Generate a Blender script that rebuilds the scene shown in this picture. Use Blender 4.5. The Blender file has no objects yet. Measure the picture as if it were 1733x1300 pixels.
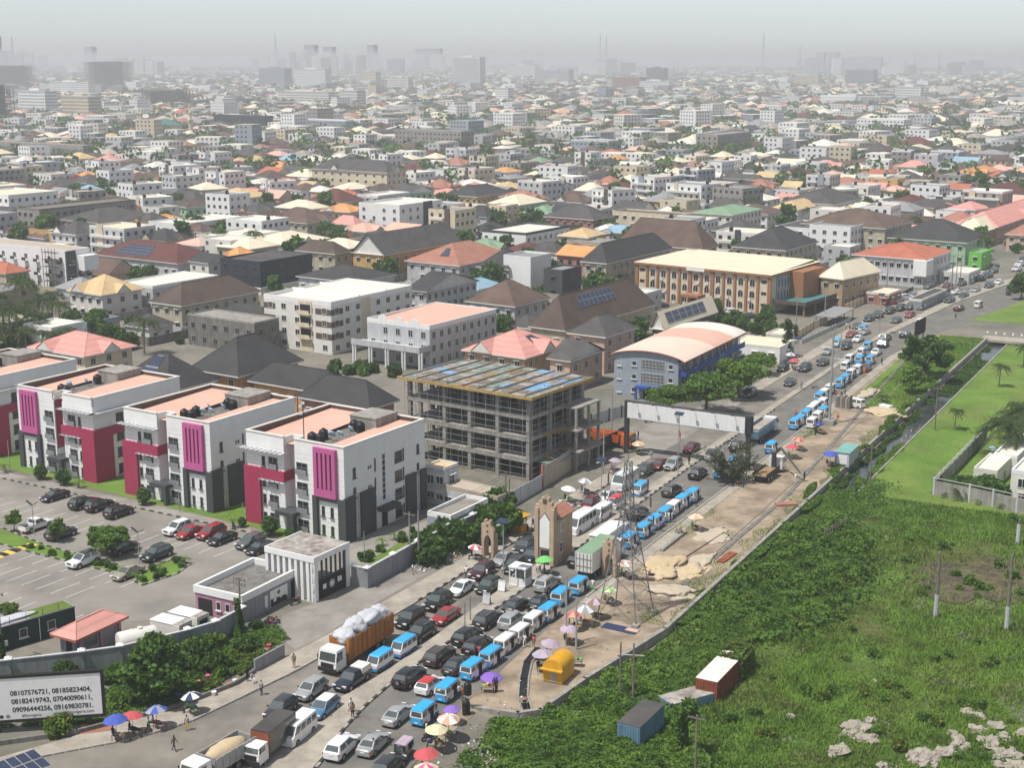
import bpy,math,random
import numpy as np
from mathutils import Vector,noise as mnoise
R=math.radians
rnd=random.Random(7)

# ------------------------------------------------------------------ camera, sky, sun, exposure
sc=bpy.context.scene
F=2400.0;CX=866.5;CY=650.0;YH=100.0;H=66.0
TH=math.atan((CY -YH)/F);S_=math.sin(TH);C_=math.cos(TH)
cam_d=bpy.data.cameras.new("camera");cam=bpy.data.objects.new("camera",cam_d)
sc.collection.objects.link(cam);sc.camera=cam
cam.location=(0,0,H);cam.rotation_euler=(math.pi/2-TH,0,0)
cam_d.sensor_width=36.0;cam_d.lens=F/1733.0*36.0
cam_d.clip_start=1.0;cam_d.clip_end=40000.0

SUN_AZ,SUN_EL=238.0,64.0          # compass degrees clockwise from +Y (the view direction), elevation
w=bpy.data.worlds.new("World");sc.world=w;w.use_nodes=True
nt=w.node_tree;nt.nodes.clear()
sky=nt.nodes.new("ShaderNodeTexSky");sky.sky_type='NISHITA';sky.sun_disc=False
sky.sun_elevation=R(SUN_EL);sky.sun_rotation=R(SUN_AZ)
sky.altitude=0.0;sky.air_density=0.7;sky.dust_density=0.6;sky.ozone_density=2.0
bg=nt.nodes.new("ShaderNodeBackground");bg.inputs[1].default_value=0.112
out=nt.nodes.new("ShaderNodeOutputWorld")
hs=nt.nodes.new("ShaderNodeHueSaturation");hs.inputs["Saturation"].default_value=0.42      # dusty air: a greyer sky everywhere
nt.links.new(sky.outputs[0],hs.inputs["Color"]);nt.links.new(hs.outputs[0],bg.inputs[0]);nt.links.new(bg.outputs[0],out.inputs[0])
sun_d=bpy.data.lights.new("sun",'SUN');sun_d.energy=3.75;sun_d.angle=R(0.6);sun_d.color=(1.0,0.955,0.89)
sun=bpy.data.objects.new("sun",sun_d);sc.collection.objects.link(sun)
sv=Vector((math.sin(R(SUN_AZ))*math.cos(R(SUN_EL)),math.cos(R(SUN_AZ))*math.cos(R(SUN_EL)),math.sin(R(SUN_EL))))
sun.rotation_euler=sv.to_track_quat('Z','Y').to_euler();sun.location=sv*200
vs=sc.view_settings
vs.view_transform='Standard';vs.look='None';vs.gamma=1.0;vs.use_curve_mapping=False;vs.exposure=0.38
HAZE=0.00027
sc.cycles.use_denoising=True
sc.cycles.max_bounces=4;sc.cycles.diffuse_bounces=2;sc.cycles.glossy_bounces=2;sc.cycles.volume_bounces=1
sc.cycles.transparent_max_bounces=8;sc.cycles.transmission_bounces=2
sc.cycles.sample_clamp_indirect=4.0
sc.cycles.use_adaptive_sampling=True;sc.cycles.adaptive_threshold=0.02

# ------------------------------------------------------------------ photo pixel <-> place
def g(x,y,z=0.0):
 u=(x -CX)/F;v=(y -CY)/F
 t=(H -z)/(S_ +v*C_)
 return (t*u,t*(C_ -v*S_))
def pr(X,Y,Z=0.0):
 dz=Z -H;d=Y*C_ -dz*S_
 return (CX +F*X/d,CY -F*(Y*S_ +dz*C_)/d)
RA=R(28.3)                          # azimuth of the main road
def W(s,l):
 return (s*math.sin(RA)+l*math.cos(RA),s*math.cos(RA)-l*math.sin(RA))
def SL(X,Y):
 return (X*math.sin(RA)+Y*math.cos(RA),X*math.cos(RA)-Y*math.sin(RA))
def dirv(az):
 return (math.sin(R(az)),math.cos(R(az)))

# ------------------------------------------------------------------ materials
MATS={}
def new_mat(key,rgb,rough=0.75,var=0.14,scale=0.6,metal=0.0,streak=0.0,bump=0.0,bscale=6.0,courses=0.0,spec=0.3,
   rand=0.0,second=None,sscale=0.12,slo=0.45,shi=0.62,fine=0.0,coat=0.0,trans=0.0,thin=0.0):
 m=bpy.data.materials.new(key);m.use_nodes=True
 n=m.node_tree.nodes;L=m.node_tree.links
 p=n["Principled BSDF"]
 p.inputs["Roughness"].default_value=rough;p.inputs["Metallic"].default_value=metal
 p.inputs["Specular IOR Level"].default_value=spec
 if coat:p.inputs["Coat Weight"].default_value=coat;p.inputs["Coat Roughness"].default_value=0.08
 if trans:p.inputs["Transmission Weight"].default_value=trans
 geo=n.new("ShaderNodeNewGeometry")
 pos=geo.outputs["Position"]
 def noise(vec,sc_,det=3.0,rg=0.6):
  t=n.new("ShaderNodeTexNoise");t.inputs["Scale"].default_value=sc_;t.inputs["Detail"].default_value=det
  t.inputs["Roughness"].default_value=rg;L.new(vec,t.inputs["Vector"]);return t.outputs["Fac"]
 def ramp(fac,a,b,lo=0.3,hi=0.7):
  r=n.new("ShaderNodeMapRange");r.inputs["From Min"].default_value=lo;r.inputs["From Max"].default_value=hi
  r.inputs["To Min"].default_value=a;r.inputs["To Max"].default_value=b;L.new(fac,r.inputs["Value"]);return r.outputs[0]
 def mul(a,b):
  q=n.new("ShaderNodeMath");q.operation='MULTIPLY';L.new(a,q.inputs[0])
  if isinstance(b,float):q.inputs[1].default_value=b
  else:L.new(b,q.inputs[1])
  return q.outputs[0]
 val=ramp(noise(pos,scale),1-var,1+var*0.7)
 if streak:
  mp=n.new("ShaderNodeMapping");mp.inputs["Scale"].default_value=(1.6,1.6,0.12);L.new(pos,mp.inputs["Vector"])
  val=mul(val,ramp(noise(mp.outputs[0],1.0,5.0,0.7),1-streak,1.0,0.35,0.58))
 if fine:val=mul(val,ramp(noise(pos,9.0,2.0),1-fine,1+fine))
 if rand:
  oi=n.new("ShaderNodeObjectInfo");val=mul(val,ramp(oi.outputs["Random"],1-rand,1+rand,0.0,1.0))
 if courses:
  sx=n.new("ShaderNodeSeparateXYZ");L.new(pos,sx.inputs[0])
  q=n.new("ShaderNodeMath");q.operation='MULTIPLY';q.inputs[1].default_value=courses;L.new(sx.outputs[2],q.inputs[0])
  fr=n.new("ShaderNodeMath");fr.operation='FRACT';L.new(q.outputs[0],fr.inputs[0])
  val=mul(val,ramp(fr.outputs[0],0.82,1.03,0.0,0.35))
 col=n.new("ShaderNodeRGB");col.outputs[0].default_value=(*rgb,1)
 src=col.outputs[0]
 if second:
  c2=n.new("ShaderNodeRGB");c2.outputs[0].default_value=(*second,1)
  mx=n.new("ShaderNodeMix");mx.data_type='RGBA'
  L.new(ramp(noise(pos,sscale,6.0,0.65),0.0,1.0,slo,shi),mx.inputs[0]);L.new(src,mx.inputs[6]);L.new(c2.outputs[0],mx.inputs[7])
  src=mx.outputs[2]
 vm=n.new("ShaderNodeVectorMath");vm.operation='SCALE';L.new(src,vm.inputs[0]);L.new(val,vm.inputs["Scale"])
 L.new(vm.outputs[0],p.inputs["Base Color"])
 if bump:
  b=n.new("ShaderNodeBump");b.inputs["Strength"].default_value=bump;b.inputs["Distance"].default_value=0.1
  L.new(noise(pos,bscale,4.0),b.inputs["Height"]);L.new(b.outputs[0],p.inputs["Normal"])
 if thin:
  tr=n.new("ShaderNodeBsdfTranslucent");L.new(vm.outputs[0],tr.inputs[0]);ms=n.new("ShaderNodeMixShader");ms.inputs[0].default_value=thin
  L.new(p.outputs[0],ms.inputs[1]);L.new(tr.outputs[0],ms.inputs[2]);L.new(ms.outputs[0],n["Material Output"].inputs[0])
 MATS[key]=m
 return m
def srgb(r,g_,b,k=1.0):            # photo swatch -> linear, scaled to a plausible base colour
 f=lambda c:((c/255+0.055)/1.055) ** 2.4 if c > 10 else c/255/12.92
 return (f(r)*k,f(g_)*k,f(b)*k)
DEF=dict(
 # ground and paving
 ground=((.21,.19,.16),dict(rough=.95,second=(.13,.13,.10),sscale=.03,fine=.12)),
 asphalt=((.150,.143,.132),dict(rough=.9,var=.2,scale=.25,second=(.20,.185,.16),sscale=.16,slo=.46,shi=.66,fine=.1)),
 asphalt_dusty=((.215,.195,.165),dict(rough=.95,var=.2,scale=.2,second=(.145,.137,.125),sscale=.13,fine=.1)),
 asphalt_park=((.245,.228,.20),dict(rough=.95,var=.22,scale=.12,second=(.17,.16,.145),sscale=.07,slo=.5,shi=.75,fine=.12)),
 pavement=((.37,.335,.28),dict(rough=.95,var=.16,scale=.5,second=(.29,.26,.22),sscale=.3,fine=.12)),
 apron=((.27,.25,.22),dict(rough=.95,var=.2,scale=.25,second=(.17,.155,.14),sscale=.14,slo=.5,shi=.7,fine=.1)),
 dirt=((.345,.275,.20),dict(rough=1.,var=.22,scale=.3,second=(.225,.18,.13),sscale=.22,slo=.44,shi=.58,fine=.15,bump=.4,bscale=1.2)),
 scorched=((.085,.070,.050),dict(rough=1.,var=.3,scale=.8,second=(.12,.11,.05),sscale=.4,fine=.3)),
 sand=((.55,.44,.27),dict(rough=1.,var=.15,scale=.5,second=(.44,.36,.25),sscale=.5,bump=.5,bscale=2.)),
 pale_sand=((.50,.43,.33),dict(rough=1.,var=.15,scale=.5,second=(.40,.34,.26),sscale=.5,bump=.5,bscale=2.)),
 kerb=((.36,.34,.30),dict(rough=.9,streak=.2)),
 kerb_black=((.05,.05,.05),dict(rough=.9)),
 white_line=((.58,.57,.53),dict(rough=.9,var=.25,scale=2.5)),
 yellow_line=((.65,.47,.08),dict(rough=.9)),
 lawn=((.115,.205,.030),dict(rough=1.,var=.25,scale=.12,second=(.15,.20,.045),sscale=.07,fine=.2,bump=.5,bscale=4)),
 field=((.105,.175,.034),dict(rough=1.,var=.35,scale=.3,second=(.10,.10,.035),sscale=.08,fine=.25)),
 water=((.035,.045,.045),dict(rough=.12,var=.1,spec=.5,second=(.07,.075,.07),sscale=.25,bump=.05,bscale=3)),
 concrete=((.33,.31,.28),dict(rough=.92,var=.2,streak=.35,fine=.08)),
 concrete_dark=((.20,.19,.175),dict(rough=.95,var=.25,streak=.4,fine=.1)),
 rubble=((.33,.30,.25),dict(rough=1.,var=.25,scale=1.5,bump=.6,bscale=3)),
 # walls
 white=((.76,.76,.745),dict(rough=.8,var=.04,streak=.05)),
 offwhite=((.68,.66,.61),dict(rough=.85,var=.06,streak=.09)),
 grey_wall=((.27,.28,.30),dict(rough=.85,var=.1,streak=.25)),
 bluegrey=((.30,.34,.39),dict(rough=.8,var=.06,streak=.12)),
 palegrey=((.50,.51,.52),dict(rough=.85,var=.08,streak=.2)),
 charcoal=((.060,.066,.070),dict(rough=.7,var=.1,streak=.12)),
 navy=((.028,.034,.045),dict(rough=.7,var=.15)),
 crimson=((.34,.034,.085),dict(rough=.6,var=.06,streak=.08)),
 pink=((.48,.105,.27),dict(rough=.6,var=.06,streak=.08)),
 mauve=((.40,.21,.29),dict(rough=.85,var=.08,streak=.15)),
 peach=((.57,.40,.32),dict(rough=.85,var=.08,streak=.18)),
 cream=((.64,.56,.41),dict(rough=.85,var=.08,streak=.18)),
 beige=((.46,.41,.31),dict(rough=.85,var=.08,streak=.2)),
 mustard=((.55,.36,.13),dict(rough=.85,var=.1,streak=.2)),
 orange_wall=((.55,.32,.16),dict(rough=.85,var=.1,streak=.2)),
 pilaster=((.33,.155,.080),dict(rough=.8,var=.1,streak=.15)),
 brick=((.36,.17,.13),dict(rough=.9,var=.12,streak=.2)),
 gatestone=((.47,.35,.25),dict(rough=.9,var=.12,streak=.2)),
 green_wall=((.33,.50,.33),dict(rough=.85,var=.08,streak=.15)),
 lime_wall=((.14,.48,.055),dict(rough=.7)),
 blue_trim=((.025,.085,.31),dict(rough=.6)),
 container_green=((.012,.040,.042),dict(rough=.6,streak=.2)),
 brown_band=((.10,.075,.065),dict(rough=.8)),
 tan=((.42,.31,.20),dict(rough=.85,streak=.2)),
 # roofs
 r_black=((.050,.050,.052),dict(rough=.85,var=.2,scale=.25,courses=3.2)),
 r_dark=((.085,.080,.078),dict(rough=.9,var=.25,scale=.25,courses=3.2,streak=.1)),
 r_brown=((.125,.085,.068),dict(rough=.9,var=.25,scale=.25,courses=3.2)),
 r_choc=((.095,.070,.058),dict(rough=.9,var=.2,scale=.25,courses=3.2)),
 r_maroon=((.12,.048,.042),dict(rough=.9,var=.2,scale=.25,courses=3.2)),
 r_terra=((.35,.165,.12),dict(rough=.9,var=.15,scale=.3,courses=2.5)),
 r_red=((.42,.14,.085),dict(rough=.85,var=.15,scale=.3,courses=2.5)),
 r_salmon=((.60,.29,.25),dict(rough=.7,var=.08,scale=.3,courses=1.2)),
 r_peach=((.66,.40,.31),dict(rough=.65,var=.07,scale=.25,streak=.05)),
 r_orange=((.58,.29,.11),dict(rough=.8,var=.12,scale=.3)),
 r_tan=((.55,.41,.22),dict(rough=.8,var=.12,scale=.3,courses=2.)),
 r_cream=((.68,.61,.46),dict(rough=.7,var=.08,scale=.25)),
 r_pale=((.66,.63,.56),dict(rough=.7,var=.08,scale=.25)),
 r_taupe=((.42,.36,.29),dict(rough=.8,var=.08,scale=.25)),
 r_grey=((.26,.26,.265),dict(rough=.8,var=.15,scale=.25)),
 r_green=((.20,.31,.20),dict(rough=.8,var=.12,scale=.25)),
 r_teal=((.07,.20,.19),dict(rough=.7)),
 r_blue=((.25,.40,.50),dict(rough=.7)),
 r_rust=((.40,.375,.34),dict(rough=.9,var=.3,scale=.8,second=(.25,.20,.17),sscale=.5,streak=.3)),
 # small stuff
 glass=((.022,.026,.030),dict(rough=.08,spec=.6,var=.3,scale=.4)),
 glass_grey=((.10,.115,.12),dict(rough=.15,spec=.6,var=.3,scale=.4)),
 carglass=((.070,.086,.084),dict(rough=.06,spec=1.,var=.1,coat=.6)),
 frame=((.62,.62,.60),dict(rough=.5)),
 frame_dark=((.10,.10,.10),dict(rough=.5)),
 solar=((.030,.042,.075),dict(rough=.15,spec=.6,var=.2)),
 solar_frame=((.45,.46,.47),dict(rough=.4,metal=.6)),
 tank=((.016,.016,.017),dict(rough=.45)),
 dish=((.30,.46,.58),dict(rough=.4)),
 steel=((.32,.33,.34),dict(rough=.5,metal=.5)),
 pylon_steel=((.20,.205,.21),dict(rough=.6,metal=.3,streak=.2)),r_vault=((.70,.56,.46),dict(rough=.7,var=.06,scale=.25,streak=.06)),
 galv=((.40,.41,.41),dict(rough=.55,metal=.35,streak=.15)),
 dark_steel=((.045,.045,.047),dict(rough=.6)),
 wood=((.30,.20,.10),dict(rough=.9,var=.25,scale=1.5)),
 bamboo=((.40,.27,.10),dict(rough=.9,var=.25,scale=1.5)),
 oldwood=((.19,.165,.135),dict(rough=.95,var=.3,scale=1.2)),
 ply_green=((.20,.27,.23),dict(rough=.8,var=.2,scale=1.)),
 ply_blue=((.20,.36,.55),dict(rough=.6,var=.15,scale=1.)),
 ply_grey=((.30,.285,.26),dict(rough=.9,var=.3,scale=.8)),
 rubber=((.018,.018,.018),dict(rough=.85)),
 rim=((.34,.34,.35),dict(rough=.35,metal=.7)),
 lamp_white=((.75,.76,.76),dict(rough=.15,spec=.6)),
 lamp_red=((.36,.018,.014),dict(rough=.2,spec=.6)),
 plate=((.70,.70,.68),dict(rough=.5)),
 dark=((.020,.020,.020),dict(rough=.9)),
 bag=((.50,.51,.54),dict(rough=.6,var=.12,scale=2.,bump=.6,bscale=4)),
 litter=((.36,.34,.32),dict(rough=.9,var=.4,scale=3.,second=(.22,.19,.18),sscale=2.5)),
 bark=((.13,.10,.075),dict(rough=.95,var=.3,scale=2.)),
 palm_bark=((.23,.20,.165),dict(rough=.95,var=.3,scale=2.)),
 skin=((.075,.042,.028),dict(rough=.6)),
 hair=((.012,.011,.010),dict(rough=.9)),
 # leaves (two-sided, slightly translucent look from the light itself)
 leaf=((.100,.195,.032),dict(rough=.7,var=.35,scale=.8,rand=.12)),
 leaf_dark=((.060,.125,.026),dict(rough=.7,var=.35,scale=.8,rand=.12)),
 leaf_light=((.155,.265,.040),dict(rough=.7,var=.3,scale=.8,rand=.12)),
 leaf_yellow=((.17,.18,.035),dict(rough=.7,var=.3,scale=1.5)),
 palm_leaf=((.060,.095,.024),dict(rough=.6,var=.3,scale=.8,rand=.15)),
 dry=((.17,.15,.085),dict(rough=.95,var=.3,scale=1.)),
 cypress=((.070,.085,.050),dict(rough=.9,var=.3,scale=1.)),
 blade=((.195,.335,.048),dict(rough=.8,var=.4,scale=.35,second=(.21,.28,.06),sscale=.10)),
 blade_dark=((.140,.260,.040),dict(rough=.8,var=.4,scale=.35)),
 # paints
 p_black=((.012,.012,.013),dict(rough=.25,spec=.5,coat=.6,var=.04)),
 p_dgrey=((.035,.036,.038),dict(rough=.28,spec=.5,coat=.6,var=.04)),
 p_grey=((.12,.125,.13),dict(rough=.3,spec=.5,coat=.5,metal=.2,var=.04)),
 p_silver=((.42,.43,.43),dict(rough=.3,spec=.5,coat=.5,metal=.35,var=.04)),
 p_white=((.74,.74,.73),dict(rough=.3,spec=.5,coat=.5,var=.04)),
 p_red=((.30,.022,.022),dict(rough=.28,spec=.5,coat=.6,var=.04)),
 p_maroon=((.13,.015,.020),dict(rough=.28,spec=.5,coat=.6,var=.04)),
 p_wine=((.055,.016,.024),dict(rough=.28,spec=.5,coat=.6,var=.04)),
 p_navy=((.016,.024,.045),dict(rough=.28,spec=.5,coat=.6,var=.04)),
 p_blue=((.055,.19,.33),dict(rough=.3,spec=.5,coat=.5,var=.05)),
 p_green=((.018,.032,.028),dict(rough=.28,spec=.5,coat=.6,var=.04)),
 p_beige=((.36,.32,.24),dict(rough=.3,spec=.5,coat=.5,metal=.2,var=.04)),
 p_brown=((.055,.042,.036),dict(rough=.28,spec=.5,coat=.6,var=.04)),
 p_roofred=((.50,.035,.03),dict(rough=.3,spec=.5,coat=.5,var=.04)),
 bus_blue=((.035,.36,.70),dict(rough=.38,spec=.45,var=.08,scale=1.5)),
 bus_deep=((.045,.22,.52),dict(rough=.4,spec=.45,var=.10,scale=1.5)),
 orange_paint=((.55,.13,.025),dict(rough=.6,var=.2,scale=.8,streak=.25)),
 truck_orange=((.45,.17,.035),dict(rough=.7,var=.2,scale=.8,streak=.3)),
 rust_red=((.26,.075,.035),dict(rough=.8,var=.25,scale=.8,streak=.3)),
 kiosk_yellow=((.62,.34,.025),dict(rough=.5,var=.08,streak=.12)),
 teal_paint=((.20,.40,.37),dict(rough=.6,streak=.15)),
 steel_blue=((.13,.24,.34),dict(rough=.6,streak=.25)),
 container_brown=((.20,.085,.050),dict(rough=.75,streak=.3)),
 cloth_purple=((.23,.13,.48),{}),cloth_mauve=((.42,.34,.42),{}),cloth_red=((.50,.09,.10),{}),cloth_pink=((.62,.10,.30),{}),
 cloth_blue=((.06,.10,.40),{}),cloth_navy=((.03,.04,.10),{}),cloth_white=((.72,.72,.70),{}),cloth_cream=((.66,.60,.38),{}),
 cloth_green=((.16,.50,.14),{}),cloth_peach=((.62,.34,.24),{}),cloth_brown=((.22,.14,.09),{}),cloth_grey=((.30,.31,.34),{}),
 cloth_yellow=((.62,.42,.06),{}),cloth_black=((.018,.018,.02),{}),cloth_orange=((.62,.20,.03),{}),cloth_teal=((.10,.32,.30),{}),
)
def M(k):
 if k in MATS:return MATS[k]
 rgb,kw=DEF[k]
 if k.startswith(("leaf","blade","palm_leaf")):kw=dict(kw,thin=.38)
 return new_mat(k,rgb,**kw)

# ------------------------------------------------------------------ mesh building
class MB:
 def __init__(s):s.v=[];s.f=[];s.m=[]
 def face(s,pts,m=0):
  i=len(s.v);s.v+= [tuple(p) for p in pts];s.f.append(tuple(range(i,i +len(pts))));s.m.append(m);return s
 def box(s,x0,y0,z0,x1,y1,z1,m=0,top=None,bottom=True):
  i=len(s.v)
  s.v+= [(x0,y0,z0),(x1,y0,z0),(x1,y1,z0),(x0,y1,z0),(x0,y0,z1),(x1,y0,z1),(x1,y1,z1),(x0,y1,z1)]
  fs=[(0,1,5,4),(1,2,6,5),(2,3,7,6),(3,0,4,7),(4,5,6,7)]+([(3,2,1,0)] if bottom else [])
  for k,f in enumerate(fs):
   s.f.append(tuple(i +a for a in f));s.m.append(top if (top is not None and k == 4) else m)
  return s
 def prism(s,poly,z0,z1,m=0,top=None,bottom=False):
  n=len(poly);i=len(s.v)
  a=sum(poly[k][0]*poly[(k +1) % n][1]-poly[(k +1) % n][0]*poly[k][1] for k in range(n))
  if a < 0:poly=poly[::-1]
  s.v+= [(x,y,z0) for x,y in poly]+[(x,y,z1) for x,y in poly]
  for k in range(n):
   k2=(k +1) % n;s.f.append((i +k,i +k2,i +n +k2,i +n +k));s.m.append(m)
  s.f.append(tuple(i +n +k for k in range(n)));s.m.append(m if top is None else top)
  if bottom:s.f.append(tuple(i +n -1-k for k in range(n)));s.m.append(m)
  return s
 def loft(s,rings,m=0,caps=True,closed=True):
  n=len(rings[0]);i=len(s.v)
  for r in rings:s.v+= [tuple(p) for p in r]
  for a in range(len(rings)-1):
   for k in range(n if closed else n -1):
    k2=(k +1) % n
    s.f.append((i +a*n +k,i +a*n +k2,i +(a +1)*n +k2,i +(a +1)*n +k));s.m.append(m)
  if caps:
   s.f.append(tuple(i +n -1-k for k in range(n)));s.m.append(m)
   j=i +(len(rings)-1)*n
   s.f.append(tuple(j +k for k in range(n)));s.m.append(m)
  return s
 def tube(s,p,q,r,r2=None,n=6,m=0):
  p=Vector(p);q=Vector(q);d=(q -p)
  if d.length < 1e-6:return s
  d.normalize();u=d.orthogonal().normalized();v=d.cross(u);r2=r if r2 is None else r2
  ring=lambda c,rr:[tuple(c +(u*math.cos(2*math.pi*k/n)+v*math.sin(2*math.pi*k/n))*rr) for k in range(n)]
  return s.loft([ring(p,r),ring(q,r2)],m)
 def path(s,pts,rs,n=6,m=0):
  rings=[]
  for k,c in enumerate(pts):
   c=Vector(c);d=(Vector(pts[min(k +1,len(pts)-1)])-Vector(pts[max(k -1,0)])).normalized()
   u=d.cross(Vector((0.31,0.95,0.05)));u=u.normalized() if u.length > 1e-3 else d.orthogonal().normalized();v=d.cross(u)
   r=rs[k] if isinstance(rs,(list,tuple)) else rs
   rings.append([tuple(c +(u*math.cos(2*math.pi*j/n)+v*math.sin(2*math.pi*j/n))*r) for j in range(n)])
  return s.loft(rings,m)
 def mesh(s,name,mats,smooth=False,angle=None):
  me=bpy.data.meshes.new(name);me.from_pydata(s.v,[],s.f)
  for k in ([mats] if isinstance(mats,str) else mats):me.materials.append(M(k))
  if any(s.m):me.polygons.foreach_set("material_index",s.m)
  if smooth or angle:
   me.polygons.foreach_set("use_smooth",[True]*len(me.polygons))
   if angle:me.set_sharp_from_angle(angle=R(angle))
  me.update();return me
def np_mesh(name,verts,faces_n,mats,midx=None,smooth=False):
 """verts (N,3) with consecutive faces of faces_n corners each"""
 me=bpy.data.meshes.new(name);nv=len(verts);nf=nv // faces_n
 me.vertices.add(nv);me.vertices.foreach_set("co",np.asarray(verts,np.float32).ravel())
 me.loops.add(nf*faces_n);me.loops.foreach_set("vertex_index",np.arange(nf*faces_n,dtype=np.int32))
 me.polygons.add(nf);me.polygons.foreach_set("loop_start",np.arange(0,nf*faces_n,faces_n,dtype=np.int32))
 me.polygons.foreach_set("loop_total",np.full(nf,faces_n,np.int32))
 for k in ([mats] if isinstance(mats,str) else mats):me.materials.append(M(k))
 if midx is not None:me.polygons.foreach_set("material_index",np.asarray(midx,np.int32))
 me.update(calc_edges=True);return me

# ------------------------------------------------------------------ objects
COL=sc.collection
def ob(name,me,parent=None,loc=(0,0,0),rz=0.0,rot=None,scale=None,mats=None):
 o=bpy.data.objects.new(name,me);COL.objects.link(o)
 o.location=loc;o.rotation_euler=rot if rot is not None else (0,0,rz)
 if scale is not None:o.scale=(scale,)*3 if isinstance(scale,(int,float)) else scale
 if parent is not None:o.parent=parent
 if mats:
  for i,k in enumerate(mats):
   if k:o.material_slots[i].link='OBJECT';o.material_slots[i].material=M(k)
 return o
def tag(o,label,cat,group=None):
 o["label"]=label;o["category"]=cat
 if group:o["group"]=group
 return o
def thing(name,label,cat,loc=(0,0,0),rz=0.0,group=None,scale=None):
 o=ob(name,None,None,loc,rz,scale=scale);o.empty_display_size=0.2
 o["kind"]="thing";return tag(o,label,cat,group)
def struct(name,me,label=None,kind='structure',**kw):
 o=ob(name,me,**kw);o["kind"]=kind
 if label:o["label"]=label
 return o
def parts(root,plist):
 """plist: (name, mesh, loc, rz[, mats[, subparts]])"""
 for p in plist:
  o=ob(p[0],p[1],root,p[2],p[3],mats=p[4] if len(p)> 4 else None)
  if len(p)> 5:
   for q in p[5]:ob(q[0],q[1],o,q[2],q[3],mats=q[4] if len(q)> 4 else None)
def bil(a,b,c,d,u,v):
 a,b,c,d=map(Vector,(a,b,c,d))
 return (a*(1-u)+b*u)*(1-v)+(d*(1-u)+c*u)*v
def inset(mb,a,b,c,d,u0,u1,v0,v1,off,m=0):
 n=(Vector(b)-Vector(a)).cross(Vector(d)-Vector(a)).normalized()*off
 q=[bil(a,b,c,d,u,v)+n for u,v in ((u0,v0),(u1,v0),(u1,v1),(u0,v1))]
 return mb.face(q,m)

# ================================================================== ground, roads, paving
FZ=-0.8                              # the wild field lies lower than the road
def wl(s):
 return li([(0,-63),(119,-63),(121,-61.8),(130,-61),(137,-60),(147,-58.6),(20000,-58.6)],max(0.0,s))
def gridterrain():
 ss=[-400,60,118.9,119.1,121,130,137,147,213.9,214.1,351.9,352.1,600,1500,4000,9000,16000]
 ls=[-16000,-6000,-2500,-900,-300,-120,-67.6,-63.0,-58.7,-58.5,-57.9,-57.7,-53.9,-53.7,-20,30,100,400,2000,6000,16000]
 def z(s,l):
  if s > 352 or l <-67.5:return 0.0
  if (s < 119 and l >-63.5) or l >-58.61:
   if 214< s < 352 and -57.8< l <-53.8:return -2.6
   return FZ
  return 0.0
 mb=MB();n=len(ls)
 for s in ss:
  for l in ls:mb.v.append((*W(s,wl(s)+l +58.6 if (119< s < 147 and -58.8< l <-58.4) else l),z(s,l)-0.01))
 for i in range(len(ss)-1):
  for j in range(n -1):
   mb.f.append((i*n +j,i*n +j +1,(i +1)*n +j +1,(i +1)*n +j));mb.m.append(0)
 return mb.mesh("ground","ground")

T_LK=[(60,-116),(85.8,-101.7),(89.4,-99.6),(96.4,-94.3),(101.8,-92),(107.3,-91.2),(116.5,-90),(125,-89.5),(140,-89.1),(190,-88.9),(214,-88.9),(340,-88.5),(375,-88),(435,-85.5),(475,-77),(540,-58),(640,-25)]
T_LI=[(60,-119),(86.7,-103.5),(91.8,-101.2),(101.1,-97.1),(106.7,-95.6),(114.4,-93.9),(125.9,-93),(140,-92.9),(160,-92.2),(190,-92),(640,-92)]
T_ML=[(60,-89),(95,-85.3),(115,-81.6),(122,-81.2),(173,-82.9),(340,-82.9),(408,-78.5),(465,-68),(540,-49),(640,-16)]
T_MR=[(60,-68),(80,-71.5),(100.5,-75),(107.6,-77.2),(113.4,-78.3),(120,-79),(150,-79.4),(175,-80.3),(215,-81.1),(335,-81.4),(400,-75.6),(456,-66.2),(540,-47),(640,-14)]
T_RK=[(60,-60),(100,-66.5),(120,-69.7),(140,-71),(175,-72),(230,-72),(320,-74.3),(334,-73),(366,-68.6),(400,-62.7),(460,-52),(540,-38),(640,-5)]
def li(tab,s):
 for (a,x),(b,y) in zip(tab,tab[1:]):
  if s <= b:return x +(y -x)*(s -a)/(b -a)
 return tab[-1][1]
struct("ground",gridterrain(),"bare trodden ground of the city")
def strip(name,A,B,s0,s1,z,mat,label,step=4.0,oa=0.0,ob_=0.0,thick=0.0,side=None,top=None):
 n=max(1,int((s1 -s0)/step));mb=MB()
 fa=A if callable(A) else (lambda s:li(A,s));fb=B if callable(B) else (lambda s:li(B,s))
 P=[]
 for i in range(n +1):
  s=s0 +(s1 -s0)*i/n
  P.append((W(s,fa(s)+oa),W(s,fb(s)+ob_)))
 for (a,b),(c,d) in zip(P,P[1:]):
  mb.face([(*a,z),(*b,z),(*d,z),(*c,z)])
  if thick:
   mb.face([(*a,z -thick),(*a,z),(*c,z),(*c,z -thick)]);mb.face([(*b,z),(*b,z -thick),(*d,z -thick),(*d,z)])
 return struct(name,mb.mesh(name,mat),label)
def poly(name,pts,z,mat,label,zz=0.0):
 mb=MB();P=[g(*p,zz) for p in pts]
 a=sum(P[k][0]*P[(k +1) % len(P)][1]-P[(k +1) % len(P)][0]*P[k][1] for k in range(len(P)))
 if a < 0:P=P[::-1]
 mb.face([(*p,z) for p in P]);return struct(name,mb.mesh(name,mat),label)

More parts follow.
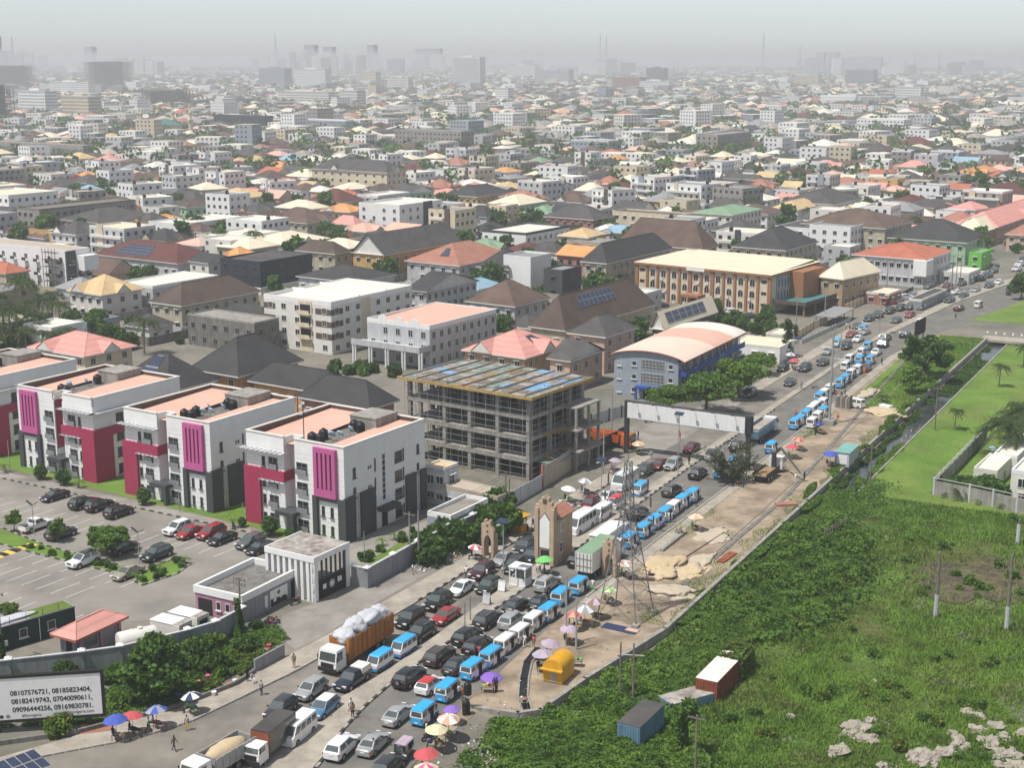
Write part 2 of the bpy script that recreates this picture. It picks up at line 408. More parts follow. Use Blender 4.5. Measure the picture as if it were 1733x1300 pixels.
strip("road",T_LK,T_ML,62,640,0.012,"asphalt_dusty","dusty carriageway on the gated estate's side")
strip("road",T_MR,T_RK,62,640,0.012,"asphalt","carriageway on the side of the grass field")
median=strip("median",T_ML,T_MR,62,640,0.16,"pavement","raised paved median between the carriageways",thick=0.2,oa=.02,ob_=-.3)
strip("pavement",T_LI,T_LK,62,216,0.05,"pavement","footway along the estate's side of the road",oa=0,ob_=-.25,thick=.08)
strip("pavement",T_LK,T_LK,262,470,0.05,"pavement","footway beyond the junction",oa=-3.2,ob_=-.25,thick=.08)
strip("dirt_ground",T_RK,lambda s:wl(s)-.1,119.2,352,0.004,"dirt","sandy construction strip beside the road",oa=.0)
strip("dirt_ground",T_RK,lambda s:-67.5,62,119.1,0.004,"dirt","sandy verge at the roadside market")
strip("pavement",T_RK,T_RK,150,345,0.06,"pavement","narrow footway at the edge of the sandy strip",oa=0.1,ob_=1.9,thick=.08)
poly("forecourt",[(1098,778),(1085,745),(1062,725),(1150,700),(1265,662),(1240,700),(1150,752)],0.008,"apron","open forecourt by the junction")
poly("forecourt",[(470,1078),(478,1042),(531,1022),(597,992),(621,995),(717,937),(735,945),(800,928),(650,1013),(545,1078),(500,1100)],0.006,"apron","stained concrete apron in front of the gated entrance")
poly("car_park",[(-160,780),(-160,770),(0,797),(430,900),(600,930),(597,992),(531,1022),(440,1000),(340,1045),(100,1060),(-160,1110)],0.006,"asphalt_park","worn asphalt car park of the apartment estate")
poly("lawn",[(-160,735),(0,760),(240,800),(410,845),(560,890),(580,925),(560,945),(430,893),(0,790),(-160,764)],0.01,"lawn","lawn strip in front of the apartment blocks")
poly("footpath",[(560,890),(700,890),(810,850),(812,868),(717,925),(612,965),(585,960),(575,925)],.008,"apron","paved yard between the nearest block and the estate wall")
poly("lawn",[(622,950),(700,905),(705,912),(628,958)],.02,"lawn","narrow lawn strip behind the estate wall")
poly("soil",[(-120,1250),(0,1238),(175,1235),(330,1195),(430,1122),(492,1082),(470,1050),(400,1045),(318,1082),(203,1110),(0,1135),(-120,1148)],0.012,"concrete_dark","dark soil of the roadside nursery")

# lawn and wild field right of the canal
def bumpy(name,s0,s1,l0,l1,z,mat,label,n=70,amp=.25,seed=1,kind='structure'):
 rs=np.random.RandomState(seed);gx,gy=np.meshgrid(np.linspace(s0,s1,n),np.linspace(l0,l1,n),indexing='ij')
 hz=np.zeros_like(gx)
 for k in range(14):
  a,b,ph=rs.uniform(-.5,.5),rs.uniform(-.5,.5),rs.uniform(0,6.3);hz+= np.sin(gx*a +gy*b +ph)
 hz=np.abs(hz)/14*3*amp
 mb=MB()
 for i in range(n):
  for j in range(n):mb.v.append((*W(gx[i,j],gy[i,j]),z +float(hz[i,j])))
 for i in range(n -1):
  for j in range(n -1):mb.f.append((i*n +j,i*n +j +1,(i +1)*n +j +1,(i +1)*n +j));mb.m.append(0)
 return struct(name,mb.mesh(name,mat,smooth=True),label,kind)
bumpy("field",62,213.8,-58.4,130,FZ -.02,"field","overgrown field of rough grass",80,.1)
bumpy("field",62,118.8,-63,-58.5,FZ -.02,"field","littered hollow below the roadside wall",30,.08)
bumpy("lawn",214.2,351.5,-53.6,130,FZ +.02,"lawn","mown lawn on the far bank of the canal",60,.05)
strip("lawn",T_RK,lambda s:-58.8,268,351,0.02,"lawn","grass bank between the road and the canal",oa=2.6)
poly("lawn",[(1642,542),(1700,521),(1733,509),(1900,455),(1900,560),(1733,548)],.015,"lawn","grass verge beyond the canal bridge")
mb=MB();mb.face([(*W(214,-57.8),-1.1),(*W(214,-53.8),-1.1),(*W(352,-53.8),-1.1),(*W(352,-57.8),-1.1)])
struct("water",mb.mesh("water","water"),"dark slow water in the canal")

# kerbs: block by block where the photograph shows the blocks
kb_l=MB().box(-.14,-.46,0,.14,.46,.2).mesh("kerb_block","kerb");kb_d=MB().box(-.14,-.46,0,.14,.46,.2).mesh("kerb_block","kerb_black")
def kerb(tab,s0,s1,off,alt,parent,step=1.0,z=0.0):
 s=s0;i=0
 while s < s1:
  a=W(s,li(tab,s)+off);b=W(s +step,li(tab,s +step)+off)
  az=math.atan2(b[0]-a[0],b[1]-a[1])
  me=kb_d if (alt and (i % 2)) else kb_l
  ob("kerb_block",me,parent,((a[0]+b[0])/2,(a[1]+b[1])/2,z +rnd.uniform(-.02,.01)),-az +rnd.uniform(-.03,.03))
  s+= step;i+= 1
kerb(T_MR,88,258,-.15,True,median);kerb(T_ML,150,240,.1,False,median,1.0)
lk=strip("kerb",T_LK,T_LK,80,82,0.05,"kerb","kerb of the estate-side carriageway",oa=-.2,ob_=0)
kerb(T_LK,82,140,-.14,False,lk);kerb(T_LK,140,212,-.14,True,lk)
rk=strip("kerb",T_RK,T_RK,150,152,0.05,"kerb","kerb along the sandy strip",oa=0,ob_=.2)
kerb(T_RK,152,262,.1,False,rk)

# trench covers, retaining wall and canal edges
def wallrun(name,label,pts,th,z0,z1,mat,cap=None,parent=None,capmat="white",kind=None):
 mb=MB()
 for (x0,y0),(x1,y1) in zip(pts,pts[1:]):
  d=Vector((x1 -x0,y1 -y0));L=d.length;d /= L;nx,ny=-d.y*th/2,d.x*th/2
  e=th*.3
  mb.prism([(x0 -d.x*e -nx,y0 -d.y*e -ny),(x1 +d.x*e -nx,y1 +d.y*e -ny),(x1 +d.x*e +nx,y1 +d.y*e +ny),(x0 -d.x*e +nx,y0 -d.y*e +ny)],z0,z1)
 o=ob(name,mb.mesh(name,mat));tag(o,label,"wall")
 return o
rw=[g(797,1199),W(119.2,-63.5),W(121,-61.8),W(130,-61.0),W(137,-60),W(147,-58.6),W(200,-58.6),W(280,-58.6),W(351,-58.6)]
wallrun("retaining_wall","long weathered concrete wall edging the sandy strip above the field",rw,.5,-2.6,.3,"concrete")
wallrun("canal_wall","low pale concrete edge along the mown bank of the canal",[W(214,-53.6),W(352,-53.6)],.3,-2.6,FZ +.18,"concrete")
dr=MB().box(-.28,-1.2,0,.28,1.2,.09).mesh("trench_cover","concrete_dark")
tr=thing("covered_trench","straight line of concrete trench slabs through the sand","trench",(*W(238,-62.6),0.0),-RA)
sA=158.0
while sA < 316:
 l=-62.1 if sA < 205 else -62.1-(sA -205)*.072
 a=SL(0,0);x=l +62.6;y=sA -238
 ob("slab",dr,tr,(x,y,0.02),rnd.uniform(-.03,.03));sA+= 2.5
tb=MB().box(-.2,-79,0,-.08,79,.12);ob("trench_kerb",tb.mesh("trench_kerb","kerb"),tr,(-1.3,0,.0),.02)

# car park markings and kerb
cp=[o for o in bpy.data.objects if o.name.startswith("car_park")][0]
def line(p,q,w,z,mat,parent,name="parking_line"):
 a=Vector(g(*p));b=Vector(g(*q));d=(b -a).normalized()*w/2;n=Vector((-d.y,d.x))
 ob(name,MB().face([(*(a -n),z),(*(b -n),z),(*(b +n),z),(*(a +n),z)]).mesh(name,mat),parent)
u122,u32=Vector(dirv(121.5)),Vector(dirv(32.4))
def bays(p0,n,pitch,L):
 a0=Vector(g(*p0))
 for i in range(n):
  a=a0 +u122*pitch*i;b=a +u32*L;nn=u122*.06
  ob("parking_line",MB().face([(*(a -nn),.012),(*(a +nn),.012),(*(b +nn),.012),(*(b -nn),.012)]).mesh("parking_line","white_line"),cp)
bays((-40,858),15,2.75,5.0);bays((286,925),4,2.75,5.0)
bays((-60,925),12,2.75,4.9);bays((-60,965),8,2.75,4.8);bays((-90,1010),11,2.75,4.8)
ck=struct("kerb",MB().face([(*g(-100,786),.02),(*g(-100,788),.02),(*g(-99,788),.02)]).mesh("kerb","kerb"),"kerb of the car park")
a0=Vector(g(-100,787.5));b0=Vector(g(425,903));n=int((b0 -a0).length/.9);dd=(b0 -a0)/n
for i in range(n):
 p=a0 +dd*(i +.5);ob("kerb_block",kb_d if i % 2 else kb_l,ck,(p.x,p.y,0),-math.atan2(dd.x,dd.y),scale=(1,.95,.9))
poly("footpath",[(-100,778),(0,797),(425,893),(424,902),(0,808),(-100,787)],.03,"apron","path between the lawn and the car park")
# striped speed hump
sh=struct("speed_hump",MB().face([(*g(-80,945),.014),(*g(-80,946),.014),(*g(-79,946),.014)]).mesh("speed_hump","yellow_line"),"yellow and black speed hump across the car park lane")
a0=Vector(g(-70,965));
for i in range(13):
 p=a0 +u32*(i*.95);mbh=MB()
 mbh.loft([[(0,-.95,0),(0,-.5,.07),(0,.5,.07),(0,.95,0)],[(.9,-.95,0),(.9,-.5,.07),(.9,.5,.07),(.9,.95,0)]],0,True,False)
 ob("hump_block",mbh.mesh("hump_block","dark" if i % 2 else "yellow_line"),sh,(p.x +0,p.y,.01),R(90-32.4))
# planted islands in the car park
for pts,nm in (([(-60,888),(0,893),(80,925),(200,957),(243,967),(225,977),(170,965),(60,938),(-60,905)],"planting strip between the parking rows"),
    ([(228,985),(243,968),(290,948),(322,955),(300,972),(240,992)],"planted island at the end of the parking row")):
 poly("planting_bed",pts,.03,"lawn",nm)
 P=[Vector(g(*p)) for p in pts];P.append(P[0]);k=0
 bed=bpy.data.objects[[o.name for o in bpy.data.objects if o.name.startswith("planting_bed")][-1]]
 for a,b in zip(P,P[1:]):
  L=(b -a).length;m_=max(1,int(L/.9))
  for i in range(m_):
   p=a +(b -a)*((i +.5)/m_);ob("kerb_block",kb_d if k % 2 else kb_l,bed,(p.x,p.y,0),-math.atan2(b.x -a.x,b.y -a.y),scale=(.8,.9,.8));k+= 1

# ================================================================== buildings: helpers
WIN={}
def win(w,h,style="plain",fr="frame"):
 """(frame mesh, pane mesh); the wall plane is y=0, the window looks to -y, origin at its bottom centre"""
 k=(round(w,2),round(h,2),style,fr)
 if k in WIN:return WIN[k]
 a=MB();b=MB();t=.07;x=w/2
 if style == "arch":
  arc=[(x*math.cos(math.pi*i/8),h -x +x*math.sin(math.pi*i/8)) for i in range(9)]
  pts=[(-x,0),(x,0)]+arc
  b.face([(px,-.02,pz) for px,pz in pts])
  for (x0,z0),(x1,z1) in zip(pts[1:] ,pts[2:]+pts[:1]):
   a.tube((x0,-.04,z0),(x1,-.04,z1),.06,n=4)
  a.box(-x -.05,-.08,-.08,x +.05,.0,0);a.box(-.03,-.05,0,.03,-.015,h)
 else:
  b.face([(-x,-.02,0),(x,-.02,0),(x,-.02,h),(-x,-.02,h)])
  for (x0,z0,x1,z1) in ((-x,0,x,t),(-x,h -t,x,h),(-x,t,-x +t,h -t),(x -t,t,x,h -t)):a.box(x0,-.06,z0,x1,0.0,z1)
  if w > 1.0:a.box(-.03,-.05,t,.03,-.01,h -t)
  if h > 1.3:a.box(-x +t,-.048,h*.55,x -t,-.012,h*.55+.05)
  if style == "sill":a.box(-x -.12,-.22,-.12,x +.12,0,-.003)
  if style == "hood":a.box(-x -.15,-.3,h +.05,x +.15,0,h +.15);a.box(-x -.1,-.12,-.12,x +.1,0,-.003)
  if style == "rail":a.box(-x,-.35,0,x,-.3,.75);a.box(-x,-.35,-.08,x,0,0)
 r=(a.mesh("window",fr),b.mesh("pane","glass"));WIN[k]=r
 return r
WJ={}
def winj(w,h,style="plain",fr="frame"):
 """window with its pane in one mesh, for buildings farther off"""
 k=(w,h,style,fr)
 if k not in WJ:
  a,b=MB(),0;x=w/2
  a.face([(-x,-.03,0),(x,-.03,0),(x,-.03,h),(-x,-.03,h)],1)
  t=.09
  for (x0,z0,x1,z1) in ((-x,-t,x,0),(-x,h,x,h +t),(-x -t,-t,-x,h +t),(x,-t,x +t,h +t)):a.box(x0,-.09,z0,x1,0,z1,0)
  if w > 1.0:a.box(-.035,-.07,0,.035,-.02,h,0)
  if style == "hood":a.box(-x -.2,-.5,h +.12,x +.2,0,h +.22,0)
  if style == "balc":a.box(-x -.3,-1.0,-.75,x +.3,0,-.6,0);a.box(-x -.3,-1.0,-.6,x +.3,-.94,.25,1);a.box(-x -.3,-1.02,.25,x +.3,-.92,.33,0)
  WJ[k]=a.mesh("window",[fr,"glass"])
 return WJ[k]
def foot(N,Lx,Rx,z,az):
 """eave corner pixel N at height z, pixel columns of the left and right corners -> base corner, width, depth"""
 n=g(*N,z);fd=dirv(az -90);sd=dirv(az)
 def reach(d,px):
  lo,hi=0.2,260.0
  s=1 if px > N[0] else -1
  for _ in range(50):
   m=(lo +hi)/2;X=pr(n[0]+d[0]*m,n[1]+d[1]*m,z)[0]
   if (X -px)*s < 0:lo=m
   else:hi=m
  return lo
 return n,reach(fd,Lx),reach(sd,Rx)
FOOT=[]                              # (X, Y, az, x0, x1, y0, y1) of everything built, so that filler stays clear
def roof_mesh(kind,x0,x1,y0,y1,z,h,mat,trim="offwhite",o=.0):
 mb=MB();x0 -= o;x1+= o;y0 -= o;y1+= o;W_,D_=x1 -x0,y1 -y0
 if kind == "hip" or kind == "hipg":
  if W_ >= D_:
   e=min(D_/2,W_*.46);ym=(y0 +y1)/2;A,B=(x0 +e,ym,z +h),(x1 -e,ym,z +h)
   mb.face([(x0,y0,z),(x1,y0,z),B,A]);mb.face([(x1,y1,z),(x0,y1,z),A,B]);mb.face([(x1,y0,z),(x1,y1,z),B]);mb.face([(x0,y1,z),(x0,y0,z),A])
  else:
   e=min(W_/2,D_*.46);xm=(x0 +x1)/2;A,B=(xm,y0 +e,z +h),(xm,y1 -e,z +h)
   mb.face([(x1,y0,z),(x1,y1,z),B,A]);mb.face([(x0,y1,z),(x0,y0,z),A,B]);mb.face([(x0,y0,z),(x1,y0,z),A]);mb.face([(x1,y1,z),(x0,y1,z),B])
  mb.box(x0,y0,z -.28,x1,y1,z -.003,1)
  mb.tube(A,B,.12,n=4)
  for c in ((x0,y0,z),(x1,y0,z),(x1,y1,z),(x0,y1,z)):
   q=A if (Vector(c)-Vector(A)).length < (Vector(c)-Vector(B)).length else B
   mb.tube(c,q,.09,n=4)
  if kind == "hipg":
   for ax in (0,1):
    if ax == 0:cx,gw=x0 +W_*.32,min(5.5,W_*.34)
    else:cx,gw=y0 +D_*.5,min(5.5,D_*.34)
    hh=min(h*.62,gw*.45);dpt=(W_ if ax else D_)*.3
    if ax == 0:P=lambda u,d,zz:(cx +u,y0 -.35+d,zz)
    else:P=lambda u,d,zz:(x1 +.35-d,cx +u,zz)
    a,b,c=P(-gw/2,0,z +.02),P(gw/2,0,z +.02),P(0,0,z +hh);a2,b2,c2=P(-gw/2,dpt,z +.02),P(gw/2,dpt,z +.02),P(0,dpt +1.2,z +hh)
    mb.face([a,c,c2,a2]);mb.face([c,b,b2,c2]);mb.face([P(-gw/2+.3,.12,z +.05),P(gw/2-.3,.12,z +.05),P(0,.12,z +hh -.15)],1)
 elif kind == "gable":           # ridge along y
  xm=(x0 +x1)/2
  mb.face([(x1,y0,z),(x1,y1,z),(xm,y1,z +h),(xm,y0,z +h)]);mb.face([(x0,y1,z),(x0,y0,z),(xm,y0,z +h),(xm,y1,z +h)])
  for yy in (y0 +o,y1 -o):mb.face([(x0 +o,yy,z),(x1 -o,yy,z),(xm,yy,z +h -.1)],1)
  mb.box(x0,y0,z -.2,x1,y1,z -.003,1)
 elif kind == "gablex":          # ridge along x
  ym=(y0 +y1)/2
  mb.face([(x0,y0,z),(x1,y0,z),(x1,ym,z +h),(x0,ym,z +h)]);mb.face([(x1,y1,z),(x0,y1,z),(x0,ym,z +h),(x1,ym,z +h)])
  for xx in (x0 +o,x1 -o):mb.face([(xx,y0 +o,z),(xx,y1 -o,z),(xx,ym,z +h -.1)],1)
  mb.box(x0,y0,z -.2,x1,y1,z -.003,1)
 elif kind == "flat":
  t=.25;pz=z;dz=z -max(h,.3)
  mb.face([(x0 +t,y0 +t,dz),(x1 -t,y0 +t,dz),(x1 -t,y1 -t,dz),(x0 +t,y1 -t,dz)],0)
  for (a,b,c,d) in ((x0,y0,x1,y0 +t),(x0,y1 -t,x1,y1),(x0,y0 +t,x0 +t,y1 -t),(x1 -t,y0 +t,x1,y1 -t)):mb.box(a,b,dz -.2,c,d,pz,1)
 elif kind == "slope":           # shallow sheet behind a parapet
  t=.25;dz=z -max(h,.4)
  mb.face([(x0 +t,y0 +t,dz),(x1 -t,y0 +t,dz),(x1 -t,y1 -t,z -.1),(x0 +t,y1 -t,z -.1)],0)
  for (a,b,c,d) in ((x0,y0,x1,y0 +t),(x0,y1 -t,x1,y1),(x0,y0 +t,x0 +t,y1 -t),(x1 -t,y0 +t,x1,y1 -t)):mb.box(a,b,dz -.2,c,d,z,1)
 return mb.mesh("roof",[mat,trim])
def solar_panel(parent,a,b,c,d,nx,ny,u0,u1,v0,v1,off=.12):
 """a grid of panels on the roof slope a-b-c-d, each one a part"""
 for i in range(nx):
  for j in range(ny):
   du=(u1 -u0)/nx;dv=(v1 -v0)/ny;mb=MB();fu,fv=.04*du,.04*dv
   inset(mb,a,b,c,d,u0 +i*du,u0 +(i +.97)*du,v0 +j*dv,v0 +(j +.97)*dv,off,1)
   inset(mb,a,b,c,d,u0 +i*du +fu,u0 +(i +.93)*du,v0 +j*dv +fv,v0 +(j +.93)*dv,off +.012,0)
   ob("solar_panel",mb.mesh("solar_panel",["solar","solar_frame"]),parent)
def bld(name,label,cat,N,Lx,Rx,z,roof="hip",h=4.0,rmat="r_dark",wall="cream",floors=2,az=34.0,ov=.6,ncf=None,ncr=None,ww=1.2,wh=1.3,
  style="hood",group=None,trim="offwhite",fr="frame",solar=None,base=0.0,winz=None,corner=None,bands=None):
 n,a,b=foot(N,Lx,Rx,z,az)
 root=thing(name,label,cat,(n[0],n[1],base),-R(az),group)
 o=ov if roof in ("hip","gable","gablex","hipg") else 0.0
 a=max(a,3.5);b=max(b,3.5)
 x0,x1,y0,y1=-a +o,-o,o,b -o
 zz=z -base
 FOOT.append((n[0],n[1],az,-a,0,0,b))
 wz=zz -(max(h,.4)+.19 if roof in ("flat","slope") else .27)
 wb=MB().box(x0 +.01,y0 +.01,0,x1 -.01,y1 -.01,wz,0)
 ob("wall",wb.mesh("wall",wall),root)
 ro=ob("roof",roof_mesh(roof,x0,x1,y0,y1,zz,h,rmat,trim,o),root)
 if floors:
  top=zz -(.9 if roof in ("flat","slope") else .3)
  fh=top/floors;me=winj(ww,wh,style,fr)
  ncf=max(1,int((x1 -x0)/3.3)) if ncf is None else ncf;ncr=max(1,int((y1 -y0)/3.3)) if ncr is None else ncr
  for f in range(floors):
   zc=f*fh +(fh -wh)*.5
   for i in range(ncf):
    if rnd.random()< .06:continue
    ob("window",me,root,(x0 +(x1 -x0)*(i +.5)/ncf,y0 +.01,zc),0)
   for i in range(ncr):
    if rnd.random()< .06:continue
    ob("window",me,root,(x1 -.01,y0 +(y1 -y0)*(i +.5)/ncr,zc),R(90))
  if bands:
   for f in range(1,floors):
    bb=MB();zb=f*fh;bb.box(x0 -.06,y0 -.06,zb -.12,x1 +.06,y0 +.009,zb +.12);bb.box(x1 -.009,y0 +.009,zb -.12,x1 +.06,y1,zb +.12)
    ob("floor_band",bb.mesh("floor_band",bands),root)
 if solar and roof in ("hip","hipg","gable","gablex"):
  X0,X1,Y0,Y1=-a,0,0,b;W_,D_=a,b
  face,nx,ny,u0,u1,v0,v1=solar
  if face == "f":
   if W_ >= D_:e=min(D_/2,W_*.46);q=((X0,Y0,zz),(X1,Y0,zz),(X1 -e,(Y0 +Y1)/2,zz +h),(X0 +e,(Y0 +Y1)/2,zz +h))
   else:e=min(W_/2,D_*.46);q=((X0,Y0,zz),(X1,Y0,zz),((X0 +X1)/2+.01,Y0 +e,zz +h),((X0 +X1)/2-.01,Y0 +e,zz +h))
   if roof == "gablex":q=((X0,Y0,zz),(X1,Y0,zz),(X1,(Y0 +Y1)/2,zz +h),(X0,(Y0 +Y1)/2,zz +h))
  else:
   if W_ >= D_:e=min(D_/2,W_*.46);q=((X1,Y0,zz),(X1,Y1,zz),(X1 -e,(Y0 +Y1)/2+.01,zz +h),(X1 -e,(Y0 +Y1)/2-.01,zz +h))
   else:e=min(W_/2,D_*.46);q=((X1,Y0,zz),(X1,Y1,zz),((X0 +X1)/2,Y1 -e,zz +h),((X0 +X1)/2,Y0 +e,zz +h))
   if roof == "gable":q=((X1,Y0,zz),(X1,Y1,zz),((X0 +X1)/2,Y1,zz +h),((X0 +X1)/2,Y0,zz +h))
  solar_panel(ro,*q,nx,ny,u0,u1,v0,v1)
 return root,a,b
def box_part(name,root,mat,*boxes):
 mb=MB()
 for b in boxes:mb.box(*b)
 return ob(name,mb.mesh(name,mat),root)

# small rooftop things
def tank_mesh():
 mb=MB();n=14;prof=[(.58,0),(.6,.05),(.6,.3),(.56,.33),(.6,.37),(.6,.68),(.56,.71),(.6,.75),(.6,1.05),(.5,1.25),(.22,1.36),(.22,1.46),(.02,1.47)]
 mb.loft([[(r*math.cos(2*math.pi*k/n),r*math.sin(2*math.pi*k/n),z) for k in range(n)] for r,z in prof]);return mb.mesh("water_tank","tank",angle=50)
TANK=tank_mesh()
def dish_parts():
 mb=MB();n=14
 mb.loft([[(r*math.cos(2*math.pi*k/n),r*math.sin(2*math.pi*k/n),.16*(r/.55) ** 2) for k in range(n)] for r in (.03,.3,.55)],caps=True)
 me=mb.mesh("reflector","dish",smooth=True)
 mt=MB().tube((0,0,0),(0,0,.75),.035).tube((0,0,.75),(0,-.12,.9),.03).tube((0,-.5,1.2),(0,-.15,.9),.012).box(-.04,-.56,1.16,.04,-.48,1.24)
 return me,mt.mesh("mount","steel")
DISH=dish_parts()
def tank(p,label,s=1.0,group="black rooftop water tanks"):
 return tag(ob("water_tank",TANK,None,p,rnd.uniform(0,6),scale=s),label,"water tank",group)
def dish(p,az,label,s=1.0,group="rooftop satellite dishes"):
 t=thing("satellite_dish",label,"satellite dish",p,-R(az),group,scale=s)
 ob("mount",DISH[1],t);ob("reflector",DISH[0],t,(0,-.12,.9),rot=(R(55),0,0));return t
def local(root,x,y,z):
 c,s=math.cos(root.rotation_euler.z),math.sin(root.rotation_euler.z)
 return (root.location.x +c*x -s*y,root.location.y +s*x +c*y,root.location.z +z)

# ================================================================== the four apartment blocks
def apartment(N,mirror,label,which):
 az=32.4;n=g(*N,13.9) if len(N)== 2 else N[:2]
 root=thing("apartment_block",label,"apartment block",(n[0],n[1],0),-R(az),"pink and crimson apartment blocks")
 FOOT.append((n[0],n[1],az,-18,0,0,19))
 WW,DD,HT=18.0,19.0,13.9
 mx=(lambda a,b:(-WW -b,-WW -a)) if mirror else (lambda a,b:(a,b))
 m1=(lambda a:-WW -a) if mirror else (lambda a:a)
 # walls: two wings and the core behind the recess
 wb=MB()
 l0,l1=mx(-18,-10.9);r0,r1=mx(-8.9,0);c0,c1=mx(-10.9,-8.9)
 wb.box(l0,0,0,l1,DD,12.4);wb.box(r0,0,0,r1,DD,12.4);wb.box(c0 +.002,1.9,0,c1 -.002,DD -.01,12.38)
 ob("wall",wb.mesh("wall","white"),root)
 cl=MB()                                             # cladding grooves on the white walls
 for zc in np.arange(1.0,12.4,.72):
  for (a,b) in ((l0,l1),(r0,r1)):cl.box(a +.05,-.012,zc,b -.05,-.002,zc +.03)
 ob("cladding_joint",cl.mesh("cladding_joint","palegrey"),root)["kind"]="stuff"
 pp=MB();t=.25
 for (a,b,c,d) in ((-WW,0,-WW +t,DD),(-t,0,0,DD),(-WW +t,DD -t,-t,DD),(min(l0,l1)+t,0,max(l0,l1),t),(min(r0,r1),0,max(r0,r1)-t,t)):
  pp.box(a,b,12.4,c,d,HT -.14,0);
 pp.box(c0,1.9,12.4,c1,1.9+t,HT -.14)
 for xx in (c0,c1):pp.box(xx -.12,.0+t,12.4,xx +.12,1.9,HT -.14)
 par=ob("parapet",pp.mesh("parapet","white"),root)
 ib=MB()
 for (a,b,c,d) in ((-WW +t,t,-WW +t +.02,DD -t),(-t -.02,t,-t,DD -t),(-WW +t,DD -t -.02,-t,DD -t)):ib.box(a,b,12.45,c,d,HT -.16)
 ob("inner_face",ib.mesh("inner_face","brown_band"),par)
 cc=MB();e=.1
 for (a,b,c,d) in ((-WW -e,-e,-WW +t +e,DD +e),(-t -e,-e,e,DD +e),(-WW +t +e,DD -t -e,-t -e,DD +e),(min(l0,l1)+t +e,-e,max(l0,l1),t +e),(min(r0,r1),-e,max(r0,r1)-t -e,t +e)):cc.box(a,b,HT -.138,c,d,HT)
 ob("coping",cc.mesh("coping","offwhite"),par)
 # roof sheets, valley, stair box
 a,b=mx(-17.6,-9.6);hi,lo=(12.6,13.45) if not mirror else (13.45,12.6)
 rs=MB();rs.face([(a,.5,12.75),(b,.5,12.75),(b,DD -.4,13.25),(a,DD -.4,13.25)])
 a2,b2=mx(-4.9,-.4);rs.face([(a2,.5,12.7),(b2,.5,12.7),(b2,DD -.4,13.2),(a2,DD -.4,13.2)])
 rf=ob("roof",rs.mesh("roof","r_peach"),root)
 ve=MB();v0,v1=mx(-9.6,-4.9);ve.box(v0,2.2,12.41,v1,DD -.4,12.52);ob("valley",ve.mesh("valley","concrete_dark"),rf)
 for xx,zz in ((v0,12.52),(v1,12.52)):
  fs=MB();fs.box(xx -.03,1,12.45,xx +.03,DD -.4,12.74);ob("flashing",fs.mesh("flashing","brown_band"),rf)
 s0,s1=mx(-9.4,-4.6);st=MB();st.box(s0,13.2,12.5,s1,DD -.5,14.3);st.box(s0 -.1,13.1,14.301,s1 +.1,DD -.4,14.45)
 ob("stair_house",st.mesh("stair_house","concrete"),root)
 # crimson L frame on one wing
 p0,p1=mx(-18.35,-15.3);fr=MB();fr.box(p0,-.4,0,p1,3.6,7.2)
 q0,q1=mx(-18.35,-10.7);fr.box(q0,-.4,7.201,q1,7.5 if mirror else 3.6,8.65)
 ob("crimson_frame",fr.mesh("crimson_frame","crimson"),root)
 sx=(-10.9 if not mirror else -7.1);rp=MB();rp.box(min(c0,c1) if mirror else max(c0,c1)-.05,.2,4.3,(min(c0,c1)+.05) if mirror else max(c0,c1)+.02,1.9,HT -.2)
 ob("recess_panel",rp.mesh("recess_panel","crimson"),root)
 # canopies of slats over the crimson wing
 for zc,ext in ((11.35,1.1),(7.0,.75)):
  ca=MB();x0,x1=mx(-18.9,-10.6) if zc > 8 else mx(-15.3,-10.6);ca.box(x0,-ext,zc,x1,0,zc +.08)
  y=-ext
  k=x0 +.3
  while k < x1:ca.box(k,-ext -.25,zc +.081,k +.12,0,zc +.2);k+= .9
  if mirror and zc > 8:ca.box(0,-ext,zc,1.0,7.6,zc +.08)
  ob("canopy",ca.mesh("canopy","palegrey"),root)
 # pink slotted panel and charcoal base on the other wing
 x0,x1=mx(-5.1,-1.2);pk=MB();w_=(x1 -x0);ns=4;sw=.16;gap=w_/(ns +1)
 xs=[x0 +gap*(i +1) for i in range(ns)]
 pk.box(x0,-.55,6.2,x1,-.001,7.3);pk.box(x0,-.55,12.6,x1,-.001,13.3)
 ed=[x0]+[c for x in xs for c in (x -sw,x +sw)]+[x1]
 for i in range(0,len(ed),2):pk.box(ed[i],-.55,7.301,ed[i +1],-.001,12.599)
 pkd=ob("slotted_panel",pk.mesh("slotted_panel","pink"),root)
 ob("slot_back",MB().box(x0 +.1,-.06,7.2,x1 -.1,-.02,12.6).mesh("slot_back","charcoal"),pkd)
 cb_=[(*((lambda q:(q[0],-.5,0,q[1],-.001,6.19))(mx(-5.5,-4.7))),),(*((lambda q:(q[0],-.35,5.6,q[1],-.001,6.19))(mx(-4.7,0))),),(*((lambda q:(q[0],-.35,0,q[1],-.001,5.599))(mx(-1.0,0))),)]
 if not mirror:cb_+= [(.001,-.35,0,.35,2.0,6.5),(.001,3.3,0,.35,6.6,6.5),(.001,14.0,0,.35,16.4,6.3),(.001,17.6,0,.35,19.0,6.3)]
 for q in cb_:box_part("charcoal_base",root,"charcoal",q)
 # entrance in the recess
 e0,e1=mx(-11.6,-8.2);en=MB();en.box(e0,-1.6,2.6,e1,1.0,3.2);en.box(e1 -.5,-1.6,0,e1,-.9,2.599);ob("porch",en.mesh("porch","charcoal"),root)
 ob("door",MB().box(min(e0,e1)+.9,1.8,0,max(e0,e1)-1,1.89,2.4).mesh("door","dark"),root)
 # windows
 def put(w,h,x,zc,style="sill",side=False,fr_="frame_dark"):
  a_,b_=win(w,h,style,"steel" if style == "rail" else fr_)
  o=ob("window",a_,root,(x,-.005,zc -h/2) if not side else (.005,x,zc -h/2),0 if not side else R(90));ob("pane",b_,o)
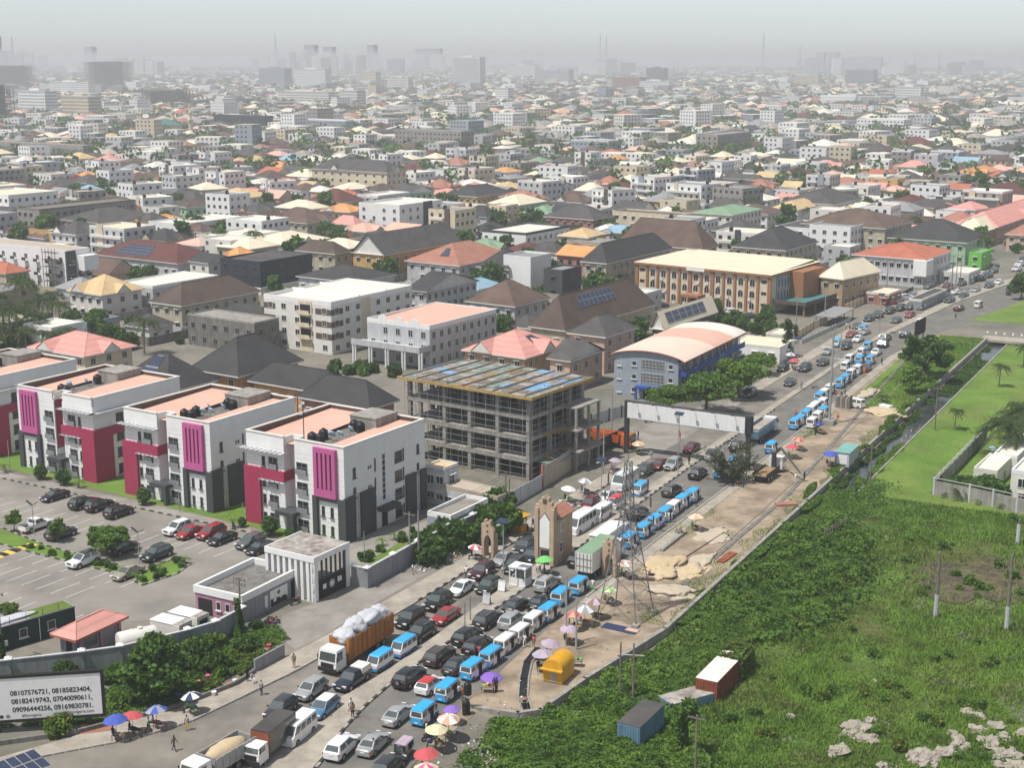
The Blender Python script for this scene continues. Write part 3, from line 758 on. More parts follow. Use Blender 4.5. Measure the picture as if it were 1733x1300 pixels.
 for k,zc in enumerate((1.25,4.0,6.75,9.65)):
  put(.6,1.5,m1(-14.8),zc);put(1.7,1.7,m1(-13.0),zc,"rail")
  put(2.0,1.7,m1(-7.6),zc,"rail")
  if k < 2:put(.55,1.5,m1(-3.9),zc);put(.55,1.5,m1(-2.3),zc)
  a_,b_=win(.5,1.6,"plain","frame_dark");o=ob("window",a_,root,(m1(-9.9),1.89,zc -.8));ob("pane",b_,o)
  if not mirror:
   if k >= 2:put(.6,1.5,2.2,zc,side=True);put(.6,1.4,17.2,zc,side=True)
   put(1.7,1.6,12.4,zc,side=True);put(.3,1.9,13.6,zc,"plain",True)
   if k:put(.3,2.0,6.9,zc,"plain",True);put(.25,.5,5.9,zc,"plain",True);put(.25,.5,5.4,zc,"plain",True)
  else:
   put(1.5,1.6,5.4,zc,side=True)
   if k >= 2:put(.3,1.6,9.0,zc,"plain",True);put(.6,1.4,13.0,zc,side=True);put(.6,1.4,17.0,zc,side=True)
 if not mirror:
  for i in range(8):put(.55,.72,8.9,4.4+i*.86,"plain",True)
  box_part("side_canopy",root,"charcoal",(.001,7.2,2.7,1.5,11.0,3.3));box_part("side_door",root,"dark",(.001,8.3,0,.05,9.6,2.3))
  box_part("corner_strip",root,"palegrey",(.001,2.0,0,.06,3.3,6.5));box_part("corner_strip",root,"palegrey",(.001,16.4,0,.06,17.6,6.3))
  for y_ in (2.65,17.0):put(.55,3.6,y_ -.02 if False else y_,3.9,"plain",True)
 return root
A3=apartment((581,757),False,"white apartment block with crimson frame and pink slotted panel, nearest to the unfinished frame",3)
A2=apartment((354,715),False,"white apartment block with pink slotted panel, middle one of the estate's row",2)
A1=apartment((155,674),True,"white apartment block with crimson corner frame on the road-facing side and pink panel behind it",1)
A0=apartment((-88.0,231.6,0),True,"partly visible pale apartment block at the far end of the estate's row",0)
for root,txt,side in ((A3,"unfinished frame",0),(A2,"middle of the row",0),(A1,"red corner frame",1),(A0,"far end of the row",1)):
 f=(lambda x:x) if not side else (lambda x:-18-x)
 for i,(x,y) in enumerate(((-8.3,3.2),(-7.0,3.4),(-6.2,11.6),(-7.6,11.9),(-8.2,5.6))[:(5 if not side else 3)]):
  tank(local(root,f(x),y,12.52),"black ribbed water tank on the apartment roof by the %s" % txt,1.15)
 for i,(x,y) in enumerate(((-6.5,5.2),(-5.6,6.0),(-6.1,9.0),(-8.6,8.4))[:(4 if root in (A1,A2) else 3)]):
  dish(local(root,f(x),y,12.52),200+15*i,"blue satellite dish on the apartment roof by the %s" % txt,1.15)
mast=thing("lamp_mast","tall thin mast with floodlights on the roof nearest the unfinished frame","mast",local(A3,-9.3,2.6,12.52))
ob("pole",MB().tube((0,0,0),(0,0,5.6),.09,.06).mesh("pole","dark_steel"),mast)
for i,(dx,dz) in enumerate(((-.4,5.2),(.4,4.6),(-.35,4.2),(0,5.7))):ob("floodlight",MB().box(dx -.22,-.12,dz,dx +.22,.1,dz +.35).mesh("floodlight","lamp_white"),mast)

# ================================================================== unfinished concrete frame with formwork deck
n,a,b=foot((896,669),688,990,14.2,35.0)
FR=thing("unfinished_building","unfinished concrete frame of four open storeys with patched formwork deck","building site",(n[0],n[1],0),-R(35.0))
FOOT.append((n[0],n[1],35,-a,0,0,b));FA,FB=a,b
lev=[0.0,3.55,7.1,10.65]
xs=[-.4,-6.4,-12.0,-17.2,-22.4,-a +.4];ys=[.4,6.4,12.2,b -.5]
cm=MB().box(-.32,-.32,0,.32,.32,3.25).mesh("column","concrete")
for k,z in enumerate(lev):
 for i,x in enumerate(xs):
  for j,y in enumerate(ys):
   if i == 0 or j in (0,3) or (i +j) % 2== 0:ob("column",cm,FR,(x,y,z +.001))
 if k:
  sl=MB().box(-a,0,z -.35,0,b,z)
  ob("floor_slab",sl.mesh("floor_slab","concrete"),FR)
  ob("edge_beam",MB().box(-a -.03,-.03,z -.62,.03,.3,z +.02).box(-.3,.301,z -.62,.03,b +.03,z +.02).mesh("edge_beam","concrete"),FR)
 pp=MB()
 r2=random.Random(k +3)
 for _ in range(150 if k == 3 else 46):
  x,y=-r2.uniform(.6,a -.6),r2.uniform(.5,b -.5)
  pp.tube((x,y,z),(x,y,z +3.25),.045,n=4)
 ob("prop",pp.mesh("prop","galv"),FR)["kind"]="stuff"
 sc_=MB()                                   # horizontal scaffold rails on the two seen sides
 for zz in (z +1.1,z +2.1):
  sc_.tube((-a,-.5,zz),(0,-.5,zz +r2.uniform(-.1,.1)),.035,n=4);sc_.tube((.5,0,zz),(.5,b,zz),.035,n=4)
 for x in np.arange(-a,1,2.4):sc_.tube((x,-.5,z),(x +r2.uniform(-.15,.15),-.5,z +3.6),.035,n=4)
 for y in np.arange(0,b,2.2):sc_.tube((.55,y,z),(.55,y +r2.uniform(-.1,.1),z +3.6),.035,n=4)
 ob("scaffold",sc_.mesh("scaffold","galv"),FR)["kind"]="stuff"
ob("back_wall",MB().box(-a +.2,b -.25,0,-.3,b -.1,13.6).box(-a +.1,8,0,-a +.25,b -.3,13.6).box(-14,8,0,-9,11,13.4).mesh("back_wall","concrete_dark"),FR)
dk=MB().box(-a -1.0,-1.1,13.95,1.2,b +.6,14.1);ob("formwork_deck",dk.mesh("formwork_deck","oldwood"),FR)
r2=random.Random(4);yy=-1.0;cols=["ply_green","ply_grey","ply_grey","oldwood","oldwood","ply_green","ply_blue","r_rust","wood","concrete","ply_grey"]
while yy < b:
 hh=r2.uniform(1.6,2.6);x=-a -.9
 while x < .6:
  ww_=r2.uniform(1.4,3.4);zt=r2.uniform(0,.07)
  if r2.random()< .93:ob("plywood_sheet",MB().box(x,yy,14.102+zt,min(x +ww_ -.12,1.1),min(yy +hh -.15,b +.5),14.15+zt).mesh("plywood_sheet",r2.choice(cols)),FR,(0,0,0),0)
  x+= ww_
 yy+= hh
for x in np.arange(-a,1,3.1):ob("deck_beam",MB().box(x,-1.2,14.24,x +.16,b +.5,14.42).mesh("deck_beam","oldwood"),FR)
ob("deck_edge",MB().box(-a -1.1,-1.25,13.7,1.3,-1.1,14.2).box(1.2,-1.1,13.7,1.35,b +.6,14.2).mesh("deck_edge","bamboo"),FR)
r2=random.Random(9);rb=MB()
for _ in range(70):
 x,y=r2.choice([(-r2.uniform(0,a),r2.uniform(-.9,.4)),(r2.uniform(-.2,1.0),r2.uniform(0,b))]);rb.tube((x,y,14.1),(x +r2.uniform(-.1,.1),y,14.2+r2.uniform(.3,1.2)),.025,n=3)
for _ in range(60):
 y=r2.uniform(3,b);zb=r2.choice((7.0,3.5));rb.tube((.1,y,zb),(r2.uniform(1.2,2.8),y +r2.uniform(-.6,.6),zb +r2.uniform(-.5,.5)),.05,n=4,m=1)
ob("rebar",rb.mesh("rebar",["r_rust","bamboo"]),FR)["kind"]="stuff"
# lower rear wing of the frame toward the road
ob("side_wing",MB().box(0.6,8.5,3.3,4.2,b,3.6).box(.6,8.5,6.8,3.8,b,7.1).box(.6,9.0,10.4,3.2,b,10.65).mesh("side_wing","concrete"),FR)
for y in (9.2,13.0,b -.4):
 for z in (0,3.6,7.1):ob("column",MB().box(-.2,-.2,0,.2,.2,3.3).mesh("column","concrete"),FR,(3.0,y,z))

# ================================================================== blue-grey school-like block with vaulted roof
az=28.6;n=g(1148.5,612,8.3);BL=thing("vaulted_block","blue-grey three-storey block with vaulted peach roof and blue balconies","office block",(*n,0),-R(az))
FOOT.append((n[0],n[1],az,-14.6,2,-1,35));bw,bd=13.8,34.5
mb=MB();mb.box(-bw,0,0,0,bd,8.2);ob("wall",mb.mesh("wall","bluegrey"),BL)
arc=lambda t:(-bw -.9+(bw +2.4)*t,8.25+1.45*(1-(2*t -1) ** 2) ** .8)
NS=16
for (y0,y1,mt,nm) in ((-.6,16.0,"r_vault","roof"),(16.0,27.5,"r_peach","roof"),(27.5,bd +.6,"r_pale","roof")):
 mb=MB();ring=lambda y,d:[(arc(i/NS)[0],y,arc(i/NS)[1]+d) for i in range(NS +1)]
 A_,B_=ring(y0,.18),ring(y1,.18)
 mb.loft([A_,B_],0,False,False)
 mb.loft([ring(y1,0),ring(y0,0)],0,False,False);mb.loft([ring(y0,0),A_],1,False,False)
 mb.face([A_[-1],B_[-1],(B_[-1][0],y1,B_[-1][2]-.3),(A_[-1][0],y0,A_[-1][2]-.3)],1)
 ob(nm,mb.mesh(nm,[mt,"r_red"]),BL)
gm=MB();gm.face([(-bw,.02,8.2)]+[(x,.02,z) for x,z in [arc(i/NS) for i in range(1,NS)] if -bw <= x <= 0]+[(0,.02,8.2)]);ob("gable_wall",gm.mesh("gable_wall","bluegrey"),BL)
for k,zc in enumerate((.6,3.3,6.0)):
 for x in (-12.6,):ob("window",win(.9,1.5,"sill")[0],BL,(x,-.003,zc +.2));
 for x in (-9.4,-1.6):
  o=ob("window",win(1.0,1.0,"sill")[0],BL,(x,-.003,zc +.5));ob("pane",win(1.0,1.0,"sill")[1],o)
 if k:
  lv=MB();lv.face([(-7.9,-.02,zc),(-3.1,-.02,zc),(-3.1,-.02,zc +1.9),(-7.9,-.02,zc +1.9)],1)
  for i in range(17):lv.box(-7.9+i*.3,-.12,zc,-7.82+i*.3,-.025,zc +1.9)
  for i in range(4):lv.box(-7.9,-.15,zc +i*.63,-3.02,-.121,zc +i*.63+.07)
  ob("louvred_screen",lv.mesh("louvred_screen",["palegrey","glass"]),BL)
  ob("balcony",MB().box(.001,.5,zc -.7,1.5,bd,zc -.5).box(1.38,.5,zc -.499,1.5,bd,zc +.45).box(.001,.5,zc -.499,1.379,.62,zc +.45).mesh("balcony","blue_trim"),BL)
  for y in np.arange(3,bd,4.0):ob("balcony_post",MB().box(1.4,y -.1,zc +.451,1.5,y +.1,zc +2.0).mesh("balcony_post","palegrey"),BL)
 for y in np.arange(2.2,bd -1,2.1):ob("window",winj(.8,1.5,"plain"),BL,(.004,y,zc +.2),R(90))
box_part("entrance_canopy",BL,"blue_trim",(-8.6,-1.6,2.3,-4.0,-.01,2.7),(-8.6,-1.5,0,-8.2,-1.2,2.299));box_part("door",BL,"dark",(-7.4,-.06,0,-5.2,-.012,2.2))
for y in (5.5,19.5,20.9):dish(local(BL,1.6,y,4.9),120,"white satellite dish on the balcony of the vaulted blue-grey block",1.1)

# ================================================================== hotel with pilasters and arched windows
az=37.0;n,a,b=foot((1306,466),1072,1389,10.5,az);HO=thing("hotel","long cream hotel with brown pilasters, arched windows and flat cream roof","hotel",(*n,0),-R(az))
FOOT.append((n[0],n[1],az,-a,0,0,b));hd=b
ob("wall",MB().box(-a +.8,.8,0,-.8,hd -1,9.9).mesh("wall","cream"),HO)
rm=MB();rm.face([(-a,0,10.5),(0,0,10.5),(0,hd,10.9),(-a,hd,10.9)],0);rm.box(-a,0,9.9,0,hd,10.49,1);rm.face([(-a +5,8,10.62),(-1,8,10.62),(-1,hd -2,11.5),(-a +5,hd -2,11.5)],0)
rm.box(-a +5,hd -2,10.8,-1,hd -1.9,11.5,1)
ro=ob("roof",rm.mesh("roof",["r_cream","pilaster"]),HO)
nb=12;step=(a -1.6)/nb
pm=MB().box(-.34,-.4,0,.34,0,9.9).mesh("pilaster","pilaster")
aw=win(1.5,1.9,"arch","offwhite");acm=MB().box(-.45,-.35,0,.45,0,.6).mesh("air_conditioner","frame")
for i in range(nb +1):ob("pilaster",pm,HO,(-a +.8+step*i,.8,0),scale=(1.5 if i in (0,nb,5,7) else 1,1,1))
for i in range(nb):
 x=-a +.8+step*(i +.5)
 for k,zc in enumerate((.7,3.8,6.9)):
  if i in (0,nb -1):ob("window",winj(1.3,.6,"plain","brown_band"),HO,(x,.79,zc +1.2));continue
  if k == 0 and i in (5,):continue
  o=ob("window",aw[0],HO,(x,.79,zc));ob("pane",aw[1],o)
  if rnd.random()< .45:ob("air_conditioner",acm,HO,(x +rnd.uniform(-.8,.8),.79,zc -.9))
box_part("porch",HO,"pilaster",(-a*.60,-3.2,2.7,-a*.47,.79,3.4),(-a*.60,-3.1,0,-a*.59,-2.5,2.699),(-a*.48,-3.1,0,-a*.47,-2.5,2.699));box_part("door",HO,"dark",(-a*.57,.7,0,-a*.5,.78,2.6))
box_part("name_board",HO,"white",(-a*.60,-.1,9.6,-a*.47,-.01,10.4));box_part("brown_wing",HO,"pilaster",(-.79,12.0,0,3.5,hd -5,10.2));box_part("glazed_bay",HO,"bluegrey",(-.79,4.5,2.8,-.5,11.9,9.4))
for y in (5.4,7.2,9.0,10.8):
 for zc in (3.2,6.6):ob("window",winj(.9,2.2,"plain"),HO,(-.49,y,zc),R(90))
box_part("side_awning",HO,"r_teal",(-.2,2.0,2.9,9.0,hd -3,3.15));box_part("awning_fascia",HO,"brown_band",(-.2,1.7,2.9,9.2,1.99,3.9),(9.01,2.0,2.9,9.2,hd -3,3.9))
for y in (2.3,9,16,hd -4):box_part("awning_post",HO,"pilaster",(8.3,y,0,8.7,y +.4,2.89))
solar_panel(ro,(-a,0,10.5),(0,0,10.5),(0,hd,10.9),(-a,hd,10.9),3,1,.36,.5,.84,.95,.3)

# ================================================================== gatehouse, gate, estate wall
az=32.0;n=g(531,945,5.9);GP=thing("gate_portal","white slotted gate portal with rusty flat roof and black gate","gate",(*n,0),-R(az))
FOOT.append((n[0],n[1],az,-9,0,0,8))
pw,pd,ph=8.0,7.0,5.9
ob("roof",MB().box(-pw,0,ph -.25,0,pd,ph).mesh("roof","r_rust"),GP)
ob("fascia",MB().box(-pw -.05,-.05,ph -.7,.05,.12,ph +.05).box(-.12,.121,ph -.7,.05,pd +.05,ph +.05).box(-pw -.05,.121,ph -.7,-pw +.12,pd +.05,ph +.05).mesh("fascia","white"),GP)
x=-pw
while x <-.3:ob("fin",MB().box(0,0,0,.45,.5,ph -.71).mesh("fin","white"),GP,(x,.02,0));x+= .95
ob("fin",MB().box(-.62,0,0,0,.7,ph -.71).mesh("fin","white"),GP,(0,.02,0));ob("fin",MB().box(-.62,0,0,0,.7,ph -.71).mesh("fin","white"),GP,(0,pd -.7,0));ob("fin",MB().box(0,0,0,.5,pd -.6,ph -.71).mesh("fin","white"),GP,(-pw +.02,.55,0))
for y in np.arange(1.6,6.2,.9):box_part("mullion",GP,"charcoal",(-.3,y,2.75,-.15,y +.25,ph -.72))
box_part("transom",GP,"charcoal",(-.3,.72,2.6,-.1,pd -.72,2.74))
gt=box_part("gate_leaf",GP,"dark",(-.2,.75,.1,-.1,3.48,2.58));gt2=box_part("gate_leaf",GP,"dark",(-.2,3.52,.1,-.1,pd -.75,2.58))
em=MB();nn=20
em.loft([[(-.085,3.5+r*math.cos(2*math.pi*k/nn),1.5+r*math.sin(2*math.pi*k/nn)) for k in range(nn)] for r in (.42,.52)],0,False)
em.loft([[(-.085,3.5+r*math.cos(2*math.pi*k/nn),1.5+r*math.sin(2*math.pi*k/nn)) for k in range(nn)] for r in (.02,.33)],0,False)
ob("emblem",em.mesh("emblem","white"),GP);box_part("sign_plate",GP,"white",(-.09,1.7,1.2,-.075,2.35,1.85));box_part("sign_plate",GP,"white",(-.09,4.6,1.3,-.075,4.95,2.0),(-.09,5.02,1.3,-.075,5.4,1.95))
az=29.0;n=g(409,1008,3.6);GH=thing("gatehouse","low flat-roofed gatehouse with mauve end wall and white parapet","gatehouse",(*n,0),-R(az));FOOT.append((n[0],n[1],az,-8,0,0,12))
gw,gd=7.2,11.2
ob("wall",MB().box(-gw,0,0,0,gd,2.7).mesh("wall","grey_wall"),GH);ob("end_wall",MB().box(-gw,-.06,0,0,-.003,2.7).mesh("end_wall","mauve"),GH)
ob("parapet",MB().box(-gw -.2,-.2,2.701,.2,.15,3.6).box(-.15,.151,2.701,.2,gd +.1,3.6).box(-gw -.2,.151,2.701,-gw +.15,gd,3.6).box(-gw +.151,gd -.3,2.701,-.151,gd,3.6).mesh("parapet","white"),GH)
ob("roof",MB().box(-gw +.151,.151,2.705,-.151,gd -.31,2.8).mesh("roof","concrete_dark"),GH)
box_part("opening",GH,"dark",(-6.8,-.09,0,-4.6,-.065,2.1));
for x in (-3.6,-2.2,-.9):o=ob("window",win(.7,1.1,"sill")[0],GH,(x,-.065,1.0));ob("pane",win(.7,1.1,"sill")[1],o)
mu=ob("mural_board",MB().box(.02,5.2,.2,.08,8.6,2.3).mesh("mural_board","white"),GH)
sk=MB();r2=random.Random(2)
for i in range(12):sk.box(.081,5.25+i*.275,.22,.09,5.25+i*.275+.27,.22+r2.uniform(.45,1.0))
ob("skyline_print",sk.mesh("skyline_print","dark"),mu);ob("diamond_mark",MB().face([(.092,6.5,1.75),(.092,6.85,1.4),(.092,7.2,1.75),(.092,6.85,2.1)]).mesh("diamond_mark","p_wine"),mu)
box_part("door",GH,"dark",(.005,9.4,0,.06,10.4,2.2));box_part("noticeboard",GH,"white",(.005,4.2,.5,.05,4.7,2.0))
def capped_wall(pts,label,z1=2.6,mat="grey_wall",capstep=6.0):
 root=thing("boundary_wall",label,"wall",(pts[0][0],pts[0][1],0));P=[Vector(p)-Vector(pts[0][:2]) for p in pts]
 for a_,b_ in zip(P,P[1:]):
  d=(b_ -a_);L=d.length;az_=math.atan2(d.x,d.y)
  ob("wall_panel",MB().box(-.12,0,0,.12,L,z1).mesh("wall_panel",mat),root,(a_.x,a_.y,0),-az_)
  ob("coping",MB().box(-.18,0,z1 +.001,.18,L,z1 +.12).mesh("coping","palegrey"),root,(a_.x,a_.y,0),-az_)
  k=0.0
  while k < L -1:
   c=a_ +d*(k/L);ob("pier",MB().box(-.22,-.22,0,.22,.22,z1 +.121).mesh("pier",mat),root,(c.x,c.y,0),-az_)
   ob("pier_cap",MB().loft([[(-.42,-.42,0),(.42,-.42,0),(.42,.42,0),(-.42,.42,0)],[(-.42,-.42,.12),(.42,-.42,.12),(.42,.42,.12),(-.42,.42,.12)],[(-.05,-.05,.38),(.05,-.05,.38),(.05,.05,.38),(-.05,.05,.38)]]).mesh("pier_cap","white"),root,(c.x,c.y,z1 +.125),-az_)
   k+= capstep
 return root
capped_wall([g(598,959,2.6),g(621,963,2.6),g(717,911,2.6),g(800,872,2.6),g(838,852,2.6)],"grey estate wall with white pier caps running along the road beyond the gate")
capped_wall([g(409,1030,2.6),g(365,1053,2.6),g(318,1067,2.6),g(203,1095,2.6),g(138,1104,2.6),g(14,1118,2.6),g(-90,1130,2.6)],"grey estate wall with white pier caps behind the roadside nursery",capstep=7.0)
# lodge beside the last block, long shed, site hoarding
bld("lodge","small blue-grey flat-roofed lodge behind the estate wall","lodge",(763,873),723,826,3.6,"flat",.5,"apron","bluegrey",1,32,ncf=1,ncr=3,ww=.9,wh=.8,style="plain",trim="white")
bld("shed","long low shed with pinkish sheet roof beside the unfinished frame","shed",(842,841),722,868,3.4,"slope",.4,"r_taupe","palegrey",1,37,ncf=8,ncr=1,ww=1.3,wh=.7,style="plain",trim="r_taupe")
bld("annex","small two-storey beige annex squeezed beside the unfinished frame","annex",(752,792),722,758,6.0,"flat",.3,"r_tan","palegrey",2,34,ncf=2,ncr=1)
ho=thing("site_hoarding","patched sheet-metal fence round the building site by the road","fence",(*g(844,880),0))
P0=Vector(g(842,873));P1=Vector(g(918,828));P2=Vector(g(968,795));P3=Vector(g(1000,778));P4=Vector(g(1063,742));k=0
for (A_,B_,mt,hh) in ((P0,P1,"palegrey",2.5),(P1,P2,"r_taupe",3.6),(P2,P3,"concrete",3.6),(P3,P4,"navy",2.6)):
 d=B_ -A_;L=d.length;m_=max(1,int(L/2.2));azw=math.atan2(d.x,d.y)
 for i in range(m_):
  c=A_ +d*(i/m_)-Vector(ho.location[:2]);ob("sheet",MB().box(-.04,.02,0,.04,L/m_ -.02,hh +rnd.uniform(-.08,.08)).mesh("sheet",mt),ho,(c.x,c.y,0),-azw +rnd.uniform(-.015,.015))
 if mt != "navy":
  for c in (A_,B_):
   c=c -Vector(ho.location[:2]);ob("post",MB().box(-.2,-.2,0,.2,.2,hh +.4).mesh("post","brick"),ho,(c.x,c.y,0),-azw)
cr=thing("canopy_roof","green and blue sheet canopy behind the site fence","canopy",(*g(935,815),0),-R(34));ob("roof_sheet",MB().box(-4.2,0,2.7,0,9,2.8).mesh("roof_sheet","ply_green"),cr);ob("roof_sheet",MB().box(-4.1,5.5,2.801,-.1,8.9,2.84).mesh("roof_sheet","ply_blue"),cr)
for x,y in ((-4,.2),(-.2,.2),(-4,8.8),(-.2,8.8)):ob("post",MB().box(x -.06,y -.06,0,x +.06,y +.06,2.69).mesh("post","wood"),cr)

# ================================================================== city gate towers over the road
def gable_tower(root,w_,d_,hgt,mat="gatestone"):
 """front slab with pointed top, two side piers, sits on local z=0, front looks to -y"""
 zt=hgt
 ob("front_pier",MB().box(-w_/2,0,0,-w_/2+.45,d_,zt*.88).mesh("front_pier",mat),root);ob("front_pier",MB().box(w_/2-.45,0,0,w_/2,d_,zt*.88).mesh("front_pier",mat),root)
az=30.0;n=g(938,961)
CG=thing("gate_tower","tall sandstone-coloured gate tower with pointed white panel and tiled lean-to","gate tower",(*n,0),-R(az));FOOT.append((n[0],n[1],az,-3,0,0,6))
ob("front_slab",MB().loft([[(x,y,z) for x,z in ((-2.9,0),(0,0),(0,8.4),(-.45,8.4),(-.45,8.9),(-.9,8.9),(-.9,9.5),(-1.15,9.5),(-1.45,9.9),(-1.75,9.5),(-2.0,9.5),(-2.0,8.9),(-2.45,8.9),(-2.45,8.4),(-2.9,8.4))] for y in (0,.7)]).mesh("front_slab","gatestone"),CG)
ob("pilaster",MB().box(-2.9,-.25,0,-2.35,-.003,8.0).mesh("pilaster","gatestone"),CG);ob("pilaster",MB().box(-.55,-.25,0,0,-.003,8.0).mesh("pilaster","gatestone"),CG)
ob("white_panel",MB().loft([[(x,y,z) for x,z in ((-2.2,2.5),(-.7,2.5),(-.7,6.3),(-1.45,7.3),(-2.2,6.3))] for y in (-.1,-.01)]).mesh("white_panel","white"),CG);ob("panel_border",MB().loft([[(x,y,z) for x,z in ((-2.3,2.4),(-.6,2.4),(-.6,6.35),(-1.45,7.45),(-2.3,6.35))] for y in (-.05,-.005)]).mesh("panel_border","navy"),CG)
ob("opening",MB().box(-2.1,-.02,.2,-.8,-.004,2.2).mesh("opening","dark"),CG);ob("niche",MB().box(-1.75,-.03,8.6,-1.15,-.004,9.3).mesh("niche","brown_band"),CG)
ob("side_wall",MB().box(-2.8,.701,0,-.05,5.2,6.6).mesh("side_wall","gatestone"),CG)
ob("side_roof",MB().face([(.3,.72,6.6),(.3,5.4,6.6),(-1.4,5.4,7.7),(-1.4,.72,7.7)]).face([(-3.1,.72,6.6),(-1.4,.72,7.7),(-1.4,5.4,7.7),(-3.1,5.4,6.6)],0).box(-3.1,.72,6.45,.3,5.4,6.59).mesh("side_roof","r_terra"),CG)
for z in (1.6,4.6):o=ob("window",win(.7,1.4,"hood")[0],CG,(-.045,1.9,z),R(90));ob("pane",win(.7,1.4,"hood")[1],o)
for px,py,hh,lab in ((825,944,5.6,"small sandstone gate pier with arched opening on the footway beside the red and white umbrella"),(1030,978,5.6,"small sandstone gate pier beside the lattice pylon")):
 n=g(px,py);t=thing("gate_pier",lab,"gate pier",(*n,0),-R(30))
 ob("pier_slab",MB().loft([[(x,y,z) for x,z in ((-.95,0),(-.95,hh*.84),(-.5,hh*.84),(-.5,hh*.95),(-.2,hh*.95),(-.2,hh*.9),(.2,hh*.9),(.2,hh*.95),(.5,hh*.95),(.5,hh*.84),(.95,hh*.7),(.95,0),(.55,0),(.55,2.4),(.3,3.0),(0,3.3),(-.3,3.0),(-.55,2.4),(-.55,0))] for y in (0,.55)]).mesh("pier_slab","gatestone"),t)
 ob("buttress",MB().box(-.95,.551,0,-.5,1.2,hh*.6).mesh("buttress","gatestone"),t);ob("buttress",MB().box(.5,.551,0,.95,1.2,hh*.6).mesh("buttress","gatestone"),t)
 for z in (hh*.63,hh*.78):ob("niche",MB().box(-.14,-.02,z,.14,-.003,z +.35).mesh("niche","brown_band"),t)

# ================================================================== mid-distance buildings, read off the photograph one by one
HS="house";FB_="apartment building"
def H_(label,N,Lx,Rx,z,*a,cat=HS,name="house",**k):return bld(name,label,cat,N,Lx,Rx,z,*a,**k)
def B_(label,N,Lx,Rx,z,*a,cat="apartment building",name="apartment_building",**k):return bld(name,label,cat,N,Lx,Rx,z,*a,**k)
# --- behind the estate, left
H_("cream house with broad pink hip roof behind the first apartment block",(142,604),45,233,5.5,"hipg",3.2,"r_salmon","cream",2,ov=.9)
H_("black-roofed house with two rows of solar panels behind the crimson-cornered block",(285,664),192,369,6.2,"hip",5.5,"r_black","palegrey",2,ov=.8,solar=("f",6,2,.22,.66,.22,.92))
H_("orange-walled house with steep black hip roof behind the estate",(403,638),318,515,6.0,"hip",6.0,"r_black","orange_wall",2,ov=.9)
H_("low black-tiled roof directly behind the middle apartment block",(560,668),418,603,5.0,"hip",3.5,"r_black","orange_wall",1,ov=.9)
H_("low black-tiled roof with white vent beside the unfinished frame",(626,693),500,677,5.0,"hip",4.0,"r_black","brick",1,ov=.8)
r,a,b=B_("white four-storey flats with beige stair strip and brown corner bands",(560,511),446,697,12.3,"slope",.9,"r_pale","offwhite",4,ncf=5,ncr=8,ww=1.3,wh=1.2,style="plain",trim="white")
box_part("beige_strip",r,"cream",(-a*.47,-.12,0,-a*.28,-.003,11.8))
for k in range(3):
 z=3.4+k*2.85
 box_part("brown_band",r,"brown_band",(-4.8,-.06,z,.07,-.004,z +1.3),(.001,-.06,z,.07,4.0,z +1.3));box_part("brown_band",r,"brown_band",(-a -.03,-.06,z,-a +3.6,-.004,z +1.3))
 box_part("balcony",r,"cream",(-a*.46,-1.0,z -.4,-a*.29,-.121,z -.2),(-a*.46,-1.0,z -.199,-a*.29,-.9,z +.6));box_part("balcony_opening",r,"dark",(-a*.45,-.135,z -.1,-a*.3,-.122,z +1.9))
box_part("party_wall",r,"white",(-a,b*.33,11.5,.06,b*.33+.3,12.6),(-a,b*.66,11.5,.06,b*.66+.3,12.6));box_part("beige_strip",r,"cream",(.001,b*.36,3,.08,b*.47,11.6))
r,a,b=B_("grey mansion with columned terrace and scalloped parapet",(727,551),621,840,9.6,"slope",.8,"r_peach","palegrey",3,ncf=5,ncr=9,ww=1.1,wh=1.5,style="plain",trim="white")
ob("terrace",MB().box(-a -1.2,-4.2,4.1,.3,.009,4.6).box(-a -1.2,-4.2,4.601,.3,-4.05,5.4).box(.15,-4.04,4.601,.3,0,5.4).mesh("terrace","palegrey"),r)
for i in range(5):
 x=-a -.9+(a +1.0)*i/4;ob("column",MB().tube((x,-3.9,0),(x,-3.9,4.1),.24,n=10).tube((x +.7,-3.9,0),(x +.7,-3.9,4.1),.2,n=10).mesh("column","white"),r)
for i in range(3):
 c=-a*(.25+.25*i);ob("scallop",MB().loft([[(c +1.3*math.cos(math.pi*k/8),y,9.6+1.0*math.sin(math.pi*k/8)) for k in range(9)] for y in (0,.25)]).mesh("scallop","white"),r)
H_("white-walled block with plain black pitched roof behind the columned mansion",(722,494),684,812,8.6,"gablex",3.5,"r_black","palegrey",3,ncf=2,ncr=8)
H_("long ochre hall with dark roof and a row of skylights",(650,432),593,783,8.0,"gable",6.0,"r_dark","mustard",2,ncf=3,ncr=9)
H_("terracotta-roofed house with scattered solar panels",(778,450),684,873,6.0,"hip",5.0,"r_terra","palegrey",2,solar=("f",5,3,.52,.78,.35,.75))
B_("boxy navy building with stepped dark roof",(440,443),372,528,9.0,"slope",.8,"r_dark","navy",3,fr="frame_dark",style="plain",trim="navy")
H_("greyish house with brown hip roof beside the navy building",(567,430),498,596,7.0,"hip",3.2,"r_choc","beige",2)
r,a,b=B_("white four-storey block with arched windows and dark end panel",(676,347),607,748,13.0,"flat",.8,"r_pale","white",4,ncf=4,ncr=6,style="plain",trim="white")
box_part("dark_panel",r,"charcoal",(.002,b*.55,0,.3,b*.75,13.2))
H_("yellow house with pink-orange roof beside the arched white block",(600,381),559,620,6.5,"hip",3.0,"r_salmon","mustard",2)
H_("brown-tiled house with three front gables",(520,378),440,578,6.5,"hipg",4.5,"r_brown","beige",2)
H_("white house with deep maroon hip roof",(576,343),519,618,6.0,"hip",5.0,"r_maroon","palegrey",2)
B_("long white office block with upstand roof behind the maroon house",(640,331),604,694,8.0,"flat",.6,"r_pale","palegrey",3,trim="white")
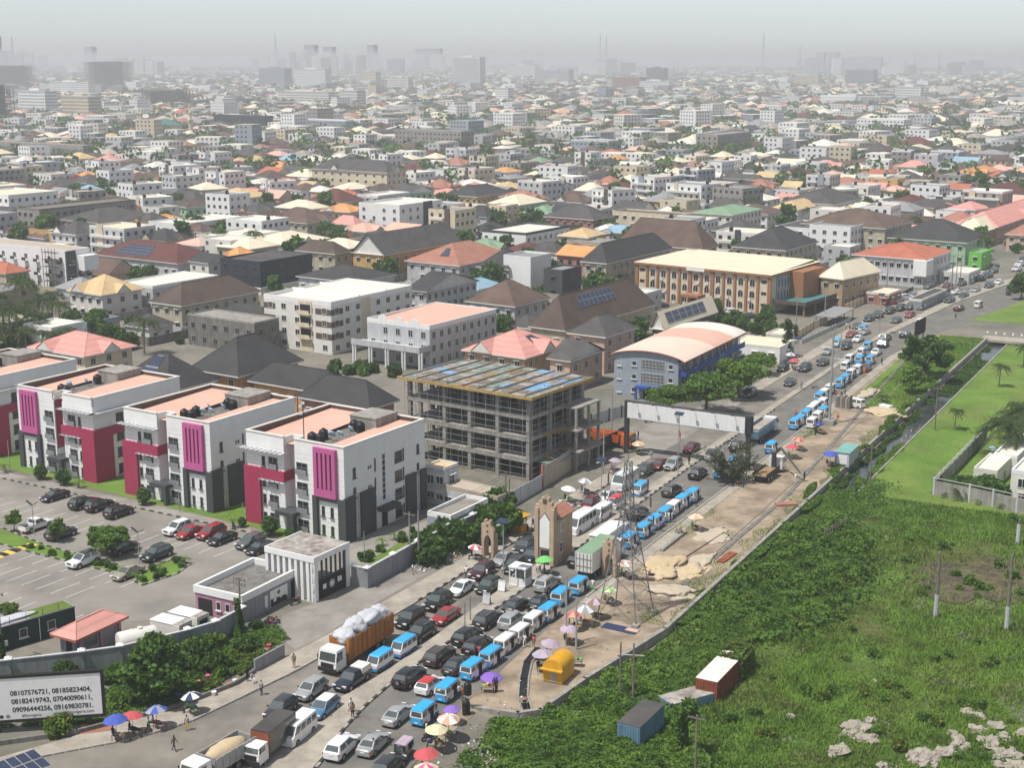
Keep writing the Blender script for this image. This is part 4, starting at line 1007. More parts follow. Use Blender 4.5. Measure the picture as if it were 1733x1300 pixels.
H_("mustard house with black hip roof",(808,333),752,870,7.5,"hip",4.0,"r_black","mustard",2)
H_("pale green house with white columns and cream roof",(880,347),825,926,7.0,"hip",3.5,"r_cream","green_wall",2,style="balc")
B_("white two-storey terrace with black parapet band",(890,394),816,964,8.0,"flat",.7,"r_pale","white",2,trim="charcoal",style="plain")
H_("brick-red house with white window trims and dark roof",(1005,372),919,1041,7.5,"hip",4.5,"r_dark","brick",2)
B_("cream office with brown stair tower and roof solar array",(1150,364),1037,1172,9.5,"flat",.6,"r_choc","cream",3,trim="cream")
H_("very large brown hip roof left behind the hotel",(1190,422),1043,1217,7.5,"hip",8.0,"r_brown","beige",2)
H_("tall beige house with black roof touching the hotel's end",(1027,446),981,1139,9.6,"hip",5.0,"r_black","beige",3)
B_("white windowless box on a dark podium",(898,435),852,933,10.5,"flat",.5,"r_grey","white",0,trim="white")
H_("grey house with black roof tucked behind the white box",(862,456),805,906,6.5,"hip",5.0,"r_black","palegrey",2)
B_("charcoal modern house with flat roof and yellow-lit glazing",(952,457),920,984,8.5,"flat",.5,"r_grey","charcoal",2,trim="charcoal",fr="frame_dark")
H_("white house with rich brown hip roof beside a round tree",(872,519),786,932,6.6,"hip",5.2,"r_brown","palegrey",2)
r,a,b=H_("dark brown many-sloped roof covered with solar panels",(957,560),893,1110,5.5,"hip",7.0,"r_choc","beige",1,solar=("r",8,2,.22,.66,.5,.88))
H_("peach house with slate hip roof and glazed corner",(1025,571),958,1080,8.2,"hip",3.5,"r_dark","peach",3)
H_("wide salmon sheet roof behind the unfinished frame",(890,607),780,966,5.5,"hipg",4.0,"r_salmon","tan",2,solar=("r",4,1,.4,.75,.4,.7))
H_("peach house with grey hip roof beside the vaulted block",(966,612),924,1026,6.5,"gablex",3.0,"r_dark","peach",2)
H_("cream gable roof with a long solar array between hotel and vaulted block",(1124,558),1098,1216,4.2,"gable",4.0,"r_cream","brown_band",1,solar=("r",6,2,.1,.8,.25,.85))
H_("small white-roofed shop row right behind the vaulted block",(1320,588),1236,1346,3.6,"slope",.4,"r_cream","white",1,30)
H_("tan house with pale yellow hip roof next to the hotel",(1428,473),1384,1493,8.0,"hip",4.0,"r_cream","tan",2,az=43)
r,a,b=B_("commercial building with orange-red tiled roof and grey fascia by the road",(1567,440),1440,1614,8.5,"hip",3.0,"r_red","palegrey",2,ncf=10,trim="white",name="shop_building",cat="shop building")
box_part("white_box",r,"white",(-3.5,-.6,3.6,.5,6,8.2))
H_("lime green-walled house under a broad black roof",(1637,411),1501,1672,7.5,"hip",6.0,"r_black","green_wall",2)
B_("bright lime green shop block beside the black-roofed house",(1662,428),1640,1680,6.0,"flat",.4,"r_green","lime_wall",2,name="shop_building",cat="shop building",trim="lime_wall")
H_("wide chestnut-brown roof over a long pale block",(1500,387),1355,1547,9.0,"hip",5.0,"r_brown","beige",3)
B_("white unfinished three-storey house with scaffolding",(1440,384),1370,1488,10.0,"flat",.6,"r_grey","white",3,trim="white",style="plain")
H_("big tan apartment house with black hip roof directly behind the hotel",(1330,424),1237,1386,8.5,"hip",5.5,"r_black","beige",3)
B_("white flats with dark flat roof behind the tan apartment house",(1398,388),1312,1442,8.5,"flat",.5,"r_dark","white",3,trim="white")
B_("white flats with sage green roof",(1240,364),1168,1292,9.0,"hip",2.2,"r_green","offwhite",3)
H_("white house with long brown roof beside the sage-roofed flats",(1300,363),1228,1330,6.5,"hip",3.0,"r_brown","white",2)
H_("white house with ochre hip roof",(1352,355),1303,1393,6.5,"hip",3.0,"r_tan","white",2)
H_("large grey-brown roof with solar strip behind the ochre-roofed house",(1410,346),1320,1461,7.5,"hip",5.0,"r_dark","white",2,solar=("f",8,1,.35,.6,.7,.85))
H_("little white house with pale mint roof",(1300,339),1254,1323,6.0,"hip",2.0,"r_pale","white",2)
H_("orange-roofed house at the foot of tall trees",(1650,297),1607,1692,6.5,"hipg",3.0,"r_orange","peach",2)
H_("white house with chocolate roof near the picture's edge",(1700,334),1640,1748,5.5,"hip",4.0,"r_maroon","white",2)
H_("pinkish-red roofs over shops along the bend of the road",(1690,384),1612,1790,6.5,"hipg",4.5,"r_salmon","peach",2)
H_("cream roof house just above the green shop block",(1668,392),1610,1706,6.0,"hip",4.0,"r_cream","tan",2)
H_("terracotta roof over shops at the right-hand picture edge",(1760,400),1700,1840,6.0,"hip",4.0,"r_terra","peach",2)
H_("low grey roadside shop with flat sheet roof",(1640,462),1590,1660,3.6,"slope",.3,"r_pale","palegrey",1,name="shop_building",cat="shop building")
H_("grey sheet-walled workshop beside the road",(1560,507),1538,1602,3.0,"slope",.3,"r_dark","grey_wall",0,name="shed",cat="shed")
H_("small cream-roofed gate lodge in front of the yellow-roofed house",(1505,497),1465,1525,3.4,"slope",.3,"r_cream","brick",1,name="lodge",cat="lodge")
H_("low cream kiosk with flat roof at the hotel entrance",(1324,566),1296,1344,3.2,"flat",.3,"r_cream","cream",1,name="lodge",cat="lodge")
# --- left side
r,a,b=B_("long white gallery block with taupe roof and charcoal end",(112,424),-60,152,12.5,"slope",.9,"r_taupe","white",3,ncf=9,ncr=3,style="balc",trim="white")
box_part("charcoal_end",r,"charcoal",(-.6,-.08,0,.08,3.2,12.2));box_part("white_box",r,"white",(.081,3.3,6.5,3.5,b,10.8))
st=MB()
for i in range(5):st.tube((-8+i*1.4,-2.2,0),(-8+i*1.4,-2.2,13),.09,n=4)
for k in range(6):st.box(-8.2,-2.3,2.1*k +1.2,-2.2,-.9,2.1*k +1.3)
ob("stair_scaffold",st.mesh("stair_scaffold","brown_band"),r)["kind"]="stuff"
H_("tan-gabled house with dark and white front beside the palms",(172,500),112,245,6.8,"hipg",4.0,"r_tan","offwhite",2,az=36)
B_("white house with planted balcony and pale flat roof",(258,484),198,369,7.5,"slope",.6,"r_pale","palegrey",2,style="plain",trim="white")
H_("beige house with long brown hip roof behind the raw concrete shell",(307,518),251,443,6.8,"hip",4.5,"r_choc","beige",2)
B_("raw concrete house shell with rubble-strewn roof",(430,546),317,472,7.5,"flat",.3,"concrete","concrete_dark",2,style="plain",trim="concrete",fr="concrete")
H_("maroon roof carrying wide blue solar arrays",(300,446),156,373,5.5,"hip",4.5,"r_maroon","palegrey",1,solar=("f",14,4,.18,.62,.15,.75))
B_("white row of boxy balconied houses",(308,379),251,413,8.0,"flat",.5,"r_pale","white",2,style="balc",trim="white")
B_("cream row houses with red balcony recesses",(395,402),332,474,7.5,"flat",.5,"r_pale","cream",2,style="balc",trim="offwhite")
H_("pink-walled house with grey hip roof beside the white row",(165,377),97,268,6.0,"hip",4.0,"r_dark","peach",2)
B_("unfinished block with timber-propped top floor",(66,354),28,229,10.5,"flat",.4,"oldwood","concrete",3,trim="oldwood",fr="concrete")
B_("tall white flats at the left-hand picture edge",(14,330),-60,98,13.0,"flat",.6,"r_cream","white",4,trim="white")
B_("white cube house with small slit windows",(205,319),178,241,8.0,"flat",.4,"r_grey","white",2,trim="white")
B_("white cube house beside its twin, to the right",(266,321),240,301,8.5,"flat",.4,"r_grey","white",2,trim="white")
H_("grey-blue low hip roof between the white cubes and the ochre roof",(330,342),272,362,6.0,"hip",4.0,"r_dark","palegrey",2)
H_("white house with wide ochre hip roof",(408,336),344,464,6.0,"hip",3.5,"r_tan","offwhite",2)
H_("cream low hip roofs behind the navy building",(480,415),408,560,5.5,"hipg",3.0,"r_cream","offwhite",1)
H_("dark low roofs in front of the ochre hall",(600,478),500,672,5.5,"hip",3.0,"r_black","palegrey",1)
r,a,b=B_("beige gabled mansion block with slate roofs",(655,292),525,690,13.0,"hipg",5.0,"r_dark","cream",4,ncf=9)
B_("long white school-like block with porthole windows",(822,292),721,848,8.5,"slope",.5,"r_grey","white",2,trim="white",style="plain")
B_("raw concrete apartment shell with netted end",(780,222),668,802,17.0,"flat",.5,"concrete","concrete",5,trim="concrete",fr="concrete",style="plain")
B_("grey concrete apartment shell with open balconies",(1215,228),1178,1272,17.0,"flat",.5,"r_grey","concrete",5,trim="concrete",fr="concrete")
B_("modern flats with dark glazed bays and white roof",(585,203),506,598,14.0,"flat",.8,"r_pale","bluegrey",4,trim="white")
B_("black-netted office block under construction",(448,196),361,462,15.0,"flat",.5,"r_grey","navy",4,trim="navy",fr="frame_dark")
B_("long grey concrete block at the left of the mosque",(140,246),-60,158,12.5,"flat",.5,"r_taupe","concrete",3,trim="concrete",style="balc")
B_("white block with dark striped bays beside red roofs",(1030,238),966,1052,12.0,"flat",.5,"r_grey","bluegrey",3,trim="white")
H_("red hip roof right of the striped white block",(1045,263),1000,1070,6.0,"hip",3.5,"r_red","beige",2)
H_("blue-black broad hip roof below the red roof",(1040,282),990,1072,6.0,"hip",4.0,"r_black","cream",2)
B_("white house with black framed bays in the middle distance",(1222,274),1188,1242,11.0,"flat",.5,"r_grey","white",3,trim="white")
B_("long white block of stepped flats on the far right",(1530,202),1450,1545,13.0,"flat",.6,"r_pale","white",4,trim="white")
B_("white five-storey flats in front of the stepped block",(1448,162),1388,1462,16.0,"flat",.6,"r_pale","white",4,trim="white")
B_("white house with large dark glazing at the far right edge",(1700,234),1668,1760,9.0,"flat",.6,"r_grey","white",3,trim="white")

# --- towers and landmarks farther off: (left px, right px, base row, top row)
def tower(label,x0,x1,yb,yt,wall,style,dep=16.0,name="office_block",cat="office block",trim="palegrey",az=None):
 yb=max(yb,119 if yb < 106 else 128);cx=(x0 +x1)/2;X,Y=g(cx,yb);az_=34 if az is None else az
 k=F/(Y*C_ +H*S_);span=(x1 -x0)/k
 ca,sa=math.cos(R(az_)),math.sin(R(az_))
 w_=max(4.0,(span -dep*abs(sa))/ca);zt=2.0
 if w_ < dep*.6:w_=span/(ca +sa);dep=w_
 while pr(X,Y,zt)[1]> yt and zt < 200:zt+= .25
 root=thing(name,label,cat,(X,Y,0),-R(az_));FOOT.append((X,Y,az_,-w_/2,w_/2,-dep/2,dep/2))
 fl=max(3,int(zt/3.3));fh=zt/fl
 if style == "frame":
  for k_ in range(1,fl +1):ob("floor_slab",MB().box(-w_/2,-dep/2,k_*fh -.35,w_/2,dep/2,k_*fh).mesh("floor_slab",wall),root)
  cm_=MB();
  for x in np.linspace(-w_/2+.3,w_/2-.3,max(3,int(w_/5))):
   for y in np.linspace(-dep/2+.3,dep/2-.3,max(3,int(dep/5))):cm_.box(x -.3,y -.3,0,x +.3,y +.3,zt +1.0)
  ob("column_grid",cm_.mesh("column_grid",wall),root)["kind"]="stuff";ob("core",MB().box(-w_*.3,-dep*.2,0,w_*.3,dep*.3,zt +2).mesh("core","concrete_dark"),root)
 else:
  ob("wall",MB().box(-w_/2,-dep/2,0,w_/2,dep/2,zt).mesh("wall",wall),root)
  ob("roof_edge",MB().box(-w_/2-.2,-dep/2-.2,zt +.001,w_/2+.2,dep/2+.2,zt +.7).mesh("roof_edge",trim),root)
  ob("roof_house",MB().box(-w_*.2,-dep*.2,zt +.7,w_*.15,dep*.2,zt +3.4).mesh("roof_house",wall),root)
  wn=MB()
  if style == "fins":
   for x in np.arange(-w_/2+.8,w_/2-.8,2.6):wn.box(x,-dep/2-.05,2,x +1.3,-dep/2-.003,zt -2)
   for y in np.arange(-dep/2+.8,dep/2-.8,2.6):wn.box(w_/2+.003,y,2,w_/2+.05,y +1.3,zt -2)
  else:
   for k_ in range(fl):
    z=k_*fh +fh*.3
    for x in np.arange(-w_/2+1.0,w_/2-1.4,2.8):wn.box(x,-dep/2-.05,z,x +1.6,-dep/2-.003,z +fh*.5)
    for y in np.arange(-dep/2+1.0,dep/2-1.4,2.8):wn.box(w_/2+.003,y,z,w_/2+.05,y +1.6,z +fh*.5)
  ob("window_grid",wn.mesh("window_grid","glass_grey"),root)["kind"]="stuff"
 return root,w_,dep,zt
tower("bare concrete tower frame at the left picture edge, upper one",-40,70,152,112,"concrete_dark","frame",22)
tower("bare concrete tower frame at the left picture edge, lower and nearer",-50,30,208,146,"concrete_dark","frame",20)
tower("wide bare concrete frame left of the mosque, far off",138,232,152,105,"concrete_dark","frame",22)
tower("white modern block with dark side next to the bare frames",30,102,196,154,"white","grid",18)
tower("long white flats behind the modern white block",78,168,166,139,"white","grid",14)
tower("beige unfinished block beside the white modern block",104,176,204,163,"cream","grid",18)
tower("long dark open frame behind the mosque",232,332,184,153,"concrete_dark","frame",20)
tower("grey office pair in the far centre left, left half",437,496,150,115,"bluegrey","grid",24)
tower("white office pair in the far centre left, right half",497,563,152,117,"white","grid",20)
tower("cream block with dark neighbour right of the white pair",603,645,148,121,"cream","grid",18)
tower("grey-blue tower alone in the haze, centre left",655,686,124,99,"bluegrey","fins",26)
tower("white finned tower pair rising over the middle of the city",766,822,148,96,"white","fins",24)
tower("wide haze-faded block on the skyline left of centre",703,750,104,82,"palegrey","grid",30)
tower("cream four-storey flats below the finned tower",655,700,158,131,"offwhite","grid",16)
tower("white and dark flats below the left offices",575,620,186,153,"offwhite","grid",18)
tower("long cream flats at the left of the white and dark flats",468,572,180,155,"offwhite","grid",16)
tower("black glass office box in the far right centre",1094,1130,142,115,"navy","grid",24,trim="navy")
tower("white flats just below the black glass office",1083,1137,158,137,"white","grid",16)
tower("brown unfinished block beside the black glass office",1036,1092,156,130,"brick","grid",22)
tower("blue-grey office with copper stripes on the right skyline",1431,1482,148,117,"bluegrey","fins",24)
tower("pair of pale towers on the right skyline, left one",1379,1397,116,88,"palegrey","grid",26)
tower("pair of pale towers on the right skyline, right one",1400,1420,116,88,"palegrey","grid",26)
tower("long pale block on the skyline right of the tower pair",1434,1490,114,96,"palegrey","grid",26)
tower("white four-storey flats with side stair on the far right",1515,1562,176,147,"white","grid",18)
tower("cream block with blue side in the far right centre",1345,1388,150,128,"cream","grid",18)
tower("white flats with blue base, centre of the city",838,870,176,149,"white","grid",16)
tower("white office block right of the finned towers",858,912,134,110,"white","grid",24)
tower("glassy grey flats right of the finned towers",905,970,146,118,"palegrey","grid",22)
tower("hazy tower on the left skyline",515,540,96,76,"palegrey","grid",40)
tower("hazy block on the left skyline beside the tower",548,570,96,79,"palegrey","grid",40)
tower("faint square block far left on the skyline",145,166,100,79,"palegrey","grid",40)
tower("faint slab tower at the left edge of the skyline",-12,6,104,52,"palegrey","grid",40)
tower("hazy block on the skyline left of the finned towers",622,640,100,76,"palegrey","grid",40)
tower("white flats in front of long cream roof line, far right",1500,1530,128,104,"white","grid",20)
# mosque
X,Y=g(262,236);MQ=thing("mosque","cream mosque with green roof and four minarets","mosque",(X,Y,0),-R(38));FOOT.append((X,Y,38,-34,12,-8,40))
ob("wall",MB().box(-9,0,0,9,22,12).mesh("wall","cream"),MQ);ob("roof",roof_mesh("hip",-9,9,0,22,12,5,"r_teal","cream",1.0),MQ)
for i,(x,y) in enumerate(((-28,6),(-14,-2),(-12,30),(6,34))):
 m=MB();m.tube((0,0,0),(0,0,15),2.0,1.7,10).tube((0,0,15),(0,0,16),3.0,3.0,10).tube((0,0,16),(0,0,21),1.4,1.2,10).tube((0,0,21),(0,0,22),2.1,2.1,10).tube((0,0,22),(0,0,26),1.2,.05,10)
 ob("minaret",m.mesh("minaret","cream"),MQ,(x,y,0))
for z in (2.5,7.0):
 for x in np.arange(-7.5,8,2.5):ob("window",winj(1.0,1.7,"plain"),MQ,(x,-.005,z))
# masts on the skyline
for px,yb,yt in ((468,104,56),(1015,104,57),(1025,106,60),(1290,112,55),(1352,112,76),(1588,118,88),(25,110,62),(1546,118,96),(826,112,82)):
 X,Y=g(px,134);zt=5
 while pr(X,Y,zt)[1]> yt and zt < 250:zt+= .5
 m=MB();wb=zt*.035
 for sx,sy in ((-1,-1),(1,-1),(1,1),(-1,1)):m.tube((sx*wb,sy*wb,0),(sx*.5,sy*.5,zt),.3,n=3)
 for k in range(10):
  z0,z1=zt*k/10,zt*(k +1)/10;w0,w1=wb +(.5-wb)*k/10,wb +(.5-wb)*(k +1)/10
  m.tube((-w0,-w0,z0),(w1,-w1,z1),.18,n=3);m.tube((w0,-w0,z0),(-w1,-w1,z1),.18,n=3);m.tube((w0,w0,z0),(w1,-w1,z1),.18,n=3)
 tag(ob("radio_mast",m.mesh("radio_mast","steel"),None,(X,Y,0)),"hazy lattice radio mast standing on the far skyline","mast","radio masts on the skyline")

# ================================================================== the rest of the city
def clear(X,Y,r):
 for (x,y,az_,x0,x1,y0,y1) in FOOT:
  dx,dy=X -x,Y -y
  if dx*dx +dy*dy > 9000:continue
  c,s=math.cos(R(az_)),math.sin(R(az_))
  lx,ly=c*dx -s*dy,s*dx +c*dy
  if x0 -r < lx < x1 +r and y0 -r < ly < y1 +r:return False
 return True
def offroad(X,Y,m=14):
 s,l=SL(X,Y)
 if s < 640:return not (li(T_LK,max(60,s))-m < l)
 return not (li(T_LK,640)+(s -640)*.33-m < l < li(T_LK,640)+(s -640)*.33+m +14)
ROOFC=["r_black"]*9+["r_dark"]*12+["r_brown"]*9+["r_choc"]*7+["r_maroon"]*5+["r_cream"]*10+["r_pale"]*8+["r_tan"]*6+["r_salmon"]*6+["r_peach"]*5+["r_orange"]*4+["r_terra"]*4+["r_red"]*3+["r_grey"]*9+["r_green"]*2+["r_blue"]
ROOFF=["r_black"]*5+["r_dark"]*10+["r_brown"]*7+["r_choc"]*6+["r_maroon"]*3+["r_cream"]*6+["r_pale"]*6+["r_taupe"]*6+["r_tan"]*2+["r_peach"]*3+["r_terra"]*3+["r_red"]+["r_grey"]*10+["r_rust"]*5
CN=dict(r_taupe="taupe",r_rust="weathered")
WALLC=["white"]*6+["offwhite"]*6+["cream"]*5+["beige"]*4+["palegrey"]*4+["peach"]*2+["mustard","green_wall","bluegrey","brick"]
CN.update(r_black="black",r_dark="slate-grey",r_brown="brown",r_choc="dark brown",r_maroon="maroon",r_cream="cream",r_pale="off-white",r_tan="ochre",r_salmon="pink",r_peach="peach",r_orange="orange",r_terra="terracotta",r_red="red",r_grey="light grey",r_green="green",r_blue="blue",
          white="white",offwhite="off-white",cream="cream",beige="beige",palegrey="pale grey",peach="peach",mustard="mustard",green_wall="pale green",bluegrey="blue-grey",brick="brick-red")
LMK=[(n_,*g(x_,y_)) for n_,x_,y_ in (("hotel",1200,510),("vaulted block",1120,650),("brown-banded white flats",560,580),("columned mansion",720,600),("ochre hall",660,460),("navy building",440,480),("mosque",250,236),("white finned towers",795,150),("maroon solar roof",290,470),("orange-red shop roof",1540,480),("black netted office",410,228),("arched white block",660,400),("pale green house",880,372),("pink-roofed house",140,630),("white gallery block",80,480),("unfinished timber-topped block",120,390),("gabled beige mansion",610,330),("porthole-windowed school",780,320),("grey concrete shell",1220,280),("netted concrete shell",740,270),("striped white block",1010,275),("brick-red house",980,400),("tan black-roofed flats",1310,455),("lime green house",1600,440),("orange-roofed house",1650,325),("stepped white flats",1500,235),("far white five-storey flats",1430,200),("dark-glazed flats",560,240),("grey block by the mosque",80,290),("bare concrete frames",40,200),("black glass office",1112,150),("copper-striped office",1456,150),("grey-blue tower",670,140),("white office pair",500,152),("white far-right stair flats",1540,180),("row of boxy white houses",330,405),("brown-roofed shell house",340,560),("sage-roofed flats",1230,395),("terracotta solar roof",770,475),("dark brown solar roof",1000,590))]
def where(X,Y,LMK=LMK):
 px,py=pr(X,Y,0);q=min(LMK,key=lambda l:(pr(l[1],l[2],0)[0]-px) ** 2+((pr(l[1],l[2],0)[1]-py)*2.5) ** 2);ax,ay=pr(q[1],q[2],0)
 if abs(px -ax)> abs(py -ay)*2:return ("left of" if px < ax else "right of")+" the "+q[0]
 return ("behind" if py < ay else "in front of")+" the "+q[0]
USED={}
def uniq(s):
 k=USED[s]=USED.get(s,0)+1
 return s if k == 1 else s +", "+("second","third","fourth","fifth","sixth","seventh","eighth","ninth","tenth")[min(k -2,8)]+" such"
def plots():
 r3=random.Random(21);out_=[]
 az_=R(33);row=330.0;ri=0
 while row < 7600:
  far=row/1000.0
  dep=(17 if row < 900 else 18+far*5.5) ;street=7 if ri % 2 else 1.5
  wst=-row*1.45-200;col=wst
  while col < row*.75+200:
   wid=r3.uniform(13,21)*(1 if row < 900 else 1+far*.3)
   cxl,cyl=col +wid/2,row +dep/2
   X=cyl*math.sin(az_)+cxl*math.cos(az_);Y=cyl*math.cos(az_)-cxl*math.sin(az_)
   col+= wid +(6 if r3.random()< .15 else r3.uniform(.5,2.5))
   if Y < 250 or Y > 8200:continue
   px,py=pr(X,Y,4)
   if not (-60< px < 1800 and py < 520):continue
   if not offroad(X,Y):continue
   out_.append((Y,X,wid,dep,py))
  row+= dep +street;ri+= 1
 return sorted(out_)
PL=plots();r4=random.Random(33);indiv=0;flats=0;TREE_SPOTS=[]
stuff={}
def add_stuff(key,verts,faces):
 V,Fc=stuff.setdefault(key,([],[]));o=len(V);V+= verts;Fc+= [tuple(o +i for i in f) for f in faces]
for (Y,X,wid,dep,py) in PL:
 d=math.hypot(X,Y);u=r4.random()
 if u < (.07 if d < 1500 else .05):TREE_SPOTS.append((X,Y,d));continue
 isflat=r4.random()< (.27 if d < 1500 else .2)
 w_,d_=wid*r4.uniform(.72,.92),dep*r4.uniform(.7,.9)
 if d < 1700 and not clear(X,Y,min(w_,d_)*.62+(4 if d < 450 else 0)):
  if d < 1300 and r4.random()< .5:TREE_SPOTS.append((X,Y,d))
  continue
 az_=33+r4.gauss(0,2) if d < 600 else 33+28*math.sin(X*.0045+Y*.0031)*math.sin(Y*.0023+1)+r4.gauss(0,5)
 wc=r4.choice(WALLC);rc=r4.choice(ROOFC if d < 900 else ROOFF)
 if r4.random()< .25:TREE_SPOTS.append((X +r4.uniform(-1,1)*wid*.6,Y +r4.uniform(-1,1)*dep*.6,d))
 if isflat:z=r4.choice((6.5,7,9.5,10,10,12.5,13)) if r4.random()< .93 or d < 1000 else r4.uniform(15,22);h=.6;wc=r4.choice(["white"]*5+["offwhite","palegrey","concrete","cream","bluegrey"]);rc=r4.choice(["r_pale","r_grey","r_cream","r_taupe","concrete"])
 else:z=r4.choice((3.6,3.8,6.4,6.6,6.8,7.0));h=min(w_,d_)*r4.uniform(.16,.27)
 if (not isflat and indiv < 235) or (isflat and flats < 110):
  if isflat:flats+= 1
  else:indiv+= 1
  nm,ct=("flat_roofed_block","apartment building") if isflat else ("bungalow" if z < 5 else "house","house")
  st="two-storey" if 5< z < 8 else ("single-storey" if z < 5 else "multi-storey")
  lab=uniq(("%s flat-roofed block %s" % (CN.get(wc,"concrete"),where(X,Y))) if isflat else "%s house with %s roof %s" % (CN[wc],CN[rc],where(X,Y)))
  root=thing(nm,lab,ct,(X,Y,0),-R(az_),("flat-roofed blocks of the city" if isflat else "pitched-roof houses of the city"))
  o=.55 if not isflat else 0
  ob("wall",MB().box(-w_/2+o,-d_/2+o,0,w_/2-o,d_/2-o,z -(h +.19 if isflat else .27)).mesh("wall",wc),root)
  kind="flat" if isflat else r4.choice(("hip","hip","hipg","hipg","gablex"))
  ob("roof",roof_mesh(kind,-w_/2+o,w_/2-o,-d_/2+o,d_/2-o,z,h,rc,r4.choice(("white","offwhite",wc)),o),root)
  fl=max(1,round(z/3.2));fh=(z -.5)/fl;wn=MB()
  for k in range(fl):
   zc=k*fh +fh*.32
   for x in np.arange(-w_/2+o +1.0,w_/2-o -1.6,2.9+r4.random()):wn.box(x,-d_/2+o -.05,zc,x +1.25,-d_/2+o -.003,zc +1.25)
   for y in np.arange(-d_/2+o +1.0,d_/2-o -1.6,2.9+r4.random()):wn.box(w_/2-o +.003,y,zc,w_/2-o +.05,y +1.25,zc +1.25)
  ob("window_set",wn.mesh("window_set","glass"),root)["kind"]="stuff"
  if isflat and r4.random()< .6:
   x_=r4.uniform(-w_*.35,w_*.2);box_part("front_panel",root,r4.choice(("charcoal","brown_band","cream","bluegrey","palegrey")),(x_,-d_/2-.35,0,x_ +r4.uniform(1.6,3.2),-d_/2-.06,z +r4.uniform(0,.8)))
   for q in range(1,fl):box_part("balcony",root,"offwhite",(-w_/2+1,-d_/2-1.0,q*fh -.15,x_ -.4 if x_ >-w_*.1 else w_/2-1,-d_/2-.06,q*fh +.7))
  if isflat:ob("roof_tank",TANK,root,(r4.uniform(-w_/3,w_/3),r4.uniform(-d_/3,d_/3),z -h),0,scale=1.2)
 else:
  c,s=math.cos(R(az_)),math.sin(R(az_))
  P=lambda x,y,zz:(X +c*x +s*y,Y -s*x +c*y,zz)
  a_,b_=w_/2,d_/2
  if isflat:
   vs_=[P(x,y,zz) for zz in (0,z) for x,y in ((-a_,-b_),(a_,-b_),(a_,b_),(-a_,b_))]
   add_stuff(wc,vs_,[(0,1,5,4),(1,2,6,5),(2,3,7,6),(3,0,4,7)]);add_stuff(rc,vs_[4:],[(0,1,2,3)])
  else:
   e=.6;vs_=[P(x,y,zz) for zz in (0,z) for x,y in ((-a_ +e,-b_ +e),(a_ -e,-b_ +e),(a_ -e,b_ -e),(-a_ +e,b_ -e))]
   add_stuff(wc,vs_,[(0,1,5,4),(1,2,6,5)])
   E_=min(a_,b_);q=[P(-a_,-b_,z),P(a_,-b_,z),P(a_,b_,z),P(-a_,b_,z)]
   if a_ >= b_:q+= [P(-a_ +E_*.95,0,z +h),P(a_ -E_*.95,0,z +h)];fc=[(0,1,5,4),(1,2,5),(2,3,4,5),(3,0,4)]
   else:q+= [P(0,-b_ +E_*.95,z +h),P(0,b_ -E_*.95,z +h)];fc=[(0,1,4),(1,2,5,4),(2,3,5),(3,0,4,5)]
   add_stuff(rc,q,fc)
  if d < 2600:
   fl=max(1,round(z/3.2));wv=[];wf=[]
   for k in range(fl):
    zc=k*(z/fl)+1.0;x=-a_ +1.6
    while x < a_ -2.6:
     o_=len(wv);yy_=-b_ +(.55 if not isflat else -.05)
     wv+= [P(x,yy_,zc),P(x +1.3,yy_,zc),P(x +1.3,yy_,zc +1.3),P(x,yy_,zc +1.3)];wf.append((o_,o_ +1,o_ +2,o_ +3));x+= 3.4
    y=-b_ +1.6
    while y < b_ -2.6:
     o_=len(wv);xx_=a_ -(.55 if not isflat else -.05)
     wv+= [P(xx_,y,zc),P(xx_,y +1.3,zc),P(xx_,y +1.3,zc +1.3),P(xx_,y,zc +1.3)];wf.append((o_,o_ +1,o_ +2,o_ +3));y+= 3.4
   add_stuff("glass",wv,wf)
# infill: small houses, compound walls and trees in the gaps of the nearer streets
r8=random.Random(55);k=0;NF=len(FOOT);tries=0
def near_ok(X,Y):
 px,py=pr(X,Y,0)
 if not (-40< px < 1770 and 150< py < 596):return False
 if 540< px < 680 and py > 560:return False
 if px > 1050 and py > 480 and not (px < 1090):return False
 return offroad(X,Y,12)
while tries < 5200 and k < 150:
 tries+= 1;Y=r8.uniform(285,760);X=r8.uniform(-.40,.40)*Y
 w_,d_=(r8.uniform(8,14),r8.uniform(8,13)) if tries < 3000 else (r8.uniform(5,8),r8.uniform(5,8))
 if not near_ok(X,Y) or not clear(X,Y,max(w_,d_)*.58+.4):continue
 k+= 1;az_=34+r8.gauss(0,1.5);fl_=r8.random()< .3;z=r8.choice((3.4,3.6,6.2,6.5)) if not fl_ else r8.choice((3.2,6.4,9.0));wc=r8.choice(WALLC);rc=r8.choice(ROOFC) if not fl_ else r8.choice(("r_pale","r_grey","concrete"))
 root=thing("bungalow" if z < 5 else "small_house",uniq("small %s house with %s roof %s" % (CN[wc],CN.get(rc,"concrete"),where(X,Y))),"house",(X,Y,0),-R(az_),"small houses in the gaps");FOOT.append((X,Y,az_,-w_/2,w_/2,-d_/2,d_/2));o=.45 if not fl_ else 0;h=.5 if fl_ else min(w_,d_)*r8.uniform(.22,.34)
 ob("wall",MB().box(-w_/2+o,-d_/2+o,0,w_/2-o,d_/2-o,z -(h +.19 if fl_ else .27)).mesh("wall",wc),root);ob("roof",roof_mesh("flat" if fl_ else r8.choice(("hip","hipg","gablex")),-w_/2+o,w_/2-o,-d_/2+o,d_/2-o,z,h,rc,wc,o),root)
 me=winj(1.1,1.1,"plain")
 for q in range(max(1,int(z/3))):
  for x in (-w_*.25,w_*.2):ob("window",me,root,(x,-d_/2+o -.004,q*3+1.1))
  for y in (-d_*.22,d_*.22):ob("window",me,root,(w_/2-o +.004,y,q*3+1.1),R(90))
